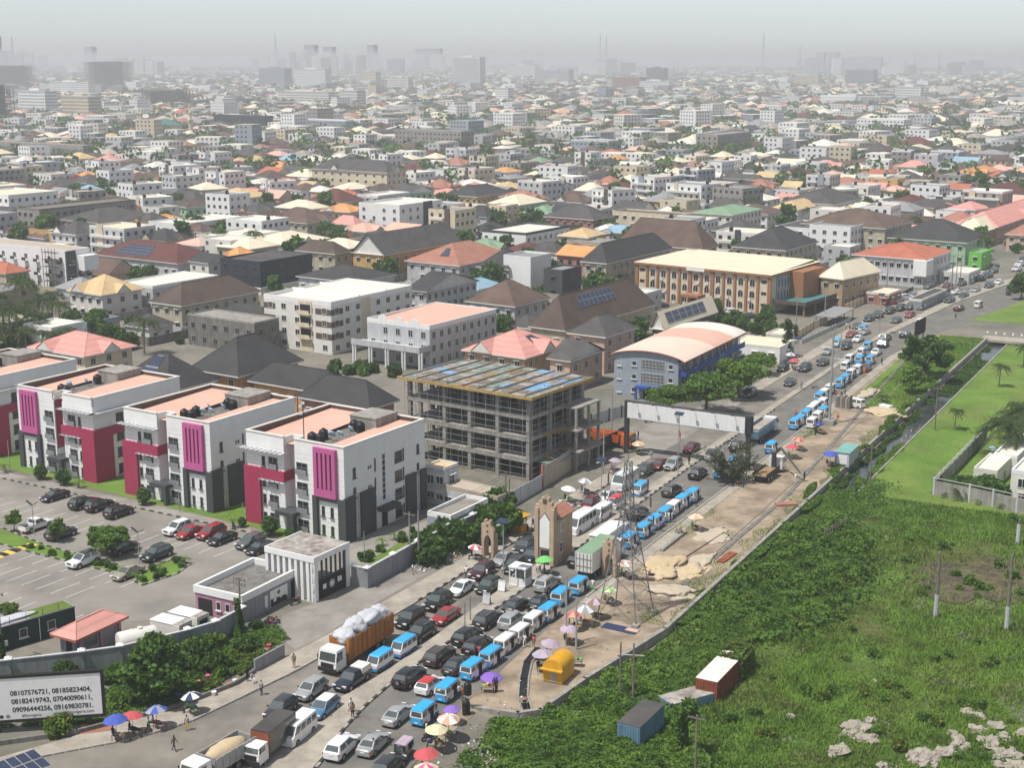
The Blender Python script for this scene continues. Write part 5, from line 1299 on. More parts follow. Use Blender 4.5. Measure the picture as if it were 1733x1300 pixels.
for (x,y,az_,x0,x1,y0,y1) in list(FOOT):
 if math.hypot(x,y)> 560 or not near_ok(x,y):continue
 c,s=math.cos(R(az_)),math.sin(R(az_));P=lambda a,b:(x +c*a +s*b,y -s*a +c*b);e=r8.uniform(2.2,3.6)
 segs=[((x0 -e,y0 -e),(x1 +e,y0 -e)),((x1 +e,y0 -e),(x1 +e,y1 +e))];good=[]
 for a,b in segs:
  n=8;run=[P(a[0]+(b[0]-a[0])*i/n,a[1]+(b[1]-a[1])*i/n) for i in range(n +1)]
  if all(clear(q[0],q[1],.4) and offroad(q[0],q[1],5) for q in run):good.append((a,b))
 if not good:continue
 t=thing("compound_wall",uniq("low plastered plot wall "+where(x,y)),"wall",(x,y,0),-R(az_),"compound walls of the nearer streets");mt=r8.choice(("palegrey","concrete","offwhite","beige","concrete_dark"))
 for a,b in good:ob("wall_run",MB().box(min(a[0],b[0])-.1,min(a[1],b[1])-.1,0,max(a[0],b[0])+.1,max(a[1],b[1])+.1,2.1).mesh("wall_run",mt),t)
 FOOT.append((x,y,az_,x1 +e -.2,x1 +e +.2,y0 -e,y1 +e));FOOT.append((x,y,az_,x0 -e,x1 +e,y0 -e -.2,y0 -e +.2))
k=tries=0
while tries < 3000 and k < 110:
 tries+= 1;Y=r8.uniform(285,800);X=r8.uniform(-.40,.40)*Y
 if near_ok(X,Y) and clear(X,Y,2.0):TREE_SPOTS.append((X,Y,math.hypot(X,Y)-400));k+= 1
YARD=[];tries=0
while tries < 4000 and len(YARD)< 170:
 tries+= 1;Y=r8.uniform(285,560);X=r8.uniform(-.40,.40)*Y
 if near_ok(X,Y) and clear(X,Y,.9):YARD.append((X,Y,0))
r9=random.Random(91)                # hazy skyline blocks far behind
for cx_,sp,top0,n_ in ((530,90,84,46),(620,60,90,20),(725,26,88,8),(20,60,84,26),(200,120,92,40),(900,140,100,40),(1030,40,98,12),(1400,60,92,24),(1480,60,98,20),(1650,90,100,26)):
 for _ in range(n_):
  px=r9.gauss(cx_,sp*.5);Y=r9.uniform(5200,8600);X=(px -CX)/F*(Y*C_ +H*S_);yt=top0 +abs(r9.gauss(0,12))+abs(px -cx_)*.12;z=H +(YH -yt)/F*Y
  if z < 8:continue
  z=min(z,125);a_,b_=r9.uniform(10,30),r9.uniform(8,18);vs_=[(X +x,Y +y,zz) for zz in (0,z) for x,y in ((-a_,-b_),(a_,-b_),(a_,b_),(-a_,b_))];add_stuff(r9.choice(("white","palegrey","bluegrey","offwhite","concrete")),vs_,[(0,1,5,4),(1,2,6,5),(3,0,4,7),(4,5,6,7)])
V=[];Fc=[];mi=[];keys=list(stuff)
for i,k in enumerate(keys):
 v,f=stuff[k];o=len(V);V+= v;Fc+= [tuple(o +j for j in q) for q in f];mi+= [i]*len(f)
me=bpy.data.meshes.new("far_city");me.from_pydata(V,[],Fc)
for k in keys:me.materials.append(M(k))
me.polygons.foreach_set("material_index",mi);me.update()
o=struct("far_city",me,"mass of distant houses fading into the haze","stuff")

# ================================================================== vehicles (local frame: +y forward, x right)
def wheel_mesh(r,w_):
 mb=MB();n=14
 rg=lambda x,rr:[(x,rr*math.cos(2*math.pi*k/n),rr*math.sin(2*math.pi*k/n)) for k in range(n)]
 h=w_/2
 mb.loft([rg(-h,r*.62),rg(-h,r*.94),rg(-h*.7,r),rg(h*.7,r),rg(h,r*.94),rg(h,r*.62)],0,False)
 mb.loft([rg(h,r*.62),rg(h*.75,r*.5),rg(h*.85,.03)],1,True);mb.loft([rg(-h*.85,.03),rg(-h*.75,r*.5),rg(-h,r*.62)],1,True)
 return mb.mesh("wheel",["rubber","rim"],angle=40)
WH={}
def wheels(L_,track,r,w_=.22):
 k=(round(r,2),round(w_,2))
 if k not in WH:WH[k]=wheel_mesh(r,w_)
 return [("wheel",WH[k],(sx*track,y,r),0) for y in L_ for sx in (-1,1)]
def glass_quads(name,quads,mat="carglass"):
 mb=MB()
 for q in quads:inset(mb,*q)
 return (name,mb.mesh(name,mat),(0,0,0),0)
def car_parts(L,Wd,st,gh,wr,wb_,tl=True,spare=False,rails=False,bed=None,archz=.62):
 """st: body stations (y, half width, z bottom, z top); gh: cabin (rear base, rear top, front top, front base, z belt, z roof, half width at belt, half width at roof)"""
 mb=MB();rings=[]
 for (y,hw,zb,zt) in st:
  d=zt -zb
  rings.append([(-hw*.86,y,zb),(-hw,y,zb +.2*d),(-hw,y,zb +.66*d),(-hw*.93,y,zb +.88*d),(-hw*.72,y,zt),(hw*.72,y,zt),(hw*.93,y,zb +.88*d),(hw,y,zb +.66*d),(hw,y,zb +.2*d),(hw*.86,y,zb)])
 mb.loft(rings,0)
 P=[("body",mb.mesh("body","p_white",angle=38),(0,0,0),0,"paint")]
 r0,r1,f1,f0,zb,zt,wb,wt=gh
 cb=MB();b=[(-wb,r0,zb),(wb,r0,zb),(wb,f0,zb),(-wb,f0,zb)];t=[(-wt,r1,zt -.04),(wt,r1,zt -.04),(wt,f1,zt -.04),(-wt,f1,zt -.04)]
 cb.loft([b,t],0,False)
 P.append(("cabin",cb.mesh("cabin","p_white"),(0,0,0),0,"paint"))
 rf=MB();e=.02;ring=[(-wt -e,r1 -e,zt -.045),(wt +e,r1 -e,zt -.045),(wt +e,f1 +e,zt -.045),(-wt -e,f1 +e,zt -.045)]
 rf.loft([ring,[(-wt*.96,r1 +.04,zt),(wt*.96,r1 +.04,zt),(wt*.96,f1 -.06,zt),(-wt*.96,f1 -.06,zt)],[(-wt*.6,r1 +.35,zt +.035),(wt*.6,r1 +.35,zt +.035),(wt*.6,f1 -.3,zt +.035),(-wt*.6,f1 -.3,zt +.035)]],0)
 P.append(("roof",rf.mesh("roof","p_white",smooth=True),(0,0,0),0,"roof"))
 o=.012
 P.append(glass_quads("windscreen",[(b[2],b[3],t[3],t[2],.06,.94,.08,.93,o)]))
 P.append(glass_quads("rear_window",[(b[0],b[1],t[1],t[0],.08,.92,.2,.9,o)]))
 m=.5
 for sx,q in ((1,(b[1],b[2],t[2],t[1])),(-1,(b[3],b[0],t[0],t[3]))):
  f=(lambda u:u) if sx > 0 else (lambda u:1-u)
  for u0,u1 in ((.1,.47),(.52,.93)):
   a_,c_=sorted((f(u0),f(u1)));P.append(glass_quads("side_window",[(*q,a_,c_,.12,.9,o)]))
 yf,yr=st[-1][0],st[0][0];hf,hr=st[-2][1],st[1][1];zf=st[-2][3];zr=st[1][3]
 hl=MB().box(hf*.45,yf -.22,zf -.24,hf*.96,yf -.02,zf -.07).mesh("headlight","lamp_white")
 tlm=MB().box(hr*.55,yr +.02,zr -.34,hr*.985,yr +.14,zr -.14).mesh("taillight","lamp_red")
 P+= [("headlight",hl,(0,0,0),0),("headlight",MB().box(-hf*.96,yf -.22,zf -.24,-hf*.45,yf -.02,zf -.07).mesh("headlight","lamp_white"),(0,0,0),0)]
 P+= [("taillight",tlm,(0,0,0),0),("taillight",MB().box(-hr*.985,yr +.02,zr -.34,-hr*.55,yr +.14,zr -.14).mesh("taillight","lamp_red"),(0,0,0),0)]
 P.append(("grille",MB().box(-hf*.42,yf -.1,zf -.32,hf*.42,yf +.012,zf -.12).mesh("grille","dark"),(0,0,0),0))
 P.append(("number_plate",MB().box(-.24,yf -.05,st[-1][2]+.12,.24,yf +.03,st[-1][2]+.24).mesh("number_plate","plate"),(0,0,0),0))
 P.append(("number_plate",MB().box(-.24,yr -.03,zr -.36,.24,yr +.05,zr -.24).mesh("number_plate","plate"),(0,0,0),0))
 P.append(("underbody",MB().box(-Wd*.44,st[0][0]+.25,.16,Wd*.44,st[-1][0]-.25,st[2][2]+.06).mesh("underbody","dark"),(0,0,0),0))
 for sx in (-1,1):P.append(("mirror",MB().box(sx*(wb +.02),f0 -.35,zb +.02,sx*(wb +.2),f0 -.2,zb +.16).mesh("mirror","dark"),(0,0,0),0))
 arch=MB();n=12
 for y in wb_:
  for sx in (-1,1):
   x=sx*(Wd/2+.004);arch.face([(x,y +wr*1.2*math.cos(math.pi*k/n),wr +wr*1.18*math.sin(math.pi*k/n)) for k in range(n +1)])
 P.append(("wheel_arch",arch.mesh("wheel_arch","dark"),(0,0,0),0))
 P+= wheels(wb_,Wd/2-.1,wr)
 if spare:
  P.append(("spare_wheel",wheel_mesh(.36,.24),(.05,yr -.1,zr -.18),R(90)))
 if rails:
  for sx in (-1,1):P.append(("roof_rail",MB().box(sx*wt*.88-.025,r1 +.2,zt +.02,sx*wt*.88+.025,f1 -.2,zt +.09).mesh("roof_rail","steel"),(0,0,0),0))
 if bed:
  y0,y1,hw,z0,z1=bed
  P.append(("load_bed",MB().box(-hw +.08,y0 +.05,z0,hw -.08,y1 -.02,z0 +.03).mesh("load_bed","dark"),(0,0,0),0))
  P.append(("bed_side",MB().box(-hw,y0,z0 -.1,-hw +.07,y1,z1).box(hw -.07,y0,z0 -.1,hw,y1,z1).box(-hw,y0,z0 -.1,hw,y0 +.07,z1).mesh("bed_side","p_white"),(0,0,0),0,"paint"))
 return P
def van_parts(L,Wd,Ht,zbelt,nose,wr,wbs,win_cols,door=True,stripes=True):
 """one-box minibus / van; paint slots: low, mid, roof"""
 hw=Wd/2;y0,y1=-L/2,L/2;zr=Ht -.14
 sec=lambda y,zb,zt,k:[(-hw*k,y,zb),(hw*k,y,zb),(hw*k,y,zt),(-hw*k,y,zt)]
 P=[]
 lo=MB();prof=[(y0,.34,.96),(y0 +.12,.26,1.0),(y1 -.35,.26,1.0),(y1,.34,.95)]
 lo.loft([[(-hw*k,y,zb),(hw*k,y,zb),(hw*k*1.0,y,zbelt*.62),(hw*k,y,zbelt*f),(-hw*k,y,zbelt*f),(-hw*k,y,zbelt*.62)] for (y,zb,k),f in zip(prof,(1,1,1,.93))])
 if stripes:
  l2=MB();zs=zbelt*.55
  P.append(("lower_body",MB().loft([[(-hw*k,y,zb),(hw*k,y,zb),(hw*k,y,zs),(-hw*k,y,zs)] for y,zb,k in prof]).mesh("lower_body","p_white"),(0,0,0),0,"low"))
  P.append(("middle_band",MB().loft([[(-hw*k,y,zs +.002),(hw*k,y,zs +.002),(hw*k,y,zbelt*f),(-hw*k,y,zbelt*f)] for (y,zb,k),f in zip(prof,(1,1,1,.93))]).mesh("middle_band","p_white"),(0,0,0),0,"mid"))
 else:P.append(("body",lo.mesh("body","p_white"),(0,0,0),0,"low"))
 fb=y1 -nose*.25;ft=y1 -nose;rt=y0 +.12
 b=[(-hw,y0 +.03,zbelt +.002),(hw,y0 +.03,zbelt +.002),(hw,fb,zbelt +.002),(-hw,fb,zbelt +.002)];t=[(-hw*.9,rt,zr),(hw*.9,rt,zr),(hw*.9,ft,zr),(-hw*.9,ft,zr)]
 P.append(("cabin",MB().loft([b,t],0,False).mesh("cabin","p_white"),(0,0,0),0,"mid"))
 P.append(("roof",MB().loft([[(-hw*.93,rt -.04,zr),(hw*.93,rt -.04,zr),(hw*.93,ft +.05,zr),(-hw*.93,ft +.05,zr)],[(-hw*.88,rt,zr +.1),(hw*.88,rt,zr +.1),(hw*.88,ft -.02,zr +.1),(-hw*.88,ft -.02,zr +.1)],[(-hw*.6,rt +.2,Ht),(hw*.6,rt +.2,Ht),(hw*.6,ft -.25,Ht),(-hw*.6,ft -.25,Ht)]]).mesh("roof","p_white",angle=50),(0,0,0),0,"roof"))
 o=.012
 P.append(glass_quads("windscreen",[(b[2],b[3],t[3],t[2],.06,.94,.08,.93,o)]));P.append(glass_quads("rear_window",[(b[0],b[1],t[1],t[0],.1,.9,.15,.85,o)]))
 for sx,q in ((1,(b[1],b[2],t[2],t[1])),(-1,(b[3],b[0],t[0],t[3]))):
  for i in range(win_cols):
   u0,u1=(i +.1)/win_cols,(i +.92)/win_cols
   if sx < 0:u0,u1=1-u1,1-u0
   P.append(glass_quads("side_window",[(*q,u0,u1,.14,.84,o)]))
 if door:
  P.append(("doorway",MB().box(hw -.02,-.15,.34,hw +.014,.62,zr -.12).mesh("doorway","dark"),(0,0,0),0));P.append(("sliding_door",MB().box(hw +.02,-.95,.34,hw +.06,-.2,zbelt).mesh("sliding_door","p_white"),(0,0,0),0,"mid"))
 for sx in (-1,1):
  P.append(("headlight",MB().box(min(sx*hw*.5,sx*hw*.92),y1 -.04,zbelt*.62,max(sx*hw*.5,sx*hw*.92),y1 +.015,zbelt*.82).mesh("headlight","lamp_white"),(0,0,0),0))
  P.append(("taillight",MB().box(min(sx*hw*.8,sx*hw*.97),y0 -.012,zbelt*.6,max(sx*hw*.8,sx*hw*.97),y0 +.06,zbelt*1.0).mesh("taillight","lamp_red"),(0,0,0),0))
 P.append(("rear_door",MB().box(-hw*.93,y0 -.012,.4,hw*.93,y0 +.02,zbelt).mesh("rear_door","p_white"),(0,0,0),0,"low"));P.append(("bumper",MB().box(-hw*.98,y1 -.02,.28,hw*.98,y1 +.07,.46).mesh("bumper","p_white"),(0,0,0),0,"low"));P.append(("number_plate",MB().box(-.22,y0 -.02,.5,.22,y0 +.02,.62).mesh("number_plate","plate"),(0,0,0),0))
 arch=MB();n=12
 for y in wbs:
  for sx in (-1,1):arch.face([(sx*(hw +.006),y +wr*1.2*math.cos(math.pi*k/n),wr +wr*1.18*math.sin(math.pi*k/n)) for k in range(n +1)])
 P.append(("wheel_arch",arch.mesh("wheel_arch","dark"),(0,0,0),0));P.append(("underbody",MB().box(-hw*.85,y0 +.2,.18,hw*.85,y1 -.2,.34).mesh("underbody","dark"),(0,0,0),0))
 return P +wheels(wbs,hw -.07,wr,.18)
KIND={}
def kind(k):
 if k in KIND:return KIND[k]
 if k == "sedan":P=car_parts(4.75,1.82,[(-2.37,.72,.38,.88),(-2.25,.84,.26,1.0),(-1.5,.91,.2,1.02),(0,.91,.2,.98),(1.25,.91,.2,.96),(2.1,.86,.22,.84),(2.37,.70,.34,.68)],(-1.85,-.98,.32,1.2,.95,1.46,.84,.64),.33,(-1.38,1.42))
 elif k in ("suv","suvr","suvs"):P=car_parts(4.8,1.92,[(-2.4,.80,.46,1.12),(-2.28,.90,.34,1.2),(-1.5,.96,.28,1.18),(0,.96,.28,1.12),(1.2,.96,.28,1.12),(2.1,.92,.3,1.04),(2.4,.76,.42,.84)],(-2.28,-1.78,.35,1.22,1.08,1.74,.9,.69),.39,(-1.45,1.45),spare=(k == "suvs"),rails=(k == "suvr"))
 elif k == "cross":P=car_parts(4.5,1.84,[(-2.25,.76,.42,1.0),(-2.1,.87,.28,1.08),(-1.4,.92,.24,1.07),(0,.92,.24,1.03),(1.1,.92,.24,1.0),(1.98,.87,.26,.9),(2.25,.74,.38,.74)],(-2.1,-1.55,.35,1.15,1.0,1.62,.86,.68),.35,(-1.34,1.36))
 elif k == "hatch":P=car_parts(4.15,1.76,[(-2.07,.74,.4,.98),(-1.95,.84,.26,1.04),(-1.3,.88,.22,1.02),(0,.88,.22,.98),(1.0,.88,.22,.95),(1.8,.83,.24,.85),(2.07,.7,.36,.7)],(-1.95,-1.55,.3,1.1,.95,1.5,.82,.64),.32,(-1.25,1.25))
 elif k == "pickup":P=car_parts(5.2,1.85,[(-2.6,.86,.5,.62),(-2.5,.9,.42,.64),(-.9,.92,.36,.64),(-.85,.92,.34,1.1),(1.3,.92,.34,1.08),(2.35,.88,.36,1.0),(2.6,.76,.46,.84)],(-.8,-.65,.5,1.2,1.05,1.72,.86,.7),.38,(-1.6,1.6),bed=(-2.58,-.86,.9,.66,1.12))
 elif k == "minibus":P=van_parts(3.5,1.5,1.92,1.06,.62,.28,(-1.1,1.12),3)
 elif k == "minibus_c":P=van_parts(3.5,1.5,1.92,1.06,.62,.28,(-1.1,1.12),3,door=False)
 elif k == "van":P=van_parts(4.9,1.75,2.2,1.18,.95,.33,(-1.5,1.55),4,door=False,stripes=False)
 elif k == "bus":P=van_parts(6.6,2.1,2.65,1.35,1.0,.38,(-1.9,2.1),5,door=False)
 elif k == "tuktuk":
  P=[("body",MB().loft([[(-.62,-1.25,.3),(.62,-1.25,.3),(.62,-1.25,1.05),(-.62,-1.25,1.05)],[(-.62,.2,.3),(.62,.2,.3),(.62,.2,.95),(-.62,.2,.95)],[(-.3,1.1,.45),(.3,1.1,.45),(.3,1.1,1.0),(-.3,1.1,1.0)]]).mesh("body","p_white"),(0,0,0),0,"paint"),
             ("canopy",MB().loft([[(-.62,-1.2,1.72),(.62,-1.2,1.72),(.5,-1.2,1.82),(-.5,-1.2,1.82)],[(-.6,.7,1.72),(.6,.7,1.72),(.48,.7,1.82),(-.48,.7,1.82)]]).mesh("canopy","p_white"),(0,0,0),0,"roof"),
             ("rear_window",MB().box(-.4,-1.24,1.15,.4,-1.22,1.6).mesh("rear_window","carglass"),(0,0,0),0),("bumper",MB().box(-.6,-1.35,.32,.6,-1.26,.42).mesh("bumper","frame"),(0,0,0),0),("seat",MB().box(-.5,-.9,.95,.5,-.3,1.1).mesh("seat","dark"),(0,0,0),0),
             ("windscreen",MB().face([(-.45,.85,1.0),(.45,.85,1.0),(.42,.72,1.7),(-.42,.72,1.7)]).mesh("windscreen","glass_grey"),(0,0,0),0)]
  for sx in (-1,1):P+= [("roof_post",MB().tube((sx*.58,-1.18,1.0),(sx*.58,-1.18,1.72),.03).tube((sx*.56,.66,.9),(sx*.56,.66,1.72),.03).mesh("roof_post","dark"),(0,0,0),0),("side_curtain",MB().box(sx*.6-.01,-1.15,1.05,sx*.6+.01,-.55,1.7).mesh("side_curtain","p_white"),(0,0,0),0,"roof")]
  P+= wheels((-.8,),.55,.24,.14)+[("wheel",WH[(.24,.14)],(0,1.05,.24),0)]
 KIND[k]=P;return P
PAINT=dict(black="p_black",dgrey="p_dgrey",grey="p_grey",silver="p_silver",white="p_white",red="p_red",maroon="p_maroon",wine="p_wine",navy="p_navy",blue="p_blue",green="p_green",beige="p_beige",brown="p_brown")
def vehicle(k,col,px,py,az,label,cat=None,group=None,zc=.7,name=None,roof=None,base=0.015):
 X,Y=g(px,py,zc +base)
 P=kind(k);names=dict(sedan="car",suv="car",suvr="car",suvs="car",cross="car",hatch="car",pickup="pickup_truck",minibus="minibus",minibus_c="minibus",van="van",bus="bus",tuktuk="auto_rickshaw")
 root=thing(name or names[k],label,cat or {"car":"car","pickup_truck":"pickup truck","auto_rickshaw":"auto rickshaw"}.get(names[k],names[k]),(X,Y,base),-R(az +rnd.uniform(-1.2,1.2)),group)
 if isinstance(col,str):c=dict(paint=PAINT.get(col,col),low=PAINT.get(col,col),mid=PAINT.get(col,col),roof=PAINT.get(col,col))
 else:c=dict(paint=col[0],low=col[0],mid=col[1],roof=col[2])
 if roof:c["roof"]=roof
 for p in P:ob(p[0],p[1],root,p[2],p[3],mats=[c[p[4]]] if len(p)> 4 else None)
 return root
BUS=("bus_deep","p_white","bus_blue");BUSB=("bus_blue","p_white","bus_blue");WB=("p_white","p_white","p_white")
def road_az(px,py):
 s,l=SL(*g(px,py));ds=6.0
 return 28.3+math.degrees(math.atan2(li(T_MR,min(630,s +ds))-li(T_MR,max(62,s -ds)),2*ds))*(1 if s > 335 else .45)
IN=lambda x,y:road_az(x,y)+180       # towards the camera
# estate-side carriageway, coming towards us
for k,c,x,y,lab in (
 ("cross","dgrey",475,1198,"dark grey crossover just behind the box truck"),("cross","silver",526,1166,"silver crossover in front of the orange truck"),
 ("suvr","black",711,1071,"black car right behind the two blue-roofed minibuses by the orange truck"),("suv","black",694,1047,"large black off-road car beside the apron of the gate"),
 ("suv","black",741,1018,"black off-road car next behind the bigger one at the apron"),("sedan","red",754,1041,"dark red saloon beside the median"),
 ("sedan","white",781,994,"white saloon approaching along the estate wall"),("cross","green",827,991,"dark green-black car beside the white guard booth"),
 ("suv","wine",816,967,"dark plum off-road car with people beside it"),("sedan","silver",852,945,"silver saloon by the small gate pier"),("suvr","dgrey",872,957,"dark grey wagon behind the white guard booth"),
 ("suv","dgrey",889,925,"grey estate car left of the gate tower"),("suv","navy",901,941,"dark blue car at the foot of the gate tower"),
 ("suv","maroon",998,853,"maroon off-road car behind the white bus"),("sedan","white",1026,840,"white saloon between the maroon car and white vans"),
 ("suv","dgrey",1090,797,"dark off-road car ahead of the tall white van"),("sedan","maroon",1116,785,"maroon saloon behind the silver car by the junction"),
 ("suv","silver",1139,786,"silver car with orange markings near the median"),("sedan","maroon",1170,757,"wine red saloon under the empty billboard"),
 ("suv","grey",1268,665,"grey off-road car coming out from under the trees"),("sedan","dgrey",1337,646,"dark saloon alone in the lane past the trees"),("cross","black",1325,622,"black car parked by the red umbrella stalls"),
 ("suv","dgrey",1362,622,"dark off-road car next to the red umbrella stalls"),("sedan","dgrey",1393,612,"dark saloon with motorbikes on both sides"),("sedan","silver",1401,594,"pale saloon under the tall steel post"),
 ("suv","green",1432,585,"dark green car beside the tall steel post"),("sedan","white",1452,573,"white saloon pulling round near the hotel entrance"),("sedan","red",1441,565,"red saloon at the hotel entrance"),("sedan","silver",1463,561,"silver saloon beside the red saloon"),
 ("sedan","grey",1451,551,"grey car at the front of the hotel entrance queue"),("suv","navy",1471,539,"dark blue car leading the kerbside row"),("suv","dgrey",1486,533,"dark car second in the kerbside row"),("suv","green",1505,526,"dark green car third in the kerbside row"),
 ("suv","dgrey",1523,521,"dark grey car fourth in the kerbside row"),("suv","grey",1540,519,"grey car fifth in the kerbside row"),("sedan","grey",1560,519,"mid grey saloon at the end of the kerbside row"),("sedan","red",1540,532,"bright red saloon in the outer lane"),("sedan","grey",1517,541,"blue-grey saloon in the outer lane"),
 ("suv","black",1607,508,"black car waiting by the median on the bend"),("sedan","dgrey",1631,499,"dark saloon behind the black car on the bend"),("sedan","silver",1651,490,"silver saloon on the bend"),("suv","dgrey",1674,483,"dark boxy car on the bend"),("sedan","white",1690,477,"white saloon farther round the bend"),("suv","white",1721,455,"white off-road car far round the bend"),
):vehicle(k,c,x,y,IN(x,y),lab,group="cars queueing towards the camera")
for x,y,lab in ((643,1118,"blue-roofed white minibus alongside the orange truck"),(683,1094,"blue-roofed white minibus second behind the dark pickup"),(1083,828,"blue-roofed white minibus beside the tall white van"),(1417,580,"blue-roofed minibus by the tall steel post"),(1461,556,"blue minibus squeezed between cars at the hotel entrance")):
 vehicle("minibus_c",BUS,x,y,IN(x,y),lab,zc=.9,group="blue-roofed minibuses")
vehicle("van","white",504,1234,IN(504,1234),"white van beside the grey box truck",zc=1.0);vehicle("van","white",1017,868,IN(1017,868),"white van behind the white bus",zc=1.0)
vehicle("bus",("p_white","p_white","p_white"),982,884,IN(982,884),"white bus squeezing past the gate tower",zc=1.2);vehicle("bus",("p_white","p_white","p_white"),1058,812,IN(1058,812),"tall white van with people near the mauve umbrella",zc=1.2,cat="van")
vehicle("minibus_c",("p_white","p_white","p_roofred"),1043,850,IN(1043,850),"white minibus with red load behind the lattice pylon",zc=.9)
vehicle("cross","blue",547,1197,IN(547,1197),"blue car with white roof beside the median",roof="p_white")
pk=vehicle("pickup","navy",596,1149,IN(596,1149),"dark pickup with white canopy over its bed");box_o=ob("bed_canopy",MB().loft([[(-.88,-2.55,1.12),(.88,-2.55,1.12),(.88,-.75,1.12),(-.88,-.75,1.12)],[(-.78,-2.5,1.72),(.78,-2.5,1.72),(.78,-.8,1.72),(-.78,-.8,1.72)]]).mesh("bed_canopy","offwhite"),pk)
# field-side carriageway, driving away
OUT=road_az
for k,c,x,y,lab in (
 ("suv","white",579,1264,"white off-road car nearest the camera by the median"),("sedan","silver",632,1257,"silver saloon nearest the camera"),("cross","dgrey",657,1296,"dark car cut off by the bottom picture edge"),
 ("sedan","silver",674,1208,"silver saloon with dark sunroof next to a blue minibus"),("suvs","black",693,1146,"black off-road car with white-ringed spare wheel"),("suvr","brown",744,1110,"brownish grey off-road car with roof rails"),
 ("sedan","dgrey",774,1124,"dark grey saloon between an off-road car and blue minibuses"),("suv","black",808,1093,"black off-road car beside the white minibuses"),("suv","black",791,1077,"black off-road car close to the median kerb"),("suvr","dgrey",826,1048,"dark wagon with roof rails in the middle lane"),
 ("suv","silver",867,1050,"silver minivan in the middle lane"),("sedan","dgrey",873,1023,"dark saloon opposite the sandwich boards"),("sedan","black",915,1018,"black saloon left of the blue minibuses"),("suvr","silver",926,988,"silver estate car left of the leading blue minibuses"),
 ("suv","black",981,947,"black boxy car behind the container truck"),("suvs","black",1079,868,"black off-road car with spare wheel behind the lattice pylon"),("suv","brown",1137,830,"dark off-road car alone in the far lane"),("suv","black",1181,801,"black car passing the leaning dry tree"),("suv","silver",1208,770,"silver car hidden behind the dry tree"),("suvr","dgrey",1249,755,"dark car next to the billboard's far post"),
 ("sedan","white",1483,595,"white saloon among the minibuses near the big tree"),("suv","dgrey",1495,582,"black off-road car near the end of the median"),("suv","silver",1498,571,"silver off-road car ahead of the black one at the median's end"),("suv","green",1532,566,"dark green car beside the black signboard"),("suv","maroon",1623,521,"dark red off-road car past the bridge"),("sedan","maroon",1465,622,"maroon car hidden between minibuses"),
):vehicle(k,c,x,y,OUT(x,y),lab,group="cars driving away from the camera")
vehicle("hatch","white",727,1158,OUT(727,1158),"white hatchback with bright red roof",roof="p_roofred")
vehicle("tuktuk","green",686,1266,OUT(686,1266),"green auto rickshaw with mauve-brown canopy",roof="cloth_mauve",zc=.9);vehicle("tuktuk","dgrey",1706,494,OUT(1706,494)+180,"dark auto rickshaw far along the bend",roof="cloth_black",zc=.9)
nb_=["beside the purple umbrella at the market","next behind the red-roofed hatchback","right behind the white minibuses, nearer one","right behind the white minibuses, farther one","ahead of the three white minibuses","second ahead of the three white minibuses","leading the near queue by the market"]
for (x,y),l in zip(((718,1207),(758,1168),(801,1132),(832,1111),(929,1036),(950,1009),(980,991)),nb_):vehicle("minibus",BUS if x in (832,) else BUSB,x,y,OUT(x,y),"blue minibus with open side door "+l,zc=.9,group="blue minibuses",roof="bus_blue")
for (x,y),l in zip(((856,1089),(881,1072),(904,1051)),("rearmost","middle","foremost")):vehicle("minibus",WB,x,y,OUT(x,y),"white minibus with open side door, %s of three in line" % l,zc=.9)
for i,(x,y,c) in enumerate(((1065,914,BUSB),(1090,897,BUSB),(1109,883,BUSB),(1126,870,BUSB),(1141,859,WB),(1156,848,BUSB),(1173,838,BUSB))):
 vehicle("minibus",c,x,y,OUT(x,y),"%s minibus waiting in the line along the sandy footway, number %s from the pylon" % ("cream-white" if c is WB else "blue",("one","two","three","four","five","six","seven")[i]),zc=.9,group="minibuses lined up by the sandy footway")
vehicle("minibus",BUS,1306,757,OUT(1306,757),"blue and white minibus behind the crane truck",zc=.9);vehicle("minibus",BUSB,1220,798,OUT(1220,798),"blue minibus half hidden by the dry tree, nearer",zc=.9);vehicle("minibus",BUSB,1242,783,OUT(1242,783),"blue minibus half hidden by the dry tree, farther",zc=.9)
FAR=[(1345,717,'b'),(1355,711,'b'),(1365,702,'b'),(1375,715,'w'),(1384,705,'w'),(1394,697,'b'),(1374,694,'w'),(1381,688,'w'),(1393,682,'w'),(1388,672,'b'),(1396,666,'w'),(1405,658,'w'),(1422,648,'b'),(1432,641,'b'),(1441,632,'w'),(1452,625,'w'),(1431,619,'w'),(1438,607,'w'),(1455,609,'b'),(1473,609,'b'),(1458,596,'w'),(1469,585,'b'),(1558,545,'w'),(1656,515,'w')]
for x,y,c in FAR:vehicle("minibus",BUSB if c == 'b' else WB,x,y,OUT(x,y),("blue" if c == 'b' else "white")+" minibus in the crowd beyond the sandy strip's roadside",zc=.9,group="crowd of minibuses up the road")
vehicle("minibus",WB,1448,682,OUT(1448,682)-70,"white minibus parked sideways on the grass edge",zc=.9)
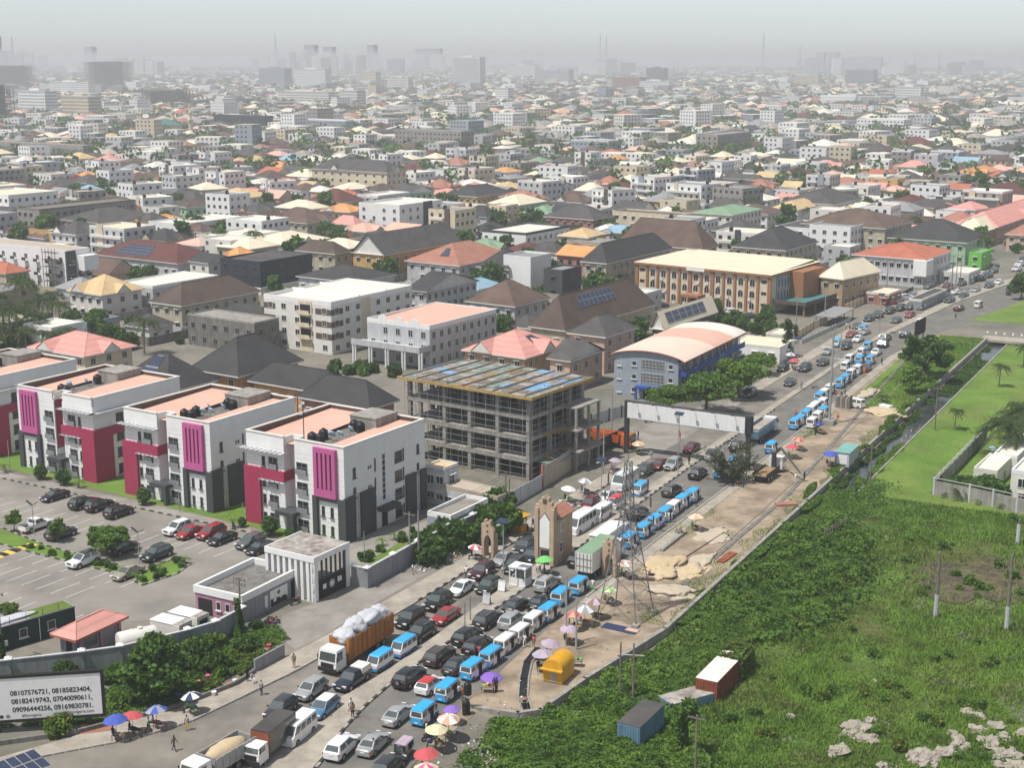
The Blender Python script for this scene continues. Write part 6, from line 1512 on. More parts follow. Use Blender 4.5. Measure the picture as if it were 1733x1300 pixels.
# parked off the road on the upper left side
for k,c,x,y,l in (("sedan","red",1507,512,"red car parked nose out on the forecourt by the cream lodge"),("sedan","silver",1518,507,"silver car parked on the forecourt by the cream lodge"),("suv","white",1532,503,"white off-road car parked on the forecourt by the cream lodge"),("sedan","navy",1577,506,"dark blue car parked beside the grey workshop"),("sedan","silver",1598,497,"pale blue saloon parked beyond the grey workshop"),("suv","dgrey",1610,492,"dark off-road car parked beyond the grey workshop"),("sedan","white",1621,494,"white saloon parked beyond the grey workshop"),("suv","black",1657,472,"black car parked by the grey shops"),("sedan","white",1664,463,"white car parked by the grey shops"),
                      ("sedan","white",1213,527,"white saloon parked in front of the hotel"),("suv","white",1241,528,"white off-road car parked in front of the hotel"),("sedan","silver",1252,533,"silver saloon parked in front of the hotel"),("suv","dgrey",1118,516,"dark car parked near the hotel porch"),("sedan","dgrey",1270,534,"dark car parked at the hotel's end"),("suv","white",1515,463,"white car parked under the red-roofed shops"),("sedan","dgrey",1498,468,"dark car parked under the red-roofed shops")):
 vehicle(k,c,x,y,75 if x < 1300 else 60,l,group="cars parked off the road")
for i in range(22):                    # denser traffic round the bend
 s_=392+i*6.1+rnd.uniform(-1,1);l_=li(T_LK,s_)+(2.0,4.8,-2.2)[i % 3];x,y=pr(*W(s_,l_),.7)
 k_,c_=[("sedan","dgrey"),("suv","white"),("sedan","silver"),("suv","black"),("sedan","white"),("suv","grey"),("sedan","maroon")][i % 7]
 if all(math.hypot(W(s_,l_)[0]-o.location.x,W(s_,l_)[1]-o.location.y)> 3.6 for o in bpy.data.objects if o.parent is None and o.name.startswith(("car","van"))):vehicle(k_,c_,x,y,IN(x,y),"%s car in the far traffic round the bend, %s" % (c_.replace("dgrey","dark grey"),("kerb lane","median lane","parked at the kerb")[i % 3]),group="far traffic round the bend")
# estate car park
for k,c,x,y,a_,l in (("sedan","black",93,838,212,"black saloon parked alone near the crimson corner"),("suv","black",141,851,32,"black off-road car, left one of a tight pair"),("suv","black",168,855,32,"black off-road car, right one of a tight pair"),("suv","black",201,866,32,"black car just right of the tight black pair"),("suv","white",301,894,212,"white off-road car parked in the row by the middle block"),("sedan","red",322,900,212,"red saloon beside the white off-road car"),("suv","red",357,901,212,"dark red off-road car in the row by the middle block"),("sedan","black",376,910,212,"black saloon at the end of the row with red cars"),("suv","grey",424,917,212,"grey off-road car nearest the gate portal"),("sedan","black",440,926,212,"black saloon tucked beside the gate portal"),
                         ("suv","dgrey",103,902,32,"dark car half behind a small parking tree"),("suv","black",208,927,32,"black car under the larger parking trees"),("suvr","green",265,937,212,"big dark green off-road car by the planted island"),("suv","white",141,948,212,"white off-road car with black roof"),("sedan","beige",216,968,212,"gold-beige saloon at the end of the planting strip")):
 vehicle(k,c,x,y,a_,l,group="cars parked in the estate",roof="p_black" if x == 141 and y == 948 else None)
vehicle("pickup","white",61,888,32,"white pickup parked between two small trees")

# ------------------------------------------------------------------ trucks
def truck_cab(root,paint,y0,w_=2.3,hgt=2.7,zb=.6,L=1.9):
 hw=w_/2;cb=MB().loft([[(-hw,y0,zb),(hw,y0,zb),(hw,y0 +L,zb),(-hw,y0 +L,zb)],[(-hw,y0,1.6),(hw,y0,1.6),(hw,y0 +L +.04,1.6),(-hw,y0 +L +.04,1.6)],[(-hw*.93,y0,hgt),(hw*.93,y0,hgt),(hw*.93,y0 +L -.25,hgt),(-hw*.93,y0 +L -.25,hgt)]])
 cab=ob("cab",cb.mesh("cab",paint),root)
 b=[(-hw,y0,1.6),(hw,y0,1.6),(hw,y0 +L +.04,1.6),(-hw,y0 +L +.04,1.6)];t=[(-hw*.93,y0,hgt),(hw*.93,y0,hgt),(hw*.93,y0 +L -.25,hgt),(-hw*.93,y0 +L -.25,hgt)]
 for nm,q,u0,u1 in (("windscreen",(b[2],b[3],t[3],t[2]),.06,.94),("side_window",(b[1],b[2],t[2],t[1]),.35,.92),("side_window",(b[3],b[0],t[0],t[3]),.08,.65)):
  p=glass_quads(nm,[(*q,u0,u1,.06,.78,.015)]);ob(p[0],p[1],cab)
 ob("grille",MB().box(-hw*.7,y0 +L -.02,.9,hw*.7,y0 +L +.06,1.45).mesh("grille","dark"),cab);ob("bumper",MB().box(-hw,y0 +L -.05,.45,hw,y0 +L +.14,.85).mesh("bumper","dark"),cab)
 for sx in (-1,1):ob("headlight",MB().box(min(sx*hw*.72,sx*hw*.97),y0 +L,.95,max(sx*hw*.72,sx*hw*.97),y0 +L +.07,1.2).mesh("headlight","lamp_white"),cab);ob("mirror",MB().box(sx*(hw +.08)-.05,y0 +L -.1,1.7,sx*(hw +.08)+.05,y0 +L,2.3).mesh("mirror","dark"),cab)
 return cab
def truck(label,px,py,az,zc,name="truck",cat="truck"):
 X,Y=g(px,py,zc);return thing(name,label,cat,(X,Y,0.015),-R(az))
def truck_wheels(root,ys,tr=1.0,r=.5):
 for p in wheels(ys,tr,r,.3):ob(p[0],p[1],root,p[2],p[3])
# orange open truck with sacks, towards us
T=truck("white-cabbed truck with tall orange open body heaped with white sacks",606,1088,IN(606,1088),1.6)
truck_cab(T,"p_white",4.1,2.4,2.9);ob("chassis",MB().box(-.5,-5.4,.6,.5,5.6,.95).mesh("chassis","dark"),T);truck_wheels(T,(-3.6,-2.3,4.9))
bd=ob("open_body",MB().box(-1.25,-5.5,1.0,1.25,3.7,1.15).box(-1.25,-5.5,1.151,-1.17,3.7,3.5).box(1.17,-5.5,1.151,1.25,3.7,3.5).box(-1.169,3.6,1.151,1.169,3.7,3.5).box(-1.169,-5.5,1.151,1.169,-5.42,3.5).mesh("open_body","truck_orange"),T)
for i in range(11):
 for sx in (-1,1):ob("body_rib",MB().box(sx*1.29-.04,-5.45+i*.9,1.1,sx*1.29+.04,-5.33+i*.9,3.55).mesh("body_rib","truck_orange"),bd)
ob("painted_mark",MB().box(1.345,-.8,1.6,1.35,-.2,3.2).box(1.345,-1.2,2.5,1.35,.2,2.75).mesh("painted_mark","dark"),bd);ob("painted_mark",MB().face([(1.346,-5.1,3.2),(1.346,-4.8,3.2),(1.346,-3.2,1.4),(1.346,-3.6,1.4)]).mesh("painted_mark","dark"),bd)
def blob(seed,sx,sy,sz,n=14,m_=9,rough=.16):
 rs=random.Random(seed);ph=[(rs.uniform(0,6),rs.uniform(1,4),rs.uniform(1,4)) for _ in range(6)];mb=MB();rings=[]
 for j in range(m_ +1):
  th=math.pi*j/m_;ring=[]
  for i in range(n):
   f=2*math.pi*i/n;v_=Vector((math.sin(th)*math.cos(f),math.sin(th)*math.sin(f),math.cos(th)));k=1+rough*(1.5*mnoise.noise(v_*1.3+Vector((seed,0,0)))+.8*mnoise.noise(v_*3.1+Vector((0,seed,0)))+.45*mnoise.noise(v_*7.0))
   a_=max(.02,math.sin(th));ring.append((sx*k*a_*math.cos(f),sy*k*a_*math.sin(f),sz*k*math.cos(th)))
  rings.append(ring)
 mb.loft(rings[::-1]);return mb
for i,(y,s,zz) in enumerate(((2.5,1.4,3.3),(.4,1.7,3.75),(-2.0,1.9,3.8),(-4.3,1.4,3.5))):
 tag(ob("sack",blob(i +1,1.25,s,1.0,28,18,.2).mesh("sack","bag",smooth=True),None,local(T,(-.1,.1,-.05,.05)[i],y,zz),T.rotation_euler.z),"huge bulging white sack on the orange truck, %s" % ("first behind the cab","second behind the cab","third behind the cab","at the tail")[i],"sack","sacks on the orange truck")
# grey box truck
T=truck("small white truck with dark grey box body",455,1253,IN(455,1253),1.5);truck_cab(T,"p_white",1.6,1.9,2.25,.5,1.7);ob("chassis",MB().box(-.4,-3.2,.5,.4,3.0,.8).mesh("chassis","dark"),T);truck_wheels(T,(-1.9,2.2),.78,.38)
bx=ob("box_body",MB().box(-1.05,-3.4,.85,1.05,1.5,3.1).mesh("box_body","p_dgrey"),T);ob("roof_sheet",MB().box(-1.03,-3.38,3.101,1.03,1.48,3.14).mesh("roof_sheet","r_dark"),bx);ob("front_board",MB().box(-1.04,1.501,.9,1.04,1.55,3.0).mesh("front_board","rust_red"),bx)
# tipper with sand, bottom edge
T=truck("tipper truck loaded with sand at the bottom picture edge",372,1283,IN(372,1283)+8,1.6);truck_cab(T,"p_white",2.3,2.3,2.7);ob("chassis",MB().box(-.5,-4,.6,.5,4,1.0).mesh("chassis","dark"),T);truck_wheels(T,(-2.6,-1.3,3.1))
ob("tipper_body",MB().box(-1.25,-3.9,1.1,1.25,2.0,1.25).box(-1.25,-3.9,1.251,-1.15,2.0,2.5).box(1.15,-3.9,1.251,1.25,2.0,2.5).box(-1.149,1.9,1.251,1.149,2.0,2.7).box(-1.149,-3.9,1.251,1.149,-3.8,2.4).mesh("tipper_body","galv"),T)
for i in range(7):
 for sx in (-1,1):ob("body_rib",MB().box(sx*1.3-.05,-3.8+i*.92,1.1,sx*1.3+.05,-3.66+i*.92,2.52).mesh("body_rib","galv"),T)
ob("sand_load",blob(5,1.1,2.7,.75,rough=.1).mesh("sand_load","sand",smooth=True),T,(0,-.9,2.1))
# container truck seen from behind
T=truck("truck carrying a white container with green top, seen from behind",1012,940,OUT(1012,940),2.0);ob("chassis",MB().box(-.6,-4.6,.8,.6,6.2,1.1).mesh("chassis","dark"),T);truck_wheels(T,(-3.4,-2.1,5.2))
cn=ob("container",MB().box(-1.22,-4.6,1.15,1.22,3.4,3.75).mesh("container","offwhite"),T);ob("container_top",MB().box(-1.2,-4.58,3.751,1.2,3.38,3.8).mesh("container_top","r_green"),cn)
for i in range(5):ob("door_bar",MB().box(-1.1+i*.52,-4.68,1.25,-1.04+i*.52,-4.601,3.65).mesh("door_bar","steel"),cn)
for z in (1.9,2.9):ob("door_bar",MB().box(-1.15,-4.66,z,1.15,-4.601,z +.07).mesh("door_bar","steel"),cn)
ob("second_load",MB().box(-1.2,3.6,1.15,1.2,4.2,3.2).mesh("second_load","offwhite"),T);truck_cab(T,"p_white",4.3,2.3,2.7)
# second truck roof behind it
T=truck("pale canvas-topped lorry ahead of the container truck",1030,905,OUT(1030,905),2.0,"lorry");ob("body",MB().box(-1.15,-4,.9,1.15,3,2.9).mesh("body","offwhite"),T);ob("roof_sheet",MB().box(-1.2,-4.1,2.901,1.2,3.1,3.0).mesh("roof_sheet","white"),T);truck_wheels(T,(-2.5,3.4),.95,.45);truck_cab(T,"p_white",3.1,2.2,2.5)
# teal open-sided lorry
T=truck("teal stake-sided lorry driving away past the billboard",1288,727,OUT(1288,727),1.6,"lorry");truck_cab(T,"p_white",4.3,2.3,2.8);ob("chassis",MB().box(-.5,-4.9,.6,.5,5.5,1.0).mesh("chassis","dark"),T);truck_wheels(T,(-3.5,-2.2,5.0))
ob("load_bed",MB().box(-1.2,-5,1.05,1.2,4.1,1.2).mesh("load_bed","steel_blue"),T);ob("load",MB().box(-1.05,-4.7,1.201,1.05,3.9,2.35).mesh("load","pavement"),T)
for i in range(10):
 for sx in (-1,1):ob("stake",MB().box(sx*1.2-.05,-4.95+i,1.2,sx*1.2+.05,-4.82+i,2.7).mesh("stake","steel_blue"),T)
for z in (1.4,1.8,2.2,2.6):
 for sx in (-1,1):ob("slat",MB().box(sx*1.27-.02,-5,z,sx*1.27+.02,4.1,z +.26).mesh("slat","steel_blue"),T)
 ob("slat",MB().box(-1.2,-5.06,z,1.2,-5.02,z +.26).mesh("slat","steel_blue"),T)
# crane truck on the sand
T=truck("flatbed truck with loader crane parked on the sand",1299,797,30,1.2);truck_cab(T,"p_white",3.6,2.3,2.6);ob("chassis",MB().box(-.5,-3.6,.6,.5,5,1.0).mesh("chassis","dark"),T);truck_wheels(T,(-2.4,-1.2,4.3))
ob("flatbed",MB().box(-1.2,-3.7,1.05,1.2,2.3,1.2).box(-1.2,-3.7,1.201,-1.12,2.3,1.65).box(1.12,-3.7,1.201,1.2,2.3,1.65).mesh("flatbed","dark_steel"),T);ob("deck_boards",MB().box(-1.1,-3.6,1.202,1.1,2.2,1.24).mesh("deck_boards","wood"),T)
cr_=ob("crane_column",MB().box(-.3,2.5,1.0,.3,3.2,3.6).mesh("crane_column","dark_steel"),T);ob("crane_boom",MB().tube((0,2.85,3.4),(1.0,3.2,4.4),.2,n=6).tube((1.0,3.2,4.4),(5.2,.9,1.3),.2,.13,6).mesh("crane_boom","dark_steel"),cr_)
# orange tipper by the building site
T=truck("bright orange tipper standing by the building site fence",1034,742,118,1.4);truck_cab(T,"orange_paint",2.3,2.3,2.6);ob("chassis",MB().box(-.5,-4,.6,.5,4,1.0).mesh("chassis","dark"),T);truck_wheels(T,(-2.6,-1.3,3.1))
ob("tipper_body",MB().loft([[(-1.2,-3.9,1.2),(1.2,-3.9,1.2),(1.2,1.9,1.2),(-1.2,1.9,1.2)],[(-1.3,-4.3,2.5),(1.3,-4.3,2.5),(1.3,2.1,2.5),(-1.3,2.1,2.5)]],0,False).box(-1.2,-3.9,1.05,1.2,1.9,1.19).mesh("tipper_body","orange_paint"),T)
# motorbikes
def motorbike(px,py,az,label,rider=None):
 X,Y=g(px,py,.4);t=thing("motorbike",label,"motorbike",(X,Y,.01),-R(az))
 k=(.3,.1)
 if k not in WH:WH[k]=wheel_mesh(.3,.1)
 for y in (-.62,.62):ob("wheel",WH[k],t,(0,y,.3))
 ob("frame",MB().tube((0,-.55,.35),(0,.1,.62),.06).tube((0,.1,.62),(0,.5,.9),.05).tube((0,.62,.3),(0,.45,.98),.035).box(-.12,-.15,.3,.12,.25,.58).mesh("frame","dark_steel"),t)
 ob("tank",blob(3,.14,.26,.13,10,6,.05).mesh("tank","p_red",smooth=True),t,(0,.18,.75));ob("seat",MB().box(-.13,-.65,.68,.13,.0,.78).mesh("seat","dark"),t);ob("handlebar",MB().tube((-.32,.42,1.0),(.32,.42,1.0),.02).mesh("handlebar","steel"),t)
 return t
motorbike(500,1018,40,"delivery motorbike with yellow box outside the gatehouse");motorbike(462,1050,100,"motorbike parked below the mural board");motorbike(456,1056,100,"motorbike parked second below the mural board")
motorbike(1407,628,208,"motorbike to the right of the dark saloon up the road");motorbike(1383,612,208,"motorbike to the left of the dark saloon up the road");motorbike(1098,712,60,"motorbike resting on the forecourt under the billboard");motorbike(1250,820,300,"motorbike beside the dry leaning tree")
motorbike(727,1248,60,"motorbike parked behind the cream umbrella")

# ================================================================== billboards
def billboard_bl():
 A=Vector(g(174,1134,6.2));B=Vector(g(0,1145,6.2));d=(B -A).normalized();az=math.degrees(math.atan2(d.x,d.y))+90      # panel runs from A to the left
 Wd=17.0;t=thing("billboard","white billboard with three lines of phone numbers in a black frame","billboard",(A.x,A.y,0),-R(az))
 z0,z1=1.15,6.2
 pn=ob("panel",MB().box(-Wd +.3,0,z0 +.3,-.3,.12,z1 -.3).mesh("panel","white"),t)
 ob("frame",MB().box(-Wd,-.06,z1 -.3,0,.35,z1).box(-Wd,-.06,z0,0,.35,z0 +.3).box(-.3,-.06,z0 +.301,0,.35,z1 -.301).box(-Wd,-.06,z0 +.301,-Wd +.3,.35,z1 -.301).box(-Wd +.3,.121,z0 +.3,-.3,.34,z1 -.3).mesh("frame","dark"),t)
 for x in (-1.6,-6,-10.5,-15):ob("leg",MB().box(x -.15,.36,0,x +.15,.66,z1 -.5).mesh("leg","dark_steel"),t)
 def txt(s,x,z,size,mat="navy",bold=.0):
  c=bpy.data.curves.new("lettering",'FONT');c.body=s;c.size=size;c.align_x='RIGHT';c.extrude=.004;c.offset=bold;c.materials.append(M(mat))
  o=bpy.data.objects.new("lettering",c);COL.objects.link(o);o.parent=t;o.location=(x,-.012,z);o.rotation_euler=(math.pi/2,0,0)
  o.scale=(.93,1,1);m_=bpy.data.meshes.new_from_object(o.evaluated_get(bpy.context.evaluated_depsgraph_get()));bpy.data.objects.remove(o);q=ob("lettering",m_,t,(x,-.012,z),rot=(math.pi/2,0,0),scale=(.93,1,1));return q
 txt("08107576721, 08185823404,",-1.25,4.02,.72,bold=.016);txt("08182419743, 07040090611,",-1.2,3.13,.72,bold=.016);txt("09096444256, 09169830781.",-1.15,2.24,.72,bold=.016)
 txt("dillonnigeria",-6.25,1.66,.42,"brown_band");txt("www.dillonnigeria.com",-1.1,1.7,.46,"brown_band")
 for i in range(3):
  n=14;x=-10.7+i*.62
  ob("icon_disc",MB().face([(x +.2*math.cos(2*math.pi*k/n),-.01,1.8+.2*math.sin(2*math.pi*k/n)) for k in range(n)]).mesh("icon_disc","navy" if i < 2 else "grey_wall"),t)
 return t
billboard_bl()
A=Vector(g(1261,707,9.1));B=Vector(g(1062,681,9.1));d=B -A;L=d.length;az=math.degrees(math.atan2(d.x,d.y))+90
t=thing("overhead_billboard","long empty white billboard spanning the road on two posts","billboard",(A.x,A.y,0),-R(az))
ob("panel",MB().box(-L,0,6.4,0,.1,9.1).mesh("panel","white"),t);ob("frame",MB().box(-L -.1,.101,6.3,.1,1.3,9.2).mesh("frame","dark_steel"),t);ob("end_cap",MB().box(.101,0,6.3,1.0,1.3,9.2).mesh("end_cap","navy"),t)
for x in (-L -.3,.5):ob("post",MB().box(x -.35,.2,0,x +.35,.9,9.3).mesh("post","dark_steel"),t)
for i in range(6):ob("lamp_arm",MB().tube((-L*(i +.5)/6,.1,9.15),(-L*(i +.5)/6,-1.0,9.5),.05).box(-L*(i +.5)/6-.25,-1.2,9.4,-L*(i +.5)/6+.25,-.9,9.6).mesh("lamp_arm","dark_steel"),t)
for i in range(10):ob("panel_seam",MB().box(-L*(i +.5)/10-.015,-.006,6.42,-L*(i +.5)/10+.015,-.002,9.08).mesh("panel_seam","palegrey"),t)
X,Y=g(1556,590);t=thing("dark_signboard","black signboard seen edge-on beside the big roadside tree","signboard",(X,Y,0),-R(-58));ob("panel",MB().box(-4,0,3.4,4,.3,6.9).mesh("panel","dark"),t)
for x in (-3,3):ob("post",MB().tube((x,.2,0),(x,.2,3.4),.15).mesh("post","dark_steel"),t)

# ================================================================== lattice pylon
def pylon():
 base=[Vector((*g(*p),0)) for p in ((1067,1053),(1088,1038),(1052,1030),(1027,1050))]
 c=sum(base,Vector())/4;w0=2.6
 t=thing("lattice_pylon","grey lattice power pylon with cross arms standing in the sand","pylon",(c.x,c.y,0),-R(30));Ht=19.5
 prof=lambda z:w0*(1-z/13.0)+.62*z/13.0 if z < 13 else .62-(z -13)*.045
 for sx,sy in ((-1,-1),(1,-1),(1,1),(-1,1)):
  m=MB();m.tube((sx*w0,sy*w0,0),(sx*prof(13),sy*prof(13),13),.08,.06,4).tube((sx*prof(13),sy*prof(13),13),(sx*prof(Ht),sy*prof(Ht),Ht),.08,.06,4)
  ob("leg",m.mesh("leg","pylon_steel"),t);ob("footing",MB().box(sx*w0 -.4,sy*w0 -.4,0,sx*w0 +.4,sy*w0 +.4,.35).mesh("footing","concrete"),t)
 zs=[0,3.4,6.2,8.4,10.2,11.7,13,14.1,15.2,16.3,17.4,18.5,19.5]
 for k,(z0,z1) in enumerate(zip(zs,zs[1:])):
  m=MB();a,b=prof(z0),prof(z1)
  for (x0,y0,x1,y1) in ((-1,-1,1,-1),(1,-1,1,1),(1,1,-1,1),(-1,1,-1,-1)):
   m.tube((x0*a,y0*a,z0),(x1*b,y1*b,z1),.032,n=4);m.tube((x1*a,y1*a,z0),(x0*b,y0*b,z1),.032,n=4);m.tube((x0*b,y0*b,z1),(x1*b,y1*b,z1),.03,n=4)
  ob("bracing",m.mesh("bracing","pylon_steel"),t)
 for z,r in ((13.2,3.4),(15.4,3.0),(17.6,2.6)):
  for sx in (-1,1):
   m=MB();m.tube((0,-.4,z),(sx*r,0,z +.1),.032,n=4).tube((0,.4,z),(sx*r,0,z +.1),.032,n=4).tube((0,0,z +1.0),(sx*r,0,z +.1),.032,n=4)
   for q in (.35,.65):m.tube((sx*r*q,0,z +.05),(sx*r*(q -.2),0,z +1.0*(1-q +.2)),.035,n=4)
   ob("cross_arm",m.mesh("cross_arm","pylon_steel"),t);ob("insulator",MB().tube((sx*r,0,z +.1),(sx*r,0,z -1.1),.1,.1,6).mesh("insulator","brown_band"),t)
 ob("peak",MB().tube((0,0,Ht),(0,0,Ht +1.6),.06,.04,4).mesh("peak","pylon_steel"),t)
pylon()

# ================================================================== poles and lamps
def pole(px,py,top,label,kind_="wood",base=0.0,arm=0,cat="utility pole",name="utility_pole",group="utility poles",r=.14):
 X,Y=g(px,py,base);z=1.0
 while pr(X,Y,base +z)[1]> top and z < 30:z+= .1
 t=thing(name,label,cat,(X,Y,base),-R(28),group)
 ob("pole",MB().tube((0,0,0),(0,0,z),r,r*.65,8).mesh("pole",dict(wood="oldwood",conc="concrete",steel="galv",dark="dark_steel")[kind_]),t)
 for i in range(arm):
  ob("cross_arm",MB().box(-.9,-.06,z -.4-i*.6,.9,.06,z -.28-i*.6).mesh("cross_arm","oldwood"),t)
  for x in (-.8,-.35,.35,.8):ob("insulator",MB().tube((x,0,z -.28-i*.6),(x,0,z -.08-i*.6),.05,n=6).mesh("insulator","brown_band"),t)
 return t,z
def solar_lamp(px,py,top,label):
 t,z=pole(px,py,top,label,"steel",name="solar_street_lamp",cat="street lamp",group="solar street lamps",r=.1)
 ob("solar_panel",MB().box(-.75,-.5,0,.75,.5,.06).mesh("solar_panel","solar"),t,(0,0,z +.2),rot=(R(20),0,0));ob("lamp_arm",MB().tube((0,0,z -.3),(0,-1.1,z),.05).box(-.2,-1.6,z -.03,.2,-1.0,z +.08).mesh("lamp_arm","galv"),t)
for a in ((852,1000,886,"solar street lamp on the median beside the white guard booth"),(1017,872,780,"solar street lamp on the median in front of the white vans"),(1147,801,703,"solar street lamp on the median near the silver car"),(1347,661,574,"solar street lamp on the median up the road"),(1488,566,500,"solar street lamp near the end of the median"),(1608,510,448,"solar street lamp farthest up the median")):solar_lamp(*a)
t,z=pole(1403,718,563,"tall thick pale steel post on the sandy strip","steel",cat="steel post",name="steel_post",group=None,r=.28);ob("footing",MB().box(-1.1,-1.1,0,1.1,1.1,.9).mesh("footing","concrete"),t);ob("arm",MB().tube((0,0,z*.72),(2.3,0,z*.72),.09).tube((0,0,z*.83),(-2,0,z*.83),.09).mesh("arm","galv"),t)
for a in ((694,955,868,"first concrete pole of the pair outside the estate wall","conc",0,1),(709,957,866,"second concrete pole of the pair outside the estate wall","conc",0,0),(856,872,800,"thin pole behind the lodge","wood",0,1),(862,872,810,"thin pole beside the one behind the lodge","wood",0,0),(1021,803,715,"bare pole inside the site fence","steel",0,0),(1035,745,655,"lamp pole behind the orange tipper","steel",0,0),
          (975,1100,1018,"roadside pole among the mauve umbrellas","steel",0,0),(958,1092,975,"taller roadside pole among the mauve umbrellas","steel",0,0),(1347,560,506,"pole in front of the hotel entrance","conc",0,1),(1395,548,500,"lamp pole near the hotel forecourt","steel",0,0),(1422,609,555,"pole on the median near the white saloon","steel",0,0),(1610,492,432,"one of three poles beside the grey shops, left","wood",0,1),(1617,492,430,"one of three poles beside the grey shops, middle","wood",0,0),(1624,490,432,"one of three poles beside the grey shops, right","wood",0,1),
          (1500,498,445,"pole by the cream lodge","wood",0,1),(1560,470,420,"pole in front of the red-roofed shops","wood",0,0),(5,1120,1002,"leaning pole at the left picture edge wrapped in creepers","wood",0,1),(408,1062,978,"old pole hung with creepers beside the gatehouse","wood",0,2),(505,728,672,"dark pole behind the middle block","dark",0,0)):pole(a[0],a[1],a[2],a[3],a[4],a[5],a[6])
for a in ((1049,1185,1088,"left post of the timber pole pair in the bushes"),(1071,1190,1090,"right post of the timber pole pair in the bushes"),(1176,1330,1212,"timber pole in the field beside the creeper-covered stump"),(1472,826,755,"dark pole at the bank of the canal"),(1582,728,655,"dark pole on the mown bank")):
 pole(a[0],a[1],a[2],a[3],"wood",FZ,0 if a[0] in (1071,1049) else 1)
t=thing("pole_brace","crooked white crossbar joining the timber pole pair","crossbar",(*g(1049,1185,FZ),FZ));P0=Vector((*g(1049,1185,FZ),0));P1=Vector((*g(1071,1190,FZ),0));ob("bar",MB().tube((0,0,5.2),((P1 -P0).x*1.8,(P1 -P0).y*1.8,5.6),.09).mesh("bar","kerb"),t)
for a in ((1583,1046,935,"white-footed post standing in the scorched patch, left of two"),(1703,1067,940,"white-footed post standing in the scorched patch, right of two"),(1722,922,880,"short white-footed post near the property wall")):
 t,z=pole(a[0],a[1],a[2],a[3],"wood",FZ,0,cat="post",name="field_post",group="white-footed posts",r=.24);ob("white_base",MB().tube((0,0,0),(0,0,3.0),.29,.27,8).mesh("white_base","palegrey"),t)
for a in ((236,956,903),(58,906,857)):
 t,z=pole(a[0],a[1],a[2],"twin-headed car park lamp "+("beside the larger trees" if a[0]> 100 else "beside the white pickup"),"steel",cat="street lamp",name="car_park_lamp",group="car park lamps",r=.08)
 for sx in (-1,1):ob("lamp_head",MB().box(min(sx*.1,sx*1.2),-.16,0,max(sx*.1,sx*1.2),.16,.07).mesh("lamp_head","dark_steel"),t,(0,0,z),rot=(0,-sx*R(28),0))
for a in ((17,798,746,"thin white flagpole at the lawn's left end"),(304,868,818,"thin white flagpole before the middle block"),(412,893,852,"thin white flagpole between the two near blocks"),(617,952,900,"thin white flagpole inside the estate wall"),(1681,748,684,"thin white lamp pole behind the palms of the property")):
 pole(a[0],a[1],a[2],a[3],"steel",FZ if a[0]> 1500 else 0,0,cat="flagpole" if a[0]< 1500 else "lamp pole",name="flagpole" if a[0]< 1500 else "lamp_pole",group=None,r=.07)
wr=MB()                              # power lines sagging along the pylon's neighbours
def cable(A_,B_,sag,r=.025):
 pts=[(A_[0]+(B_[0]-A_[0])*k/10,A_[1]+(B_[1]-A_[1])*k/10,A_[2]+(B_[2]-A_[2])*k/10-sag*(1-(2*k/10-1) ** 2)) for k in range(11)]
 wr.path(pts,r,4)
pa=[(*g(694,955),6.4),(*g(860,872),6.4)]
for dx in (-.5,.3):cable((pa[0][0]+dx,pa[0][1],pa[0][2]),(pa[1][0]+dx,pa[1][1],pa[1][2]),.5)
tag(ob("power_cable",wr.mesh("power_cable","dark")),"thin power cables slung between the poles by the estate wall","cable")

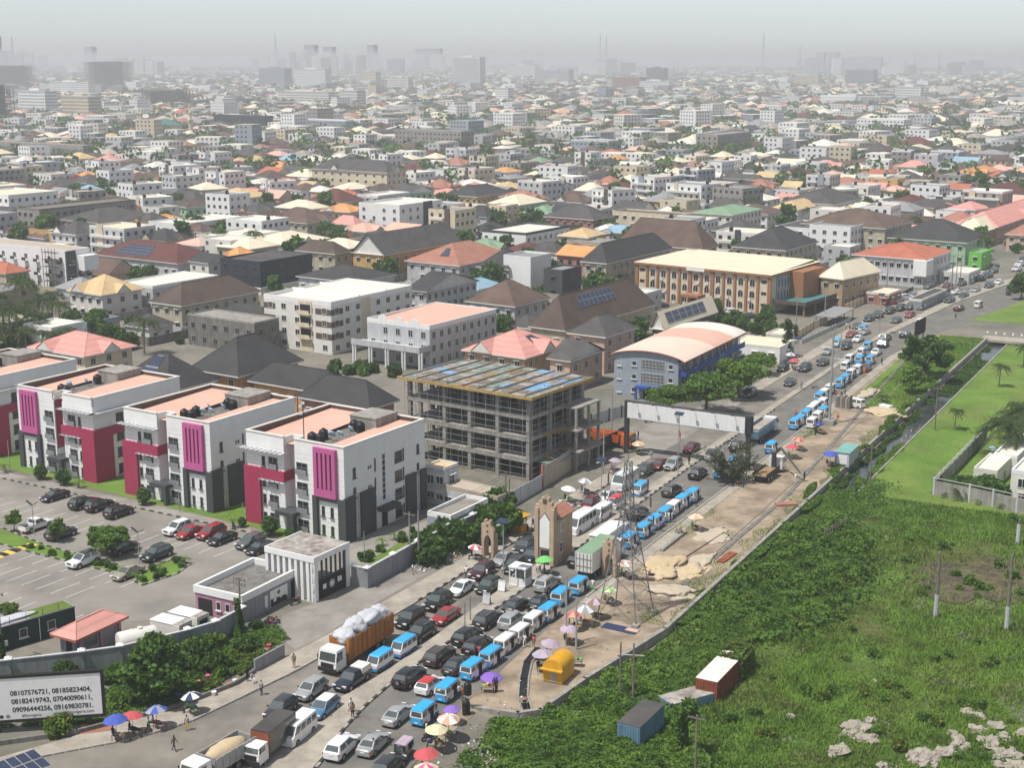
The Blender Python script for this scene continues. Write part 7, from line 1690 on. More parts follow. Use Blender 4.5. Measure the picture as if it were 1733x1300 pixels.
# ================================================================== people
def human(pose):
 J=dict(pel=(0,0,.95),wai=(0,0,1.12),che=(0,.01,1.33),nek=(0,0,1.48),hd0=(0,.02,1.56),hd1=(0,.03,1.66),hd2=(0,.02,1.74))
 for s,sx in (("l",-1),("r",1)):
  sw=.0 if pose == "stand" else (.24 if sx > 0 else -.24);aw=-sw
  J["hip"+s]=(sx*.09,0,.90);J["kne"+s]=(sx*.10,sw*.6+.02,.50);J["ank"+s]=(sx*.10,sw -(.02 if sw > 0 else .1 if sw < 0 else 0),.09 if sw >= 0 else .13);J["toe"+s]=(sx*.12,sw +.15-(.1 if sw < 0 else 0),.04)
  J["sho"+s]=(sx*.17,0,1.42);J["elb"+s]=(sx*.23,aw*.5-.02,1.14);J["wri"+s]=(sx*.22,aw +.08,.92);J["han"+s]=(sx*.21,aw +.12,.82)
  if pose == "carry" and sx > 0:J["elb"+s]=(.27,.1,1.5);J["wri"+s]=(.18,.06,1.74);J["han"+s]=(.12,.05,1.84)
  if pose == "sit":
   J["kne"+s]=(sx*.12,.42,.50);J["ank"+s]=(sx*.12,.44,.09);J["toe"+s]=(sx*.13,.6,.04);J["hip"+s]=(sx*.1,.02,.50)
   J["elb"+s]=(sx*.24,.1,.78);J["wri"+s]=(sx*.16,.32,.66);J["han"+s]=(sx*.12,.4,.62)
 if pose == "sit":
  for k in list(J):
   if k in ("pel","wai","che","nek","hd0","hd1","hd2","shol","shor"):J[k]=(J[k][0],J[k][1]+.02,J[k][2]-.42)
 Rr=dict(pel=.135,wai=.12,che=.145,nek=.055,hd0=.075,hd1=.1,hd2=.07,hip=.085,kne=.06,ank=.042,toe=.04,sho=.065,elb=.045,wri=.034,han=.036)
 names=list(J);E=[("pel","wai"),("wai","che"),("che","nek"),("nek","hd0"),("hd0","hd1"),("hd1","hd2")]
 for s in "lr":E+= [("pel","hip"+s),("hip"+s,"kne"+s),("kne"+s,"ank"+s),("ank"+s,"toe"+s),("che","sho"+s),("sho"+s,"elb"+s),("elb"+s,"wri"+s),("wri"+s,"han"+s)]
 me=bpy.data.meshes.new("person");me.from_pydata([J[k] for k in names],[(names.index(a),names.index(b)) for a,b in E],[])
 o=bpy.data.objects.new("tmp",me);COL.objects.link(o);o.modifiers.new("skin",'SKIN');sub=o.modifiers.new("sub",'SUBSURF');sub.levels=1
 lay=me.skin_vertices[0].data
 for i,k in enumerate(names):
  r=Rr.get(k,Rr.get(k[:3],.05));lay[i].radius=(r,r);lay[i].use_root=(k == "pel")
 dg=bpy.context.evaluated_depsgraph_get();m2=bpy.data.meshes.new_from_object(o.evaluated_get(dg));bpy.data.objects.remove(o);bpy.data.meshes.remove(me)
 m2.materials.clear();hz=J["hd1"][2];wz=J["pel"][2];
 for k in ("cloth_white","cloth_navy","skin","hair"):m2.materials.append(M(k))
 idx=[]
 for p in m2.polygons:
  c=p.center;r=math.hypot(c.x,c.y)
  if c.z > hz -.14 and abs(c.x)< .13:k=3 if (c.z > hz +.03 or c.y <-.02) else 2
  elif pose == "carry" and c.z > 1.55:k=2
  elif abs(c.x)> .165 and c.z < (wz +.28) and c.z > (.74 if pose != "sit" else .55) and c.z < (1.22 if pose != "sit" else .85):k=2
  elif c.z > wz -.02 and pose != "sit":k=0
  elif pose == "sit" and c.z > .6:k=0
  elif c.z < .1:k=3
  else:k=1
  idx.append(k)
 m2.polygons.foreach_set("material_index",idx);m2.polygons.foreach_set("use_smooth",[True]*len(m2.polygons));m2.update();m2.name="person"
 return m2
HUM={k:human(k) for k in ("stand","walk","sit","carry")}
CT=dict(w="cloth_white",n="cloth_navy",k="cloth_black",r="cloth_red",y="cloth_yellow",g="cloth_green",b="cloth_blue",p="cloth_purple",o="cloth_orange",t="cloth_teal",e="cloth_grey",m="cloth_mauve",c="cloth_brown")
def person(px,py,pose,az,top,leg,label,base=.02):
 X,Y=g(px,py,base);o=ob("person",HUM[pose],None,(X,Y,base),-R(az),scale=rnd.uniform(.97,1.04),mats=[CT[top],CT[leg],None,None])
 return tag(o,label,"person","people in the street")
PEOPLE=(
 (594,1268-60,"walk",100,"w","r","person in white top and red trousers walking on the median"),(597,1217,"stand",150,"c","k","person in dark brown standing at the median kerb"),(295,1272,"walk",110,"c","k","person in tan shirt crossing the dusty road"),(317,1237,"stand",200,"e","y","person in grey top and yellow shorts at the kerb"),
 (252,1241,"walk",70,"t","k","person in pale teal shirt beside the umbrellas"),(443,1177,"stand",220,"e","n","person in grey standing at the kerb"),(498,1131,"stand",200,"c","c","person in brown beside the low wall of the nursery"),(419,1154,"stand",120,"k","k","person in black among the nursery pots"),(427,1156,"sit",140,"m","w","person in mauve sitting among the nursery pots"),
 (549,1123,"carry",210,"k","k","person carrying an orange bundle on the head by the truck"),(642,1052,"walk",60,"c","c","person in brown walking across the apron"),(789,979,"stand",200,"w","n","person in white beside the plum car, front"),(824,982,"stand",60,"w","k","person in white beside the plum car, rear"),(632,1277,"stand",30,"e","k","person in grey standing behind the nearest silver saloon"),
 (722,1249,"stand",100,"w","k","person in white holding a stick by the cream umbrella"),(737,1213,"walk",200,"n","k","person in dark clothes at the minibus door"),(777,1184,"stand",300,"w","n","person in white at the minibus door"),(783,1187,"stand",290,"o","c","person in yellow-orange at the minibus door"),(837,1172,"stand",200,"n","k","person in navy by the small roadside table, left"),(841,1172,"stand",240,"n","k","person in navy by the small roadside table, right"),
 (846,1077+24,"stand",30,"y","k","rider in yellow beside the silver minivan"),(811,1115,"stand",200,"r","k","person in red between black car and minibus"),(888,1096,"walk",200,"w","w","person in white walking by the white minibuses"),(903,1098,"stand",30,"r","c","person in long dark red robe"),(1003,1001,"stand",200,"w","g","person in white and green by the leading blue minibus"),
 (893,907,"walk",30,"k","k","person in dark clothes on the footway, nearer"),(902,895,"walk",30,"n","k","person in dark clothes on the footway, farther"),(921,975,"stand",100,"n","n","person in navy beside the green umbrella"),(911,968,"sit",200,"w","k","person sitting under the green umbrella"),(948,862,"walk",210,"w","e","person in white by the site fence"),(954,861,"stand",210,"g","k","person in green by the site fence"),(989,845,"carry",100,"b","n","person in blue carrying white bags"),
 (1037,805,"stand",120,"p","m","person in purple by the kerb"),(1074,744,"stand",60,"e","k","person in grey on the forecourt, left"),(1080,745,"stand",300,"n","k","person in navy on the forecourt, right"),(1150,745,"walk",200,"r","n","person in red crossing under the billboard"),(1102,778,"stand",200,"e","e","person in grey at the kerb near the forecourt"),(1166,788,"stand",30,"k","k","person in black on the median near the silver car"),
 (1131,885,"stand",200,"w","w","person in long white by the waiting minibuses"),(1137,884,"stand",280,"w","w","second person in long white by the waiting minibuses"),(1119,900,"stand",30,"p","k","person in purple at a waiting minibus"),(1178,858,"stand",30,"c","k","person in brown on the narrow footway"),(1075,940,"stand",30,"m","k","person in pink-mauve by the pylon footway"),
 (1277,806,"stand",120,"r","k","person in red at the crane truck's tail"),(1346,818,"stand",60,"w","w","worker in white helmet and overalls on the sand, left"),(1361,815,"stand",250,"k","k","worker in dark clothes and white helmet on the sand"),(1259,783,"stand",30,"w","k","person in white behind the dry tree"),
 (1356,659,"stand",30,"e","k","person on the median up the road"),(1347,709,"stand",30,"r","n","person in red ahead of the far minibuses"),(1380,738,"stand",60,"k","k","person in black by the tall steel post"),(1437,652,"walk",30,"k","k","person in black between far minibuses, first"),(1444,645,"walk",200,"n","k","person in navy between far minibuses, second"),(1462,638,"stand",30,"o","o","person in orange vest on the footway"),(1415,675,"walk",30,"r","k","person in dark red by the far minibuses"),(1424,677,"stand",30,"k","k","person in black by the far minibuses, front"),(1430,672,"stand",120,"n","k","person in navy by the far minibuses, front"),
 (1302,641,"stand",200,"k","k","person in black on the far footway"),(1432,557,"walk",30,"w","n","person in white near the hotel railings"),(1438,561,"stand",30,"n","k","person in navy near the hotel railings"),(1492,618,"stand",30,"n","k","person walking on the grass-side footway"),(1418,712,"sit",200,"r","c","person in red sitting by the stacked planks"),(1617,540,"stand",30,"c","k","person by the pale poles past the bridge"))
for a in PEOPLE:person(*a)

# ================================================================== umbrellas and stalls
UM={}
def umb_mesh(n=8,R_=1.25,flat=.42):
 mb=MB()
 for k in range(n):
  a,b=2*math.pi*k/n,2*math.pi*(k +1)/n;m_=(a +b)/2
  p=lambda r,t,z:(r*math.cos(t),r*math.sin(t),z)
  mb.face([(0,0,flat),p(R_*.5,a,flat*.72),p(R_*.5,b,flat*.72)],k % 2);mb.face([p(R_*.5,a,flat*.72),p(R_,a,0),p(R_*.97,m_,-.02),p(R_,b,0),p(R_*.5,b,flat*.72)],k % 2)
 return mb.mesh("canopy",["cloth_white","cloth_red"])
UMB=umb_mesh();UPOLE=MB().tube((0,0,0),(0,0,2.15),.03).tube((0,0,2.1),(0,0,2.25),.015).mesh("pole","steel")
URIB=MB()
for k in range(8):URIB.tube((0,0,2.0),(1.2*math.cos(k*math.pi/4),1.2*math.sin(k*math.pi/4),1.69),.012,n=3)
URIB=URIB.mesh("rib_set","steel")
def umbrella(px,py,c1,c2,label,s=1.0,tilt=.08,base=.02):
 X,Y=g(px,py,1.85*s);t=thing("umbrella",label,"umbrella",(X,Y,base),rnd.uniform(0,.8),"market umbrellas",scale=(s*.72,s*.72,s*.95))
 ob("pole",UPOLE,t);ob("rib_set",URIB,t)["kind"]="stuff";ob("canopy",UMB,t,(0,0,1.68),rot=(rnd.uniform(-tilt,tilt),rnd.uniform(-tilt,tilt),0),mats=["cloth_"+c1,"cloth_"+c2]);return t
TOP=MB().box(-.7,-.4,.66,.7,.4,.72).mesh("table_top","oldwood");LEG=MB().box(-.03,-.03,0,.03,.03,.66).mesh("leg","oldwood")
GOODS=[MB().box(-.16,-.14,0,.16,.14,.22).mesh("crate",c) for c in ("cloth_red","cloth_yellow","cloth_blue","dark","wood","cloth_green","cloth_white")]
def stall(X,Y,az,label):
 t=thing("market_table",label,"table",(X,Y,.02),-R(az),"market tables");ob("table_top",TOP,t)
 for x in (-.62,.62):
  for y in (-.33,.33):ob("leg",LEG,t,(x,y,0))
 for i in range(5):
  c,s=math.cos(-R(az)),math.sin(-R(az));x,y=-.5+i*.25,rnd.uniform(-.15,.15)
  tag(ob("goods_box",rnd.choice(GOODS),None,(X +c*x -s*y,Y +s*x +c*y,.742),rnd.uniform(0,3),scale=rnd.uniform(.6,1.0)),"small box of goods on a roadside market table","box","goods on the market tables")
for (x,y,a,b,l,s) in (
 (195,1214,"blue","blue","deep blue umbrella beside the phone-number billboard",1.35),(223,1208,"red","red","red umbrella next to the deep blue one",1.25),(264,1198,"grey","blue","grey umbrella with blue panels by the kerb",1.25),(323,1175,"white","navy","white and navy umbrella at the nursery edge",1.2),
 (764,1198,"purple","purple","purple umbrella by the broken wall",1.0),(759,1213,"white","peach","white umbrella with brown-pink panels",1.3),(738,1231,"cream","cream","cream umbrella beside the motorbike",1.25),(721,1272,"red","red","faded red umbrella near the auto rickshaw",1.35),(721,1296,"pink","cream","bright pink and cream umbrella at the bottom edge",1.3),
 (932,1086,"mauve","mauve","mauve umbrella above the lavender one",1.25),(918,1103,"grey","mauve","lavender-grey umbrella beside the yellow kiosk",1.3),(963,1061,"mauve","mauve","mauve umbrella around the thin pole",1.2),(971,1037,"red","peach","red and white umbrella in the covered stall cluster",1.2),(990,1028,"white","grey","white and blue-grey umbrella in the covered stall cluster",1.3),(1007,1015,"brown","mauve","brown umbrella in the covered stall cluster",1.35),(1030,996,"green","cream","green and white umbrella below the pylon",1.15),
 (1058,951,"peach","white","peach umbrella behind the pylon",1.2),(921,944,"green","green","bright green umbrella at the gate tower",1.35),(804,924,"red","white","red and white striped umbrella by the small gate pier",1.1),(962,825,"white","white","white umbrella by the site fence, nearer",1.3),(990,812,"white","grey","white umbrella by the site fence, farther",1.3),(1041,777,"mauve","mauve","mauve umbrella beside the navy fence",1.3),(1080,749,"peach","cream","peach umbrella on the forecourt",1.2),
 (1352,742,"peach","red","peach umbrella on the sand",1.2),(1341,754,"red","red","red umbrella on the sand",1.3),(1406,766,"blue","blue","blue umbrella beside the teal container",1.35),(1338,598,"white","grey","white umbrella of the far roadside stall",1.3),(1345,608,"red","red","red umbrella of the far roadside stall",1.3),(1178,872,"cream","peach","beige umbrella over a dark stall on the sand",1.3),(1387,716,"blue","navy","blue umbrella by the steel post",1.1)):
 u=umbrella(x,y,a,b,l,s)
 if s > 1.05:person(*pr(u.location.x -.45,u.location.y +.35,.02),"sit",rnd.uniform(0,360),rnd.choice("knrbycmeg"),rnd.choice("knce"),"seated trader under the "+" ".join(l.split()[:9]))
 if x not in (764,):stall(u.location.x +.35,u.location.y -.3,rnd.uniform(0,90),"small wooden market table under the "+" ".join(l.split()[:3]))
X,Y=g(831,1148,.1);t=thing("fallen_umbrella","purple umbrella lying open on the ground by the minibuses","umbrella",(X,Y,.05),0);ob("canopy",UMB,t,(0,0,.12),rot=(.1,.05,0),mats=["cloth_purple","cloth_purple"])

# ================================================================== booths, kiosks, containers
X,Y=g(881,990);t=thing("guard_booth","white guard booth with open windows on the median","booth",(X,Y,.16),-R(28))
ob("floor_slab",MB().box(-1.2,-1.0,0,1.2,1.0,.1).mesh("floor_slab","white"),t);ob("lower_wall",MB().box(-1.15,-.95,.101,1.15,-.88,1.0).box(-1.15,.88,.101,1.15,.95,1.0).box(1.08,-.879,.101,1.15,.879,1.0).box(-1.15,-.2,.101,-1.08,.879,1.0).mesh("lower_wall","white"),t);ob("roof",MB().box(-1.25,-1.05,2.3,1.25,1.05,2.5).mesh("roof","white"),t)
for x,y in ((-1.1,-.9),(1.1,-.9),(1.1,.9),(-1.1,.9),(-.2,-.9)):ob("corner_post",MB().box(x -.07,y -.07,.1,x +.07,y +.07,2.3).mesh("corner_post","white"),t)
ob("window_pane",MB().box(-.1,-.92,1.05,1.0,-.9,2.2).mesh("window_pane","carglass"),t);ob("window_pane",MB().box(1.1,-.8,1.05,1.12,.8,2.2).mesh("window_pane","carglass"),t)
X,Y=g(935,1157);t=thing("arched_kiosk","yellow barrel-roofed kiosk on the sand","kiosk",(X,Y,.02),-R(26));kw,kd=1.15,3.2
ob("body",MB().box(-kw,0,.1,kw,kd,1.7).mesh("body","kiosk_yellow"),t);ar=lambda y:[(kw*1.02*math.cos(math.pi*k/12),y,1.7+1.0*math.sin(math.pi*k/12)) for k in range(13)]
ob("barrel_roof",MB().loft([ar(-.05),ar(kd +.05)],0,True,True).mesh("barrel_roof","kiosk_yellow",angle=40),t)
for i in range(9):ob("roof_rib",MB().loft([[(kw*1.05*math.cos(math.pi*k/12),y,1.7+1.04*math.sin(math.pi*k/12)) for k in range(13)] for y in (.1+i*.36,.2+i*.36)],0,True,True).mesh("roof_rib","kiosk_yellow"),t)
ob("counter_flap",MB().box(-kw -.15,-.55,1.55,kw +.15,-.06,1.68).mesh("counter_flap","kiosk_yellow"),t);ob("door",MB().box(-.25,-.03,.1,.35,-.005,1.4).mesh("door","galv"),t)
X,Y=g(1412,790);t=thing("teal_container","small teal and white container shop on the sand edge","container",(X,Y,.02),-R(28));ob("body",MB().box(0,0,.15,2.4,6,2.5).mesh("body","palegrey"),t);ob("roof",MB().box(-.1,-.1,2.501,2.5,6.1,2.62).mesh("roof","teal_paint"),t);ob("shutter",MB().box(.3,-.05,.6,2.1,-.004,2.1).mesh("shutter","white"),t)
X,Y=g(878,900);t=thing("yellow_stall","yellow kiosk tower with white table umbrellas by the footway","kiosk",(X,Y,.02),-R(30));ob("body",MB().box(-.9,-.9,0,.9,.9,1.0).mesh("body","kiosk_yellow"),t);ob("roof",MB().loft([[(-1.3,-1.3,2.5),(1.3,-1.3,2.5),(1.3,1.3,2.5),(-1.3,1.3,2.5)],[(-.2,-.2,3.0),(.2,-.2,3.0),(.2,.2,3.0),(-.2,.2,3.0)]]).mesh("roof","kiosk_yellow"),t)
for x,y in ((-.8,-.8),(.8,-.8),(.8,.8),(-.8,.8)):ob("post",MB().box(x -.08,y -.08,1.0,x +.08,y +.08,2.5).mesh("post","kiosk_yellow"),t)
for x in (-1.5,1.5):ob("flap",MB().box(x -.5,-1.5,2.0,x +.5,-.9,2.06).mesh("flap","white"),t)
def container(px,py,az,L,mat,top,label,z0=FZ,hgt=2.6):
 X,Y=g(px,py,z0 +hgt);t=thing("shipping_container",label,"container",(X,Y,z0),-R(az));w_=2.44
 ob("body",MB().box(-w_,0,.05,0,L,hgt -.05).mesh("body",mat),t);ob("roof_sheet",MB().box(-w_ -.02,-.02,hgt -.049,.02,L +.02,hgt).mesh("roof_sheet",top),t)
 for i in range(8):ob("corrugation",MB().box(-w_ +.15+i*.29,-.05,.15,-w_ +.28+i*.29,-.003,hgt -.15).mesh("corrugation",mat),t)
 for i in range(int(L/.36)):ob("corrugation",MB().box(.003,.15+i*.36,.15,.05,.3+i*.36,hgt -.15).mesh("corrugation",mat),t)
 return t
container(1214,1155,29,11.0,"rust_red","offwhite","rusty red-brown container with white sheet roof sunk in the grass")
container(1083,1232,30,6.0,"steel_blue","r_dark","pale blue container with dark patched roof in the bushes");t=container(1138,1193,60,6.0,"steel_blue","r_rust","second blue container behind it, almost buried in bushes",FZ -1.3)
# green site office, pink kiosk, tank, generators
A=g(126,1026,3.0);t=thing("site_office","long dark green container office with turf and sheeting on its roof","office container",(*A,0),-R(118.5-90+0));Lo=17.0
az_o=math.degrees(math.atan2(*(Vector(g(126,1026,3.0))-Vector(g(0,1062,3.0)))));t.rotation_euler=(0,0,-R(az_o))
ob("body",MB().box(-2.6,-Lo,0,0,0,2.9).mesh("body","container_green"),t);ob("roof",MB().box(-2.7,-Lo,2.901,.1,.1,3.0).mesh("roof","r_grey"),t);ob("turf_patch",MB().box(-2.5,-5.5,3.001,0,-.2,3.04).mesh("turf_patch","lawn"),t);ob("roof_sheeting",blob(8,1.0,4.2,.22,rough=.3).mesh("roof_sheeting","bag",smooth=True),t,(-1.5,-8.0,3.1))
for y in (-3,-6.5,-10,-13.5):o=ob("window",win(1.0,1.1,"sill")[0],t,(.005,y,1.0),R(90));ob("pane",win(1.0,1.1,"sill")[1],o)
for y in np.arange(-16,0,2.0):ob("roof_post",MB().tube((0,y,3.0),(0,y,3.9),.03).mesh("roof_post","dark_steel"),t)
ob("air_conditioner",acm,t,(.02,-9.0,.7),R(90));ob("drain_pipe",MB().tube((.06,-4.5,0),(.06,-4.5,2.8),.05).mesh("drain_pipe","white"),t)
n,a,b=foot((128,1085),84,218,2.9,29);t=thing("pink_kiosk","small grey kiosk with pink pyramid-hipped sheet roof","kiosk",(*n,0),-R(29));ob("wall",MB().box(-a +.7,.8,0,-.7,b -.8,2.6).mesh("wall","grey_wall"),t);ob("roof",roof_mesh("hip",-a,0,0,b,2.9,1.1,"r_salmon","r_red",0),t)
for y in (1.0,b/2,b -1.2):ob("pillar",MB().box(-.69,y,0,-.45,y +.35,2.6).mesh("pillar","mauve"),t)
ob("counter_window",MB().box(-.695,2.0,1.0,-.66,b/2-.3,2.2).mesh("counter_window","glass_grey"),t);ob("door",MB().box(-2.4,.77,0,-1.5,.79,2.1).mesh("door","dark"),t)
X,Y=g(232,1083,1.2);t=thing("fuel_tank","white horizontal storage tank behind the estate wall","tank",(X,Y,0),-R(58));rg=lambda y,r:[(r*math.cos(2*math.pi*k/20),y,1.35+r*math.sin(2*math.pi*k/20)) for k in range(20)]
ob("shell",MB().loft([rg(-2.3,.5),rg(-2.2,1.05),rg(-2.0,1.15),rg(2.0,1.15),rg(2.2,1.05),rg(2.3,.5)]).mesh("shell","offwhite",angle=40),t)
for y in (-1.4,1.4):ob("saddle",MB().box(-.9,y -.15,0,.9,y +.15,.6).mesh("saddle","concrete"),t)
ob("manhole",MB().tube((0,.4,2.45),(0,.4,2.65),.3,.3,10).mesh("manhole","offwhite"),t)
for (x,y,l) in ((290,1066,"white generator housing beside the storage tank"),(320,1053,"white generator housing nearer the gatehouse")):
 X,Y=g(x,y,1.0);t=thing("generator",l,"generator",(X,Y,0),-R(118));ob("housing",MB().box(-1.1,-2.2,.3,1.1,2.2,2.2).mesh("housing","offwhite"),t);ob("skid",MB().box(-1.0,-2.3,0,1.0,2.3,.299).mesh("skid","dark_steel"),t);ob("roof_panel",MB().box(-1.15,-2.25,2.201,1.15,1.2,2.26).mesh("roof_panel","white"),t);ob("rusty_lid",MB().box(-1.0,1.21,2.201,1.0,2.2,2.25).mesh("rusty_lid","r_rust"),t);ob("louvre",MB().box(-.7,2.201,.7,.7,2.24,1.8).mesh("louvre","dark"),t)
# solar rack in the bottom-left corner
A=Vector((*g(57,1268,3.6),3.6));B=Vector((*g(88,1296,3.2),3.2));C0=Vector((*g(-45,1305,3.4),3.4));t=thing("solar_rack","solar panel rack on a post in the bottom left corner","solar panel",(A.x,A.y,0));o0=Vector((A.x,A.y,0));a_,b_,c_,d_=C0 -o0,(C0 +B -A)-o0,B -o0,A -o0
a_,b_=b_ ,b_;e0=C0 -o0;q=(e0 +(B -A),B -o0,A -o0,e0)
solar_panel(t,*[tuple(x) for x in q],6,2,0,1,0,1,.02);mid=(q[0]+q[2])/2;ob("post",MB().tube((mid.x,mid.y,0),(mid.x,mid.y,mid.z -.1),.12,n=8).mesh("post","dark_steel"),t)
# sandwich boards and small street things
for x,y,l,m_ in ((848,1004,"white folding signboard on the median","white"),(822,1026,"grey square notice board on the median","palegrey")):
 X,Y=g(x,y);t=thing("folding_sign",l,"sign",(X,Y,.16),-R(28));ob("board",MB().box(-.5,-.03,.1,.5,.03,1.4).mesh("board",m_),t,rot=(R(-12),0,0));ob("board",MB().box(-.5,.5,.1,.5,.56,1.4).mesh("board",m_),t,rot=(R(12),0,0))
for x,y in ((787,1060),(796,1050)):pole(x,y,y -40,"bare thin post standing on the median before the sandwich boards","dark",.16,0,cat="post",name="thin_post",group="thin posts on the median",r=.05)
X,Y=g(789,1210);tag(ob("water_tank",TANK,None,(X,Y,.0),0,scale=(.7,.7,1.2)),"black tyre stack at the end of the broken wall, shaped as a ribbed cylinder","water tank");X,Y=g(790,1203);tag(ob("water_tank",TANK,None,(X +.1,Y +.2,1.7),0,scale=(.7,.7,1.0)),"black cylinder stacked on another at the broken wall's end","water tank")  # two tyre stacks, drawn with the water tank mesh
for i,(x,y) in enumerate(((825,1172),(914,1118),(975,1128),(1150,905),(886,1196))):
 X,Y=g(x,y);stall(X,Y,rnd.uniform(0,90),("small table on the open sand by two people","low table in front of the lavender umbrella","rough table among the concrete scraps","bench-like table on the narrow footway","rough low table at the ditch end")[i])
def plank(px,py,az,L,w_,h_,mat,label,name="plank",cat="plank"):
 X,Y=g(px,py);tag(ob(name,MB().box(-w_/2,-L/2,0,w_/2,L/2,h_).mesh(name,mat),None,(X,Y,.02),-R(az)),label,cat)
plank(1140,918,28,9,.5,.4,"concrete","long concrete drain unit lying on the sand by the minibuses","drain_unit","drain unit");plank(1230,945,32,4.5,1.1,.18,"rust_red","reddish timber stack beside the trench","timber_stack","timber");plank(1115,972,60,3,.6,.4,"dark_steel","dark steel formwork piece in the sand","formwork_piece","formwork");plank(1125,968,50,3,.6,.4,"dark_steel","second dark steel formwork piece in the sand","formwork_piece","formwork");plank(1190,925,33,14,.14,.1,"brown_band","long thin dark pipe across the sand","pipe","pipe");plank(1330,855,80,3.2,1.4,.3,"brick","heap of dark boards by the wall","board_heap","boards");plank(1085,982,100,3.4,.5,.3,"brown_band","broken beams beside the pylon","broken_beam","beam");plank(1050,1065,120,4.5,1.6,.06,"cloth_navy","dark sheet lying by the pylon foot","ground_sheet","sheet");plank(1070,1068,120,1.6,.9,.08,"peach","pinkish board lying by the pylon foot","ground_board","board")
# hotel frontage: carport, fence, railing
X,Y=g(1378,552);t=thing("carport","grey flat-roofed carport at the hotel entrance","carport",(X,Y,0),-R(30));ob("roof_sheet",MB().box(0,0,2.6,5.5,16,2.75).mesh("roof_sheet","r_grey"),t)
for x_,y_ in ((.3,.3),(5.2,.3),(.3,8),(5.2,8),(.3,15.6),(5.2,15.6)):ob("post",MB().box(x_ -.08,y_ -.08,0,x_ +.08,y_ +.08,2.59).mesh("post","dark_steel"),t)
def post_fence(pts,name,label,hgt,mat,pmat,step=3.0):
 o0=Vector(g(*pts[0]));t=thing(name,label,"fence",(o0.x,o0.y,0));P=[Vector(g(*p))-o0 for p in pts]
 for a_,b_ in zip(P,P[1:]):
  d=b_ -a_;L=d.length;az_=-math.atan2(d.x,d.y);m_=max(1,int(L/step))
  for i in range(m_):c=a_ +d*(i/m_);ob("panel",MB().box(-.05,.1,.1,.05,L/m_ -.1,hgt -.1).mesh("panel",mat),t,(c.x,c.y,0),az_);ob("post",MB().box(-.14,-.14,0,.14,.14,hgt).mesh("post",pmat),t,(c.x,c.y,0),az_)
post_fence(((1352,572),(1376,556),(1400,548)),"hotel_wall","cream wall with brown posts at the hotel forecourt",2.0,"cream","pilaster");post_fence(((1430,528),(1462,514),(1495,502)),"lodge_wall","cream panelled wall with brown posts beside the carport",2.2,"cream","pilaster");post_fence(((1356,582),(1400,562),(1440,543)),"railing","pale railing along the footway by the hotel",1.1,"palegrey","palegrey",2.0);post_fence(((1500,520),(1545,497)),"hedge_wall","dark green sheet fence near the cream lodge",2.2,"container_green","dark_steel");post_fence(((1246,640),(1290,612),(1330,592)),"shop_wall","brick-red low wall beside the white-roofed shops",1.6,"brick","brick")
post_fence(((1000,722),(1030,712),(1072,702)),"forecourt_wall","dark gate and white wall behind the orange tipper",2.4,"palegrey","dark_steel")
for i,(x,y,m_) in enumerate(((388,1164,"cloth_orange"),(398,1158,"cloth_white"),(362,1178,"cloth_white"),(410,1140,"cloth_red"),(440,1126,"cloth_orange"),(352,1150,"cloth_pink"),(376,1134,"cloth_white"),(338,1160,"cloth_peach"),(425,1118,"cloth_white"),(455,1098,"cloth_red"),(320,1168,"cloth_green"),(300,1182,"cloth_blue"))):
 X,Y=g(x,y);tag(ob("plant_pot",MB().loft([[(r*math.cos(k*.785),r*math.sin(k*.785),z) for k in range(8)] for r,z in ((.22,0),(.34,.5),(.36,.55),(.28,.55))]).mesh("plant_pot",m_),None,(X,Y,.02),scale=.85),"%s plant pot in the nursery, number %d from the road wall" % (m_.split("_")[1],i +1),"plant pot","nursery pots")
# black ditch by the yellow kiosk
dt=[Vector(g(*p)) for p in ((912,1098),(893,1122),(887,1150),(885,1180),(893,1208))]
t=thing("drain_ditch","open concrete-edged ditch with black water by the yellow kiosk","ditch",(dt[0].x,dt[0].y,0));
for a_,b_ in zip(dt,dt[1:]):
 d=b_ -a_;L=d.length;p=a_ -dt[0];az_=-math.atan2(d.x,d.y)
 ob("water_strip",MB().box(-.42,-.1,0,.42,L +.1,.016).mesh("water_strip","tank"),t,(p.x,p.y,0.006),az_)
 for sx in (-1,1):ob("ditch_edge",MB().box(sx*.5-.09,0,0,sx*.5+.09,L,.18).mesh("ditch_edge","concrete"),t,(p.x,p.y,0),az_)
# nursery wall and pots, mats
wallrun("nursery_wall","short grey block wall at the corner of the nursery",[g(432,1138),g(480,1112)],.25,0,1.5,"grey_wall");wallrun("kerb_wall","low dark wall along the nursery's road edge",[g(0,1262),g(130,1243),g(200,1225),g(300,1200),g(400,1160),g(430,1140)],.3,0,.5,"concrete_dark")
X,Y=g(164,1232);tag(ob("floor_mat",MB().box(-1.2,-1.6,0,1.2,1.6,.05).mesh("floor_mat","r_terra"),None,(X,Y,.02),-R(75)),"striped brown mat laid out beside the blue umbrella","mat")
for i,(x,y) in enumerate(((232,1192),(239,1190),(250,1188))):
 X,Y=g(x,y);tag(ob("white_tube",MB().tube((0,0,0),(-.7,.5,2.4),.14).mesh("white_tube","white"),None,(X,Y,.02)),"white tube leaning among the nursery shrubs, %s" % ("left","middle","right")[i],"tube")
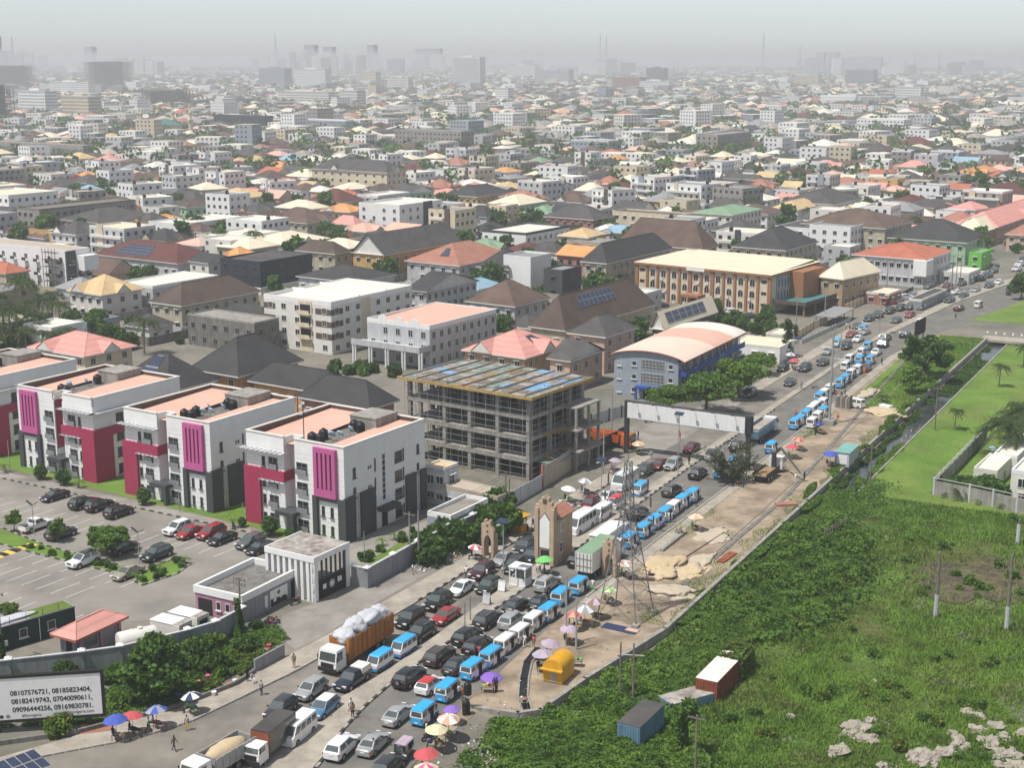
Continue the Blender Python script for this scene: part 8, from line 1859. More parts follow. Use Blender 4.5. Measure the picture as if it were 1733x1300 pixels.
# property on the right: wall, houses
def pz(x,y,z):return g(x,y,z)
t=capped=thing("property_wall","stained concrete wall with railing round the cream property","wall",(*g(1580,838,FZ),FZ));o0=Vector(g(1580,838,FZ));PW=[Vector(g(*p,FZ))-o0 for p in ((1640,790),(1580,838),(1640,850),(1720,868),(1800,885))];PW=[Vector(g(1668,745,FZ))-o0]+PW[1:]
for a_,b_ in zip(PW,PW[1:]):
 d=b_ -a_;L=d.length;az_=-math.atan2(d.x,d.y);m_=max(1,int(L/3))
 for i in range(m_):ob("wall_panel",MB().box(-.1,.03,0,.1,L/m_ -.03,2.3).mesh("wall_panel","concrete"),t,(a_.x +d.x*i/m_,a_.y +d.y*i/m_,0),az_);ob("post",MB().box(-.15,-.15,0,.15,.15,2.9).mesh("post","palegrey"),t,(a_.x +d.x*i/m_,a_.y +d.y*i/m_,0),az_)
 ob("rail",MB().box(-.05,0,2.75,.05,L,2.85).mesh("rail","palegrey"),t,(a_.x,a_.y,0),az_)
bld("outbuilding","cream flat-roofed outbuilding inside the property wall","outbuilding",(1688,797),1648,1714,3.0+FZ,"slope",.2,"r_pale","offwhite",1,32,base=FZ,trim="r_pale",ncf=1,ncr=1,style="plain")
bld("bungalow","cream bungalow behind the outbuilding at the right edge","house",(1722,772),1682,1790,3.4+FZ,"slope",.3,"r_pale","offwhite",1,32,base=FZ,trim="white",style="plain");bld("main_house","cream house cut off by the right picture edge","house",(1752,800),1718,1830,5.4+FZ,"slope",.3,"r_pale","offwhite",2,32,base=FZ,trim="white",style="plain")
dish((*g(1679,768,FZ +3),FZ +2.6),200,"blue satellite dish behind the outbuilding",1.2,None)
# bridge
s0=thing("bridge","low concrete bridge with white bollards over the canal","bridge",(*W(353,-56),0),-R(118));ob("deck",MB().box(-3,-4,-.5,3,24,.05).mesh("deck","pavement"),s0);ob("parapet",MB().box(-3.1,-4,.051,-2.8,24,.5).mesh("parapet","concrete"),s0)
for i in range(12):ob("bollard",MB().box(-3.08,-3.5+i*2,.501,-2.82,-3.1+i*2,1.0).mesh("bollard","white"),s0)
# concrete blocks, broken stand in the field
X,Y=g(1395,915,FZ);t=thing("rotten_fence","rotten wooden fence stub in the field","fence",(X,Y,FZ),-R(40))
for i in range(9):ob("stake",MB().box(-.06,0,0,.06,.12,1.8+.2*math.sin(i*2.1)).mesh("stake","oldwood"),t,(0,i*.8,0))
ob("rail",MB().box(.061,0,1.2,.11,6.6,1.32).mesh("rail","oldwood"),t)
X,Y=g(1412,690);t=thing("plank_stack","upright stack of grey planks beside the tall steel post","planks",(X,Y,0),-R(28))
for i in range(6):ob("plank",MB().box(i*.5,0,0,i*.5+.4,2.2,2.2+.3*math.sin(i*3)).mesh("plank","oldwood" if i % 2 else "concrete"),t)
X,Y=g(1487,692);t=thing("white_rack","white metal frame pieces piled by the grass","frame",(X,Y,0),-R(50));ob("frame_piece",MB().box(0,0,0,2.4,1.2,.9).mesh("frame_piece","white"),t);ob("frame_piece",MB().box(.5,-1.0,0,2.8,-.2,.6).mesh("frame_piece","palegrey"),t)

# ================================================================== vegetation
def leafquads(C,size,rs,up=.35,jit=.35,elong=1.5):
 """one diamond leaf (quad) at each centre"""
 n=len(C);d=rs.normal(size=(n,3));d[:,2]=np.abs(d[:,2])*.6+up;d /= np.linalg.norm(d,axis=1)[:,None]
 a=np.cross(d,rs.normal(size=(n,3)));a /= np.linalg.norm(a,axis=1)[:,None]+1e-9;b=np.cross(d,a)
 s=(size*(1+jit*rs.uniform(-1,1,n)))[:,None]
 V=np.empty((n,4,3));V[:,0]=C -a*s*elong*.5;V[:,1]=C +b*s*.5;V[:,2]=C +a*s*elong*.5-d*s*.12;V[:,3]=C -b*s*.5
 return V.reshape(-1,3)
def crown_pts(rs,clumps,per):
 out_=[]
 for (x,y,z,r,fz) in clumps:
  v=rs.normal(size=(per,3));v /= np.linalg.norm(v,axis=1)[:,None];rr=r*rs.uniform(.55,1.05,per)[:,None]
  p=v*rr;p[:,2] *= fz;out_.append(p +np.array((x,y,z)))
 return np.concatenate(out_)
def crown_mesh(seed,clumps,per,leaf,mats,name="crown"):
 rs=np.random.RandomState(seed);P=crown_pts(rs,clumps,per);V=leafquads(P,leaf,rs)
 mi=(rs.uniform(size=len(P))< .35).astype(int) if not isinstance(mats,str) else None
 return np_mesh(name,V,4,mats,mi)
def clump_set(seed,n,R_,z0,z1,r0,r1,fz=.7):
 rs=random.Random(seed);o=[]
 for i in range(n):
  a=rs.uniform(0,6.283);t=rs.random();z=z0 +(z1 -z0)*t;rad=R_*math.sqrt(max(.08,1-(2*t -.85) ** 2*.75))*rs.uniform(.35,1.0)
  o.append((rad*math.cos(a),rad*math.sin(a),z,rs.uniform(r0,r1),fz))
 return o
def trunk_mesh(seed,hgt,r,clumps,mat="bark",limbs=6):
 rs=random.Random(seed);mb=MB();mb.path([(0,0,-.15),(rs.uniform(-.1,.1),rs.uniform(-.1,.1),hgt*.5),(0,0,hgt)],[r*1.3,r,r*.75],8)
 for c in clumps[:limbs]:
  m_=(c[0]*.45,c[1]*.45,hgt +(c[2]-hgt)*.55);mb.path([(0,0,hgt*.92),m_,c[:3]],[r*.6,r*.38,r*.12],5)
 return mb.mesh("trunk",mat)
TREES={}
def tree_proto(k):
 if k in TREES:return TREES[k]
 seed,n,R_,z0,z1,r0,r1,fz,per,leaf,mats,th,tr=dict(
  broad=(3,26,3.0,2.6,6.0,.9,1.5,.7,130,.42,("leaf","leaf_dark"),2.6,.2),dense=(4,34,2.6,1.6,6.2,.9,1.4,.8,150,.42,("leaf_dark","leaf"),1.8,.22),
  layer=(5,30,4.6,3.4,5.4,1.2,1.9,.38,170,.4,("leaf","leaf_light"),3.0,.2),layer2=(6,26,3.8,2.6,5.0,1.1,1.7,.42,160,.4,("leaf_light","leaf"),2.4,.18),
  small=(7,12,1.0,1.5,3.1,.5,.8,.6,90,.27,("leaf_light","leaf"),1.6,.07),topiary=(8,14,.55,.8,1.9,.75,.95,.9,130,.2,("leaf_dark","leaf"),.7,.1),
  big=(14,30,4.3,1.8,7.6,.9,1.45,.6,150,.4,("leaf","leaf_dark"),2.4,.3),city=(9,15,2.6,2.4,5.4,1.1,1.7,.75,46,.75,("leaf_dark","leaf"),2.6,.22),city2=(10,13,2.2,2.6,6.4,1.0,1.6,.8,46,.75,("leaf","leaf_dark"),2.6,.22),cyp=(11,12,.5,.8,6.8,.6,.8,1.2,50,.4,("cypress","leaf_dark"),1.0,.12))[k]
 cl=clump_set(seed,n,R_,z0,z1,r0,r1,fz);TREES[k]=(crown_mesh(seed,cl,per,leaf,mats),trunk_mesh(seed,th,tr,cl));return TREES[k]
def tree(k,X,Y,s,label,group=None,base=0.0,sz=None,name="tree",cat="tree",mats=None):
 c,t=tree_proto(k);r=thing(name,label,cat,(X,Y,base),rnd.uniform(0,6.28),group,scale=(s,s,s if sz is None else sz));ob("crown",c,r,mats=mats);ob("trunk",t,r);return r
def palm_proto(seed,hgt,n=18,L=3.2,mat="palm_leaf"):
 rs=random.Random(seed);tr=MB();lean=rs.uniform(-.5,.5)
 tr.path([(0,0,-.1),(lean*.25,0,hgt*.4),(lean*.6,.1,hgt*.75),(lean,.1,hgt)],[.24,.17,.14,.13],8)
 fr=MB()
 for i in range(n):
  a=2*math.pi*i/n +rs.uniform(-.2,.2);el=rs.uniform(-.1,1.15);ca,sa=math.cos(a),math.sin(a);pts=[]
  for k in range(8):
   t=k/7;r=L*t*(.55+.45*math.cos(el*.7))*(1 if el < .9 else .75);z=math.sin(el)*L*t*.75-(1.5+.9*rs.random())*t*t*L*.34
   pts.append(Vector((lean +ca*r,.1+sa*r,hgt +z)))
  side=Vector((-sa,ca,0))
  for k in range(7):
   p,q=pts[k],pts[k +1];w0=.62*math.sin(math.pi*min(1,(k +.6)/7.3))*L/3.2
   for sgn in (-1,1):
    for h in (0,.33,.66):
     a0=p.lerp(q,h);a1=p.lerp(q,h +.3);tip=a0.lerp(a1,.5)+side*sgn*w0 +(q -p)*.55-Vector((0,0,w0*.5));fr.face([a0,a1,tip])
  fr.path(pts,[.035-.004*k for k in range(8)],3)
 return fr.mesh("frond_crown",mat),tr.mesh("trunk","palm_bark")
PALMS=[palm_proto(1,6.0,26),palm_proto(2,7.5,28,3.6),palm_proto(3,1.6,22,2.4),palm_proto(4,1.0,10,1.1,"leaf_light"),palm_proto(5,4.6,34,4.8),palm_proto(6,1.2,40,3.8)]
def palm(i,X,Y,s,label,group=None,base=0.0):
 r=thing("palm_tree",label,"palm tree",(X,Y,base),rnd.uniform(0,6.28),group,scale=s);ob("frond_crown",PALMS[i][0],r);ob("trunk",PALMS[i][1],r);return r
def at(px,py,z=0.0):return g(px,py,z)
# named trees
tree("dense",*at(262,1186),1.05,"big dark leafy tree behind the phone-number billboard",mats=["leaf","leaf_dark"]);tree("layer",*at(1195,702),1.3,"wide flat-topped tree in front of the vaulted block, nearer","flat-topped trees by the vaulted block");tree("layer",*at(1135,706),1.0,"flat-topped tree at the vaulted block's front corner","flat-topped trees by the vaulted block");tree("layer2",*at(1248,672),1.4,"flat-topped tree at the vaulted block's road side","flat-topped trees by the vaulted block");tree("layer2",*at(1285,634),.85,"small tree at the far end of the vaulted block")
tree("big",*at(1563,640),1.25,"large spreading dark tree on the grass bank beside the road");tree("broad",*at(1543,666),.85,"smaller light tree in front of the large spreading one",mats=["leaf_light","leaf"])
for i,(x,y,s) in enumerate(((24,900,1.0),(98,917,1.05),(162,936,1.15),(190,940,1.7))):tree("layer2" if i == 3 else "small",*at(x,y),s*(.42 if i == 3 else .95),("small bright tree at the left end of the planting strip","small layered tree beside the dark parked car","slender tree left of the larger parking tree","larger bright tree in the planting strip")[i],mats=["leaf_light","leaf"])
for i,(x,y,s) in enumerate(((70,812,1.0),(107,822,1.05),(244,855,1.05),(457,908,1.15),(490,915,.7),(410,893,.6),(150,812,.5))):tree("topiary",*at(x,y),s,("round clipped shrub at the left end of the lawn","round clipped shrub by the first block's porch","round clipped shrub by the middle block's porch","round clipped shrub by the nearest block's porch","small clipped shrub beside the nearest block","small clipped shrub on the lawn by the flagpole","tiny clipped shrub near the crimson corner")[i],"clipped shrubs on the lawn",name="clipped_shrub",cat="shrub")
for i,(x,y,s) in enumerate(((132,826,1.1),(395,893,1.2),(10,800,1.3),(648,925,1.0),(312,955,.9),(270,966,.8),(233,980,.8),(668,915,.9))):palm(3,*at(x,y),s,"short ornamental palm "+("by the crimson corner","between the two near blocks","at the lawn's left end","beside the nearest block's side door","at the island's far tip","in the middle of the island","at the island's near tip","behind the estate wall")[i],"short ornamental palms")
for i,(x,y,s,pi) in enumerate(((20,600,1.15,1),(62,590,1.1,0),(105,575,1.0,1),(0,560,1.2,0),(40,545,1.2,1),(80,615,.95,0),(244,600,1.1,0),(-20,620,1.1,1),(118,600,.8,0),(30,570,1.0,0),(52,560,1.0,0),(90,548,.9,1),(10,585,1.1,1),(-10,545,1.1,0),(75,570,1.0,1),(45,605,.9,0),(0,605,1.0,0),(100,610,.8,0))):palm(pi,*at(x,y),s*1.2,"coconut palm in the grove at the left picture edge" if x < 150 else "single coconut palm beside the pink-roofed house","coconut palms of the left grove" if x < 150 else None)
for i,(x,y,s,pi) in enumerate(((1703,776,1.3,4),(1732,750,1.3,4),(1625,834,1.35,5),(1615,728,.62,0),(1690,655,.75,0),(1732,622,.8,0),(1655,855,.8,3),(1690,862,.9,3),(1492,680,.7,2))):palm(pi,*at(x,y,FZ if x > 1500 else 0),s,("tall palm behind the cream property","second tall palm behind the cream property","bushy palm in the corner of the property wall","little palm alone on the mown bank","slim palm farther up the mown bank","palm at the right edge by the bridge","low banana-like palm inside the property wall, left","low banana-like palm inside the property wall, right","low palm by the sand heap")[i],base=FZ if x > 1500 else 0)
tree("broad",*at(1728,507),1.1,"roadside tree at the right edge past the bridge")
# roadside shrubs outside the estate wall, nursery and hedges
SB={}
def shrub_proto(k):
 if k in SB:return SB[k]
 seed,n,R_,z1,leaf,mats=dict(a=(21,10,.9,1.2,.26,("leaf","leaf_light")),b=(22,12,1.0,1.5,.3,("leaf_dark","leaf")),c=(23,9,.8,1.0,.26,("leaf_light","leaf_yellow")),d=(24,14,1.3,1.7,.34,("leaf","leaf_dark")))[k]
 SB[k]=crown_mesh(seed,clump_set(seed,n,R_,.25,z1,.4,.65,.8),80,leaf,mats,"foliage");return SB[k]
def shrub(k,X,Y,s,label,group,base=0.0):return tag(ob("nursery_plant" if "nursery" in label else "hedge_bush" if "hedge" in label else "garden_bush" if "garden" in label else "field_bush" if "field" in label else "shrub",shrub_proto(k),None,(X,Y,base),rnd.uniform(0,6.28),scale=(s,s,s*rnd.uniform(.85,1.2))),label,"shrub",group)
r5=random.Random(12)
def scatter_shrubs(polyg,n,smin,smax,label,group,base=0.0,kinds="abcd"):
 xs,ys=[p[0] for p in polyg],[p[1] for p in polyg];k=0
 while k < n:
  x,y=r5.uniform(min(xs),max(xs)),r5.uniform(min(ys),max(ys));ins=False;j=len(polyg)-1
  for i in range(len(polyg)):
   (xi,yi),(xj,yj)=polyg[i],polyg[j]
   if (yi > y) != (yj > y) and x < (xj -xi)*(y -yi)/(yj -yi)+xi:ins=not ins
   j=i
  if ins:shrub(r5.choice(kinds),*at(x,y,base),r5.uniform(smin,smax),label,group,base);k+= 1
scatter_shrubs([(0,1140),(210,1118),(400,1055),(470,1060),(480,1085),(420,1130),(330,1180),(180,1215),(0,1230)],60,.5,1.15,"leafy shrub of the roadside nursery","nursery shrubs")
scatter_shrubs([(345,1130),(480,1080),(480,1100),(380,1160),(330,1180)],26,.5,.9,"yellow-green potted shrub at the nursery's edge","bright nursery shrubs",kinds="c")
scatter_shrubs([(712,935),(800,880),(850,862),(880,880),(850,920),(760,955),(720,960)],30,.9,1.9,"dense shrub outside the estate wall","shrubs along the estate wall",kinds="bd")
scatter_shrubs([(605,948),(700,898),(704,905),(612,955)],9,.4,.7,"low shrub inside the estate wall","low shrubs inside the estate wall",kinds="ab")
scatter_shrubs([(545,615),(668,630),(672,640),(560,640)],14,1.0,1.6,"hedge bush in the mansion's garden","hedge of the columned mansion",kinds="ab")
scatter_shrubs([(230,985),(243,970),(290,950),(318,955),(300,970),(240,990)],9,.4,.7,"low bush in the planted island","bushes of the planted island",kinds="ab")
scatter_shrubs([(-20,898),(80,928),(200,960),(238,970),(220,974),(60,935),(-20,903)],18,.3,.5,"low bush in the planting strip","bushes of the planting strip",kinds="ab")
shrub("c",*at(103,1243),1.5,"bright round bush in front of the billboard",None)
for i,(x,y) in enumerate(((8,1035),(20,1040))):shrub("c",*at(x,y),1.0,"yellow-green bush beside the green site office, %s" % ("left","right")[i],None)
scatter_shrubs([(1290,560),(1340,545),(1345,580),(1300,590)],8,1.0,1.8,"shrub by the hotel entrance","hotel entrance shrubs",kinds="bd");scatter_shrubs([(1215,545),(1300,548),(1290,575),(1225,560)],10,1.2,2.0,"bush between hotel and white-roofed shops","bushes below the hotel",kinds="bd")
tree("cyp",*at(1332,606),1.2,"dark tall conifer-like tree by the white-roofed shops");tree("topiary",*at(1211,533),1.7,"round clipped tree before the hotel front, left");tree("topiary",*at(1298,540),1.5,"round clipped tree before the hotel front, right");tree("broad",*at(853,575),.9,"round dark tree beside the brown-roofed white house")
scatter_shrubs([(-20,560),(120,535),(250,560),(250,590),(120,610),(-20,620)],40,1.2,2.4,"bush among the palms of the left grove","bushes of the palm grove",kinds="bd")
for (X,Y,d) in YARD:shrub(r5.choice("abd"),X,Y,r5.uniform(.8,1.7),uniq("garden bush "+where(X,Y)),"garden bushes")
# leaning dry tree by the road
X,Y=at(1245,818);t=thing("dry_tree","half-fallen feathery grey-green tree at the road's edge","tree",(X,Y,0));rs=random.Random(5);bm=MB();pts=[]
for i in range(34):
 a=rs.uniform(0,6.28);l=rs.uniform(3.0,8.0);d=Vector((math.cos(a)*.55-.18,math.sin(a)*.4,rs.uniform(.35,1.0))).normalized()
 p0=Vector((rs.uniform(-.6,.6),rs.uniform(-.6,.6),.2));p1=p0 +d*l;bm.path([p0,p0.lerp(p1,.5)+Vector((0,0,.3)),p1],[.09,.05,.015],4)
 for k in range(46):t_=rs.uniform(.25,1);pts.append(p0.lerp(p1,t_)+Vector((rs.gauss(0,.28),rs.gauss(0,.28),rs.gauss(0,.25))))
ob("branches",bm.mesh("branches","bark"),t);ob("crown",np_mesh("crown",leafquads(np.array([tuple(p) for p in pts]),.2,np.random.RandomState(3),elong=4.5),4,"cypress"),t)
# creeper-covered stump in the field
X,Y=at(1155,1285,FZ);t=thing("creeper_stump","tall stump smothered in creepers beside the timber pole","stump",(X,Y,FZ));cl=[(0,0,z,.5,1.0) for z in np.arange(.3,4.5,.45)]+clump_set(31,8,1.4,4.2,6.0,.7,1.1);ob("creeper",crown_mesh(31,cl,80,.34,("leaf","leaf_dark"),"creeper"),t);ob("trunk",MB().path([(0,0,-.1),(.1,0,2.5),(0,0,5)],[.3,.22,.15],7).mesh("trunk","bark"),t)
for (x,y,hh,l) in ((405,1075,4.5,"creeper climbing the old pole beside the gatehouse"),(3,1125,3.8,"creeper climbing the pole at the left edge")):
 X,Y=at(x,y);ob_=ob("creeper",crown_mesh(41,[(math.sin(z)*.2,0,z,.35,1.2) for z in np.arange(.2,hh,.4)],60,.26,("leaf_dark","leaf"),"creeper"),None,(X,Y,0));tag(ob_,l,"creeper")

# ---- trees between the houses
r6=random.Random(77);TREE_SPOTS.sort(key=lambda t:t[2]);nt=0;farC=[]
for (X,Y,d) in TREE_SPOTS:
 if not offroad(X,Y,6):continue
 if nt < 240 and d < 1500:
  nt+= 1;k=r6.random()
  if k < .16 and d < 900:palm(r6.choice((0,1)),X,Y,r6.uniform(.8,1.2),uniq("palm standing "+where(X,Y)),"palms between the city houses")
  else:tree(r6.choice(("city","city2","city","cyp" if k > .85 else "city2")),X,Y,r6.uniform(.95,1.6)*(.75 if d < 300 else 1),uniq("leafy tree standing "+where(X,Y)),"trees between the city houses")
 else:farC.append((X,Y,d))
for (X,Y,s) in [(*at(x,y),s) for x,y,s in ((1590,322,1.5),(1575,325,1.4),(1030,218,1.6),(1050,216,1.7),(1290,212,1.6),(870,200,1.6),(750,195,1.5),(320,190,1.5),(345,205,1.5),(330,230,1.4),(80,200,1.5),(465,178,1.4),(790,182,1.5),(1190,218,1.4),(1380,250,1.4),(1600,220,1.5),(400,275,1.3),(1480,265,1.3))]:[tree(r6.choice(("city","city2")),X +r6.gauss(0,15),Y +r6.gauss(0,22),s*r6.uniform(.6,1.0),uniq("tall dark tree above the roofs "+where(X,Y)),"tall trees above the roofs") for _ in range(6)]
scatter_shrubs([(1600,835),(1640,815),(1720,850),(1720,862),(1640,846)],16,.8,1.6,"garden shrub behind the property wall","shrubs of the cream property",FZ,"ad")
rs=np.random.RandomState(8);P=[];Ls=[]
extra=0
while extra < 5200:
 Y=math.sqrt(rs.uniform(700 ** 2,6500 ** 2));X=rs.uniform(-.40,.40)*Y
 if Y < 1500 and not clear(X,Y,5):continue
 if offroad(X,Y,8):farC.append((X,Y,Y));extra+= 1
Vs=[];mi=[]
for (X,Y,d) in farC:
 n=34 if d < 2000 else 18;s=rs.uniform(2.6,5.0)*(1+d/5000);hh=rs.uniform(5,10);v=rs.normal(size=(n,3));v /= np.linalg.norm(v,axis=1)[:,None];C=v*s*np.array((1,1,.75))+np.array((X,Y,hh));C=np.vstack([C,np.column_stack([np.full(4,X),np.full(4,Y),np.linspace(.5,hh,4)])])
 Vs.append(leafquads(C,1.5*(1+d/3500),rs));mi+= [int(rs.rand()< .5)]*len(C)
struct("far_trees",np_mesh("far_trees",np.concatenate(Vs),4,["leaf_dark","leaf"],mi),"scattered far-off tree crowns among the hazy roofs","stuff")
def horizon_belt():                    # the wooded skyline, one far mass
 Vs=[]
 for k in range(2200):
  Y=rs.uniform(6500,10500);X=rs.uniform(-.42,.42)*Y;n=7;C=rs.normal(size=(n,3))*np.array((16,9,5))+np.array((X,Y,6+rs.uniform(0,7)));Vs.append(leafquads(C,11,rs,elong=1.3))
 struct("far_woods",np_mesh("far_woods",np.concatenate(Vs),4,"leaf_dark"),"wooded skyline far away in the haze","stuff")
horizon_belt()

# ---- grass of the field and lawns
def visible(P,margin=330):
 x,y,z=P[:,0],P[:,1],P[:,2];dz=z -H;d=y*C_ -dz*S_;px=CX +F*x/d;py=CY -F*(y*S_ +dz*C_)/d
 return (px >-margin) & (px < 1733+margin) & (py > 0) & (py < 1400),px,py
def vnoise(x,y,seed,sc_):
 r_=np.random.RandomState(seed);v=np.zeros_like(x)
 for k in range(9):a=r_.uniform(0,6.28);f=sc_*r_.uniform(.5,2.2);v+= np.sin((x*math.cos(a)+y*math.sin(a))*f +r_.uniform(0,6.28))/(1+k*.15)
 return v/4.0
def grass(name,label,n,s0,s1,l0,l1,z,hmin,hmax,wid,mats,seed,keep=None,near=1.0):
 r_=np.random.RandomState(seed);s=s0 +(s1 -s0)*r_.uniform(size=n) ** near;l=r_.uniform(l0,l1,n)
 X=s*math.sin(RA)+l*math.cos(RA);Y=s*math.cos(RA)-l*math.sin(RA);P=np.column_stack([X,Y,np.full(n,z)])
 ok,px,py=visible(P)
 if keep is not None:ok &= keep(px,py,s,l)
 if len(mats)> 2:ok &= r_.uniform(size=n)> .75*np.exp(-(((px -1650)/100) ** 2+((py -982)/38) ** 2))
 P=P[ok];px,py=px[ok],py[ok];n=len(P);nz=vnoise(P[:,0],P[:,1],seed +1,.35);n2=vnoise(P[:,0],P[:,1],seed +2,.12)
 hh=(hmin +(hmax -hmin)*r_.uniform(size=n))*(1+.55*np.clip(nz,-1,1)) ;a=r_.uniform(0,6.28,n);w_=wid*r_.uniform(.7,1.4,n);lean=hh*r_.uniform(.2,.75,n);b=r_.uniform(0,6.28,n)
 V=np.empty((n,3,3));V[:,0]=P -np.column_stack([np.cos(a)*w_,np.sin(a)*w_,np.full(n,.05)]);V[:,1]=P +np.column_stack([np.cos(a)*w_,np.sin(a)*w_,np.full(n,-.05)]);V[:,2]=P +np.column_stack([np.cos(b)*lean,np.sin(b)*lean,hh])
 mi=np.where(n2 +r_.normal(0,.35,n)> .25,1,0)
 if len(mats)> 2:
  scor=np.exp(-(((px -1650)/110) ** 2+((py -985)/45) ** 2));mi=np.where(r_.uniform(size=n)< scor*.85,2,mi);V[:,2,2] -= (hh*.6)*(r_.uniform(size=n)< scor)
  mi=np.where((r_.uniform(size=n)< .012),2,mi)
 o=struct(name,np_mesh(name,V.reshape(-1,3),3,mats,mi),label,"stuff");return o
grass("wild_grass","tall rough grass covering the field",620000,84,214,-58.2,90,FZ,.24,.62,.11,["blade","blade_dark","dry"],3,near=1.25)
grass("mown_grass","short grass of the mown canal bank",80000,214,352,-53.3,60,FZ,.05,.16,.12,["blade","blade_dark"],5)
grass("bank_grass","grass on the strip between road and canal",26000,268,351,-70,-59,0.02,.08,.25,.12,["blade","blade_dark"],6,keep=lambda px,py,s,l:l >-69.5)
grass("verge_grass","weeds along the sandy strip's edges",90000,120,268,-72,-59,.02,.04,.2,.06,["blade","blade_dark"],7,keep=lambda px,py,s,l:((l >-60.4+.8*np.sin(s*.3)+.5*np.sin(s*1.1)) & (s > 150)) | ((l <-69.4+.6*np.sin(s*.7)) & (np.sin(s*.21)> .1) & (s > 165)) | ((s < 172) & (s > 148) & (l >-63) & (np.sin(s*.55+l*.7)> .35)))
grass("lawn_grass","lawn grass in front of the apartment blocks",50000,130,240,-150,-98,.01,.04,.12,.1,["blade","blade_dark"],8,keep=lambda px,py,s,l:(py > 770+px*.235) & (py < 790+px*.235) & (px < 430))
def undergrowth(name,label,polyg,n,leaf,base,hmax,mats,seed):
 r_=np.random.RandomState(seed);xs,ys=np.array([p[0] for p in polyg]),np.array([p[1] for p in polyg]);x=r_.uniform(xs.min(),xs.max(),n);y=r_.uniform(ys.min(),ys.max(),n);ins=np.zeros(n,bool);j=len(polyg)-1
 for i in range(len(polyg)):
  c=((ys[i]> y) != (ys[j]> y));ins ^= c & (x < (xs[j]-xs[i])*(y -ys[i])/(ys[j]-ys[i]+1e-9)+xs[i]);j=i
 x,y=x[ins],y[ins];u=(x -CX)/F;v=(y -CY)/F;t=(H -base)/(S_ +v*C_);X,Y=t*u,t*(C_ -v*S_);jm=(2.2 if base <-.3 and base >-1 else .2)*r_.uniform(size=len(X)) ** 2;X=X +jm*r_.normal(size=len(X));Y=Y +jm*r_.normal(size=len(X))
 if base < 0:k_=X*math.cos(RA)-Y*math.sin(RA)> np.interp(X*math.sin(RA)+Y*math.cos(RA),[0,118.5,118.9,130,147],[-65,-65,-61.6,-60.4,-58.0]);X,Y=X[k_],Y[k_]
 n1=vnoise(X,Y,seed,1.1);n3=vnoise(X,Y,seed +3,2.6);hz=np.clip(.45+.6*n1 +.35*vnoise(X,Y,seed +5,.35)+.3*n3,.05,1.5)*hmax;k_=(n1 +.8*n3 +r_.normal(0,.15,len(X)))>-.55;X,Y,hz=X[k_],Y[k_],hz[k_]
 C=np.column_stack([X,Y,base +hz*(1-.35*r_.uniform(size=len(X)) ** 2)]);mi=(vnoise(X,Y,seed +9,.8)+r_.normal(0,.3,len(X))> .1).astype(int)
 struct(name,np_mesh(name,leafquads(C,leaf,r_,up=.5),4,mats,mi),label,"stuff")
undergrowth("undergrowth","dense broad-leaved undergrowth below the retaining wall",[(830,1235),(905,1222),(1000,1170),(1060,1135),(1140,1160),(1150,1190),(1100,1250),(1190,1300),(1160,1380),(900,1380)],120000,.3,FZ,1.7,["leaf","leaf_light"],51)
undergrowth("creeping_plants","leafy creepers along the foot of the long wall",[(1050,1120),(1160,1080),(1225,1000),(1330,905),(1400,850),(1480,805),(1500,830),(1440,900),(1350,990),(1260,1060),(1150,1170),(1080,1180)],90000,.3,FZ,.7,["leaf","leaf_light"],52)
def bank(name,label,s0,s1,l0,l1,n,leaf,z,hmax,mats,seed):
 r_=np.random.RandomState(seed);s=r_.uniform(s0,s1,n);l=r_.uniform(l0,l1,n)+.4*np.sin(s*.5) ;k_=vnoise(s,l,seed,.5)>-.25;s,l=s[k_],l[k_];X=s*math.sin(RA)+l*math.cos(RA);Y=s*math.cos(RA)-l*math.sin(RA)
 hz=np.clip(.5+.6*vnoise(X,Y,seed +1,.9),.05,1.3)*hmax;struct(name,np_mesh(name,leafquads(np.column_stack([X,Y,z +hz*r_.uniform(.4,1,len(X))]),leaf,r_,up=.5),4,mats,(r_.uniform(size=len(X))< .4).astype(int)),label,"stuff")
bank("bank_weeds","weeds hanging over the canal wall",205,300,-60.0,-58.2,26000,.26,-.05,.8,["leaf","leaf_light"],71);bank("canal_weeds","weeds at the water's edge below the wall",214,352,-57.9,-56.6,14000,.26,-1.1,.7,["leaf_dark","leaf"],72);bank("wall_creepers","creepers spilling over the long wall",150,215,-59.0,-57.4,22000,.24,-.3,.65,["leaf","leaf_light"],73);bank("lawn_edge_weeds","tufts along the low canal edge",214,250,-55.4,-53.4,9000,.24,-1.0,.6,["leaf","leaf_light"],74)
undergrowth("pit_weeds","weeds at the rim of the rubbish hollow",[(770,1300),(800,1235),(830,1228),(905,1215),(930,1240),(860,1262),(840,1320)],14000,.24,FZ,.6,["leaf","leaf_light"],58)
undergrowth("cassava_plants","stand of broad-leaved plants in the middle of the field",[(1170,1090),(1230,1010),(1320,930),(1420,880),(1470,920),(1460,1000),(1380,1060),(1270,1090)],75000,.36,FZ,1.5,["leaf","leaf_light"],53)
rq=np.random.RandomState(54);nq=5200;yq=6.2+5.0*rq.uniform(size=nq) ** .7;rt=rq.uniform(size=nq)< .68;xq=np.where(rt,rq.uniform(-2.5,.1,nq),rq.uniform(0,.45,nq));zq=np.where(rt,2.62+.45*rq.uniform(size=nq),rq.uniform(.2,2.7,nq));kq=vnoise(xq,yq,5,1.6)>-.3
RC=[o for o in bpy.data.objects if o.name.startswith("shipping_container") and "rusty" in o.get("label","")][0];cq,sq=math.cos(RC.rotation_euler.z),math.sin(RC.rotation_euler.z);Cq=np.column_stack([RC.location.x +cq*xq -sq*yq,RC.location.y +sq*xq +cq*yq,FZ +zq])[kq]
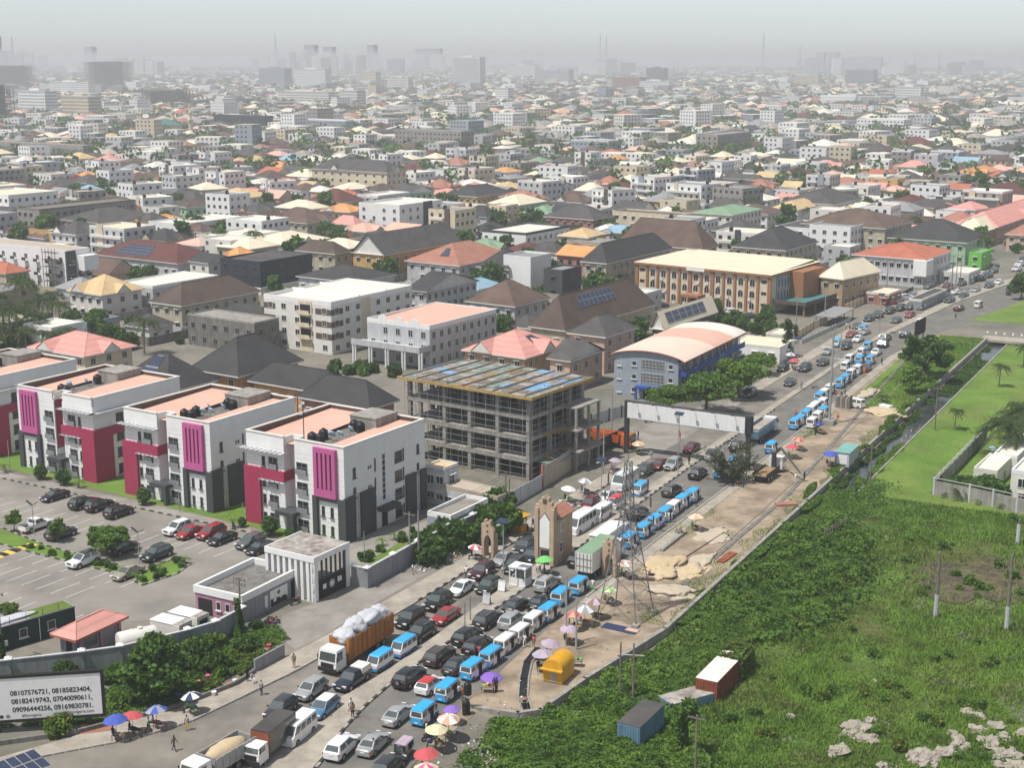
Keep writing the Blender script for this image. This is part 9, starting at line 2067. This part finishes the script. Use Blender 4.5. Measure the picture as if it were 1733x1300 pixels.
struct("container_creepers",np_mesh("container_creepers",leafquads(Cq,.26,rq,up=.5),4,["leaf","leaf_yellow"],(rq.uniform(size=len(Cq))< .4).astype(int)),"creepers over the rusty container's far end","stuff")
undergrowth("water_weed","water weed covering the middle of the canal",[(1584,669),(1614,673),(1676,614),(1648,607)],26000,.3,-1.1,.3,["leaf_dark","leaf"],55)
undergrowth("nursery_plants","low mixed plants of the roadside nursery",[(0,1150),(210,1125),(400,1065),(470,1062),(490,1082),(425,1125),(330,1185),(170,1225),(0,1232)],60000,.26,.02,.5,["leaf","leaf_light"],56)
#undergrowth("wall_weeds", "weeds and rubble plants along the sandy footway's wall", [(1100, 1050), (1150, 1040), (1220, 965), (1340, 850), (1430, 780), (1450, 790), (1350, 870), (1240, 975), (1160, 1060)], 16000, .22, .0, .4, ["leaf", "leaf_dark"], 57)
FLM=[(n_,*g(x_,y_,FZ)) for n_,x_,y_ in (("rusty container",1225,1170),("pale blue container",1075,1250),("left white-footed post",1583,1046),("right white-footed post",1703,1067),("property wall",1650,860),("rotten fence",1395,915),("timber pole pair",1060,1188),("creeper stump",1155,1285),("short white-footed post",1722,922),("lower right corner",1733,1300),("canal pole",1472,826),("field's lower edge",1450,1290),("centre of the field",1450,1100))]
for i,(x,y,s,k) in enumerate([(r5.uniform(1050,1733),r5.uniform(880,1290),r5.uniform(.4,.95),r5.choice("aac")) for _ in range(90)]):
 if SL(*at(x,y))[1]>-55:shrub(k,*at(x,y,FZ),s,uniq("low field bush "+where(*at(x,y,FZ),FLM)),"bushes of the field",FZ -.1)

poly("scorched_ground",[(1655+(1+.22*math.sin(k*2.3)+.15*math.sin(k*5.1))*105*math.cos(k*.2618),983+(1+.25*math.sin(k*1.7+1))*36*math.sin(k*.2618)) for k in range(24)],FZ +.14,"scorched","scorched bare patch in the field",FZ +.14)
# ---- rocks, rubble, litter, sand heaps
RK=[blob(60+i,1.0,.8,.5,18,11,.5).mesh("rock","rubble") for i in range(4)]
for i,(x,y,s) in enumerate(((1448,1240,1.1),(1440,1232,.9),(1468,1255,.9),(1420,1275,.9),(1472,1222,.6),(1548,1283,1.0),(1570,1287,1.1),(1600,1278,.9),(1625,1262,1.0),(1640,1208,.8),(1660,1215,.5),(1685,1232,.8),(1672,1260,1.1),(1690,1275,1.0),(1708,1282,1.0),(1738,1245,.8),(1610,1245,.5),(1700,1250,.7),(1479,1155,.3),(1493,1300,.5),(1720,1300,.9),(1690,1298,.7),(1622,1185,.3),(1580,1222,.3),(1335,1215,.5),(1655,1240,.8),(1580,1290,.8))):
 tag(ob("rock",RK[i % 4],None,(*at(x,y,FZ),FZ +.1),rnd.uniform(0,6),scale=(s*1.35,s*1.2,s*rnd.uniform(.9,1.4))),uniq("pale chunk of rubble in the grass "+where(*at(x,y,FZ),FLM)),"rock","rubble chunks in the field")
def mound(px,py,sx,sy,sz,mat,label,az=30):
 tag(ob("sand_heap",blob(int(px),sx,sy,sz,40,24,.42).mesh("sand_heap",mat,smooth=True),None,(*at(px,py),-.05),-R(az)),label,"sand heap")
mound(1120,962,2.6,4.2,.8,"sand","yellow sand heap beside the pylon");mound(1175,965,1.6,4.6,.5,"sand","flatter yellow sand heap along the trench");mound(1135,1003,3.0,2.2,.5,"pale_sand","whitish sand heap in front of the yellow one");mound(1190,950,1.4,3.0,.45,"pale_sand","pale sand ridge by the trench");mound(1500,698,3.4,3.0,.6,"sand","sand heap at the canal bank");mound(1470,668,1.6,4.5,.8,"pale_sand","long pale sand ridge by the big tree");mound(1210,905,2.6,4.2,.15,"pale_sand","thin spread of pale sand in the middle of the strip");mound(455,1112,1.2,1.0,.7,"brick","reddish soil heap at the nursery corner")
def litter(name,label,polyg,n,base,seed,size=.22):
 r_=np.random.RandomState(seed);xs,ys=np.array([p[0] for p in polyg]),np.array([p[1] for p in polyg]);x=r_.uniform(xs.min(),xs.max(),n);y=r_.uniform(ys.min(),ys.max(),n);ins=np.zeros(n,bool);j=len(polyg)-1
 for i in range(len(polyg)):
  c=((ys[i]> y) != (ys[j]> y));ins ^= c & (x < (xs[j]-xs[i])*(y -ys[i])/(ys[j]-ys[i]+1e-9)+xs[i]);j=i
 x,y=x[ins],y[ins];u=(x -CX)/F;v=(y -CY)/F;t=(H -base)/(S_ +v*C_);C=np.column_stack([t*u,t*(C_ -v*S_),base +r_.uniform(.03,.3,len(x))])
 struct(name,np_mesh(name,leafquads(C,size,r_,up=.6,jit=.7,elong=1.2),4,["litter","cloth_white","cloth_grey","cloth_brown"],r_.choice([0,0,0,1,2,3,3],len(x))),label,"stuff")
litter("litter","heap of rubbish under the broken wall",[(800,1222),(890,1212),(910,1222),(860,1235),(830,1240),(850,1300),(790,1310),(780,1270),(815,1245)],2600,FZ +.15,61,.17);litter("litter","rubbish along the foot of the long wall",[(1150,1060),(1200,1010),(1235,980),(1240,990),(1200,1035),(1160,1075)],1500,FZ +.1,62,.17);litter("litter","scattered rubbish on the roadside sand",[(700,1290),(780,1200),(900,1120),(1000,1080),(1060,1120),(960,1150),(890,1190),(780,1300)],520,.0,63,.16);litter("litter","rubble and rubbish beside the estate wall poles",[(690,945),(730,935),(790,935),(760,958),(700,975)],900,.02,64);litter("litter","debris floating in the canal",[(1490,790),(1530,740),(1560,715),(1570,720),(1540,760),(1500,800)],260,-1.08,65,.3)

# ================================================================== haze: one closed box of air round the camera and everything built
hb=MB().box(-7400,-160,-4.0,7400,15200,92.0);hz=struct("haze",hb.mesh("haze","white"),"thin whitish dust haze over the whole city","stuff")
hm=bpy.data.materials.new("haze");hm.use_nodes=True;n_=hm.node_tree.nodes;n_.remove(n_["Principled BSDF"]);pv=n_.new("ShaderNodeVolumePrincipled")
pv.inputs["Color"].default_value=(.74,.78,.82,1);pv.inputs["Density"].default_value=HAZE;pv.inputs["Anisotropy"].default_value=0.1
hm.node_tree.links.new(pv.outputs[0],n_["Material Output"].inputs["Volume"]);hz.data.materials.clear();hz.data.materials.append(hm)
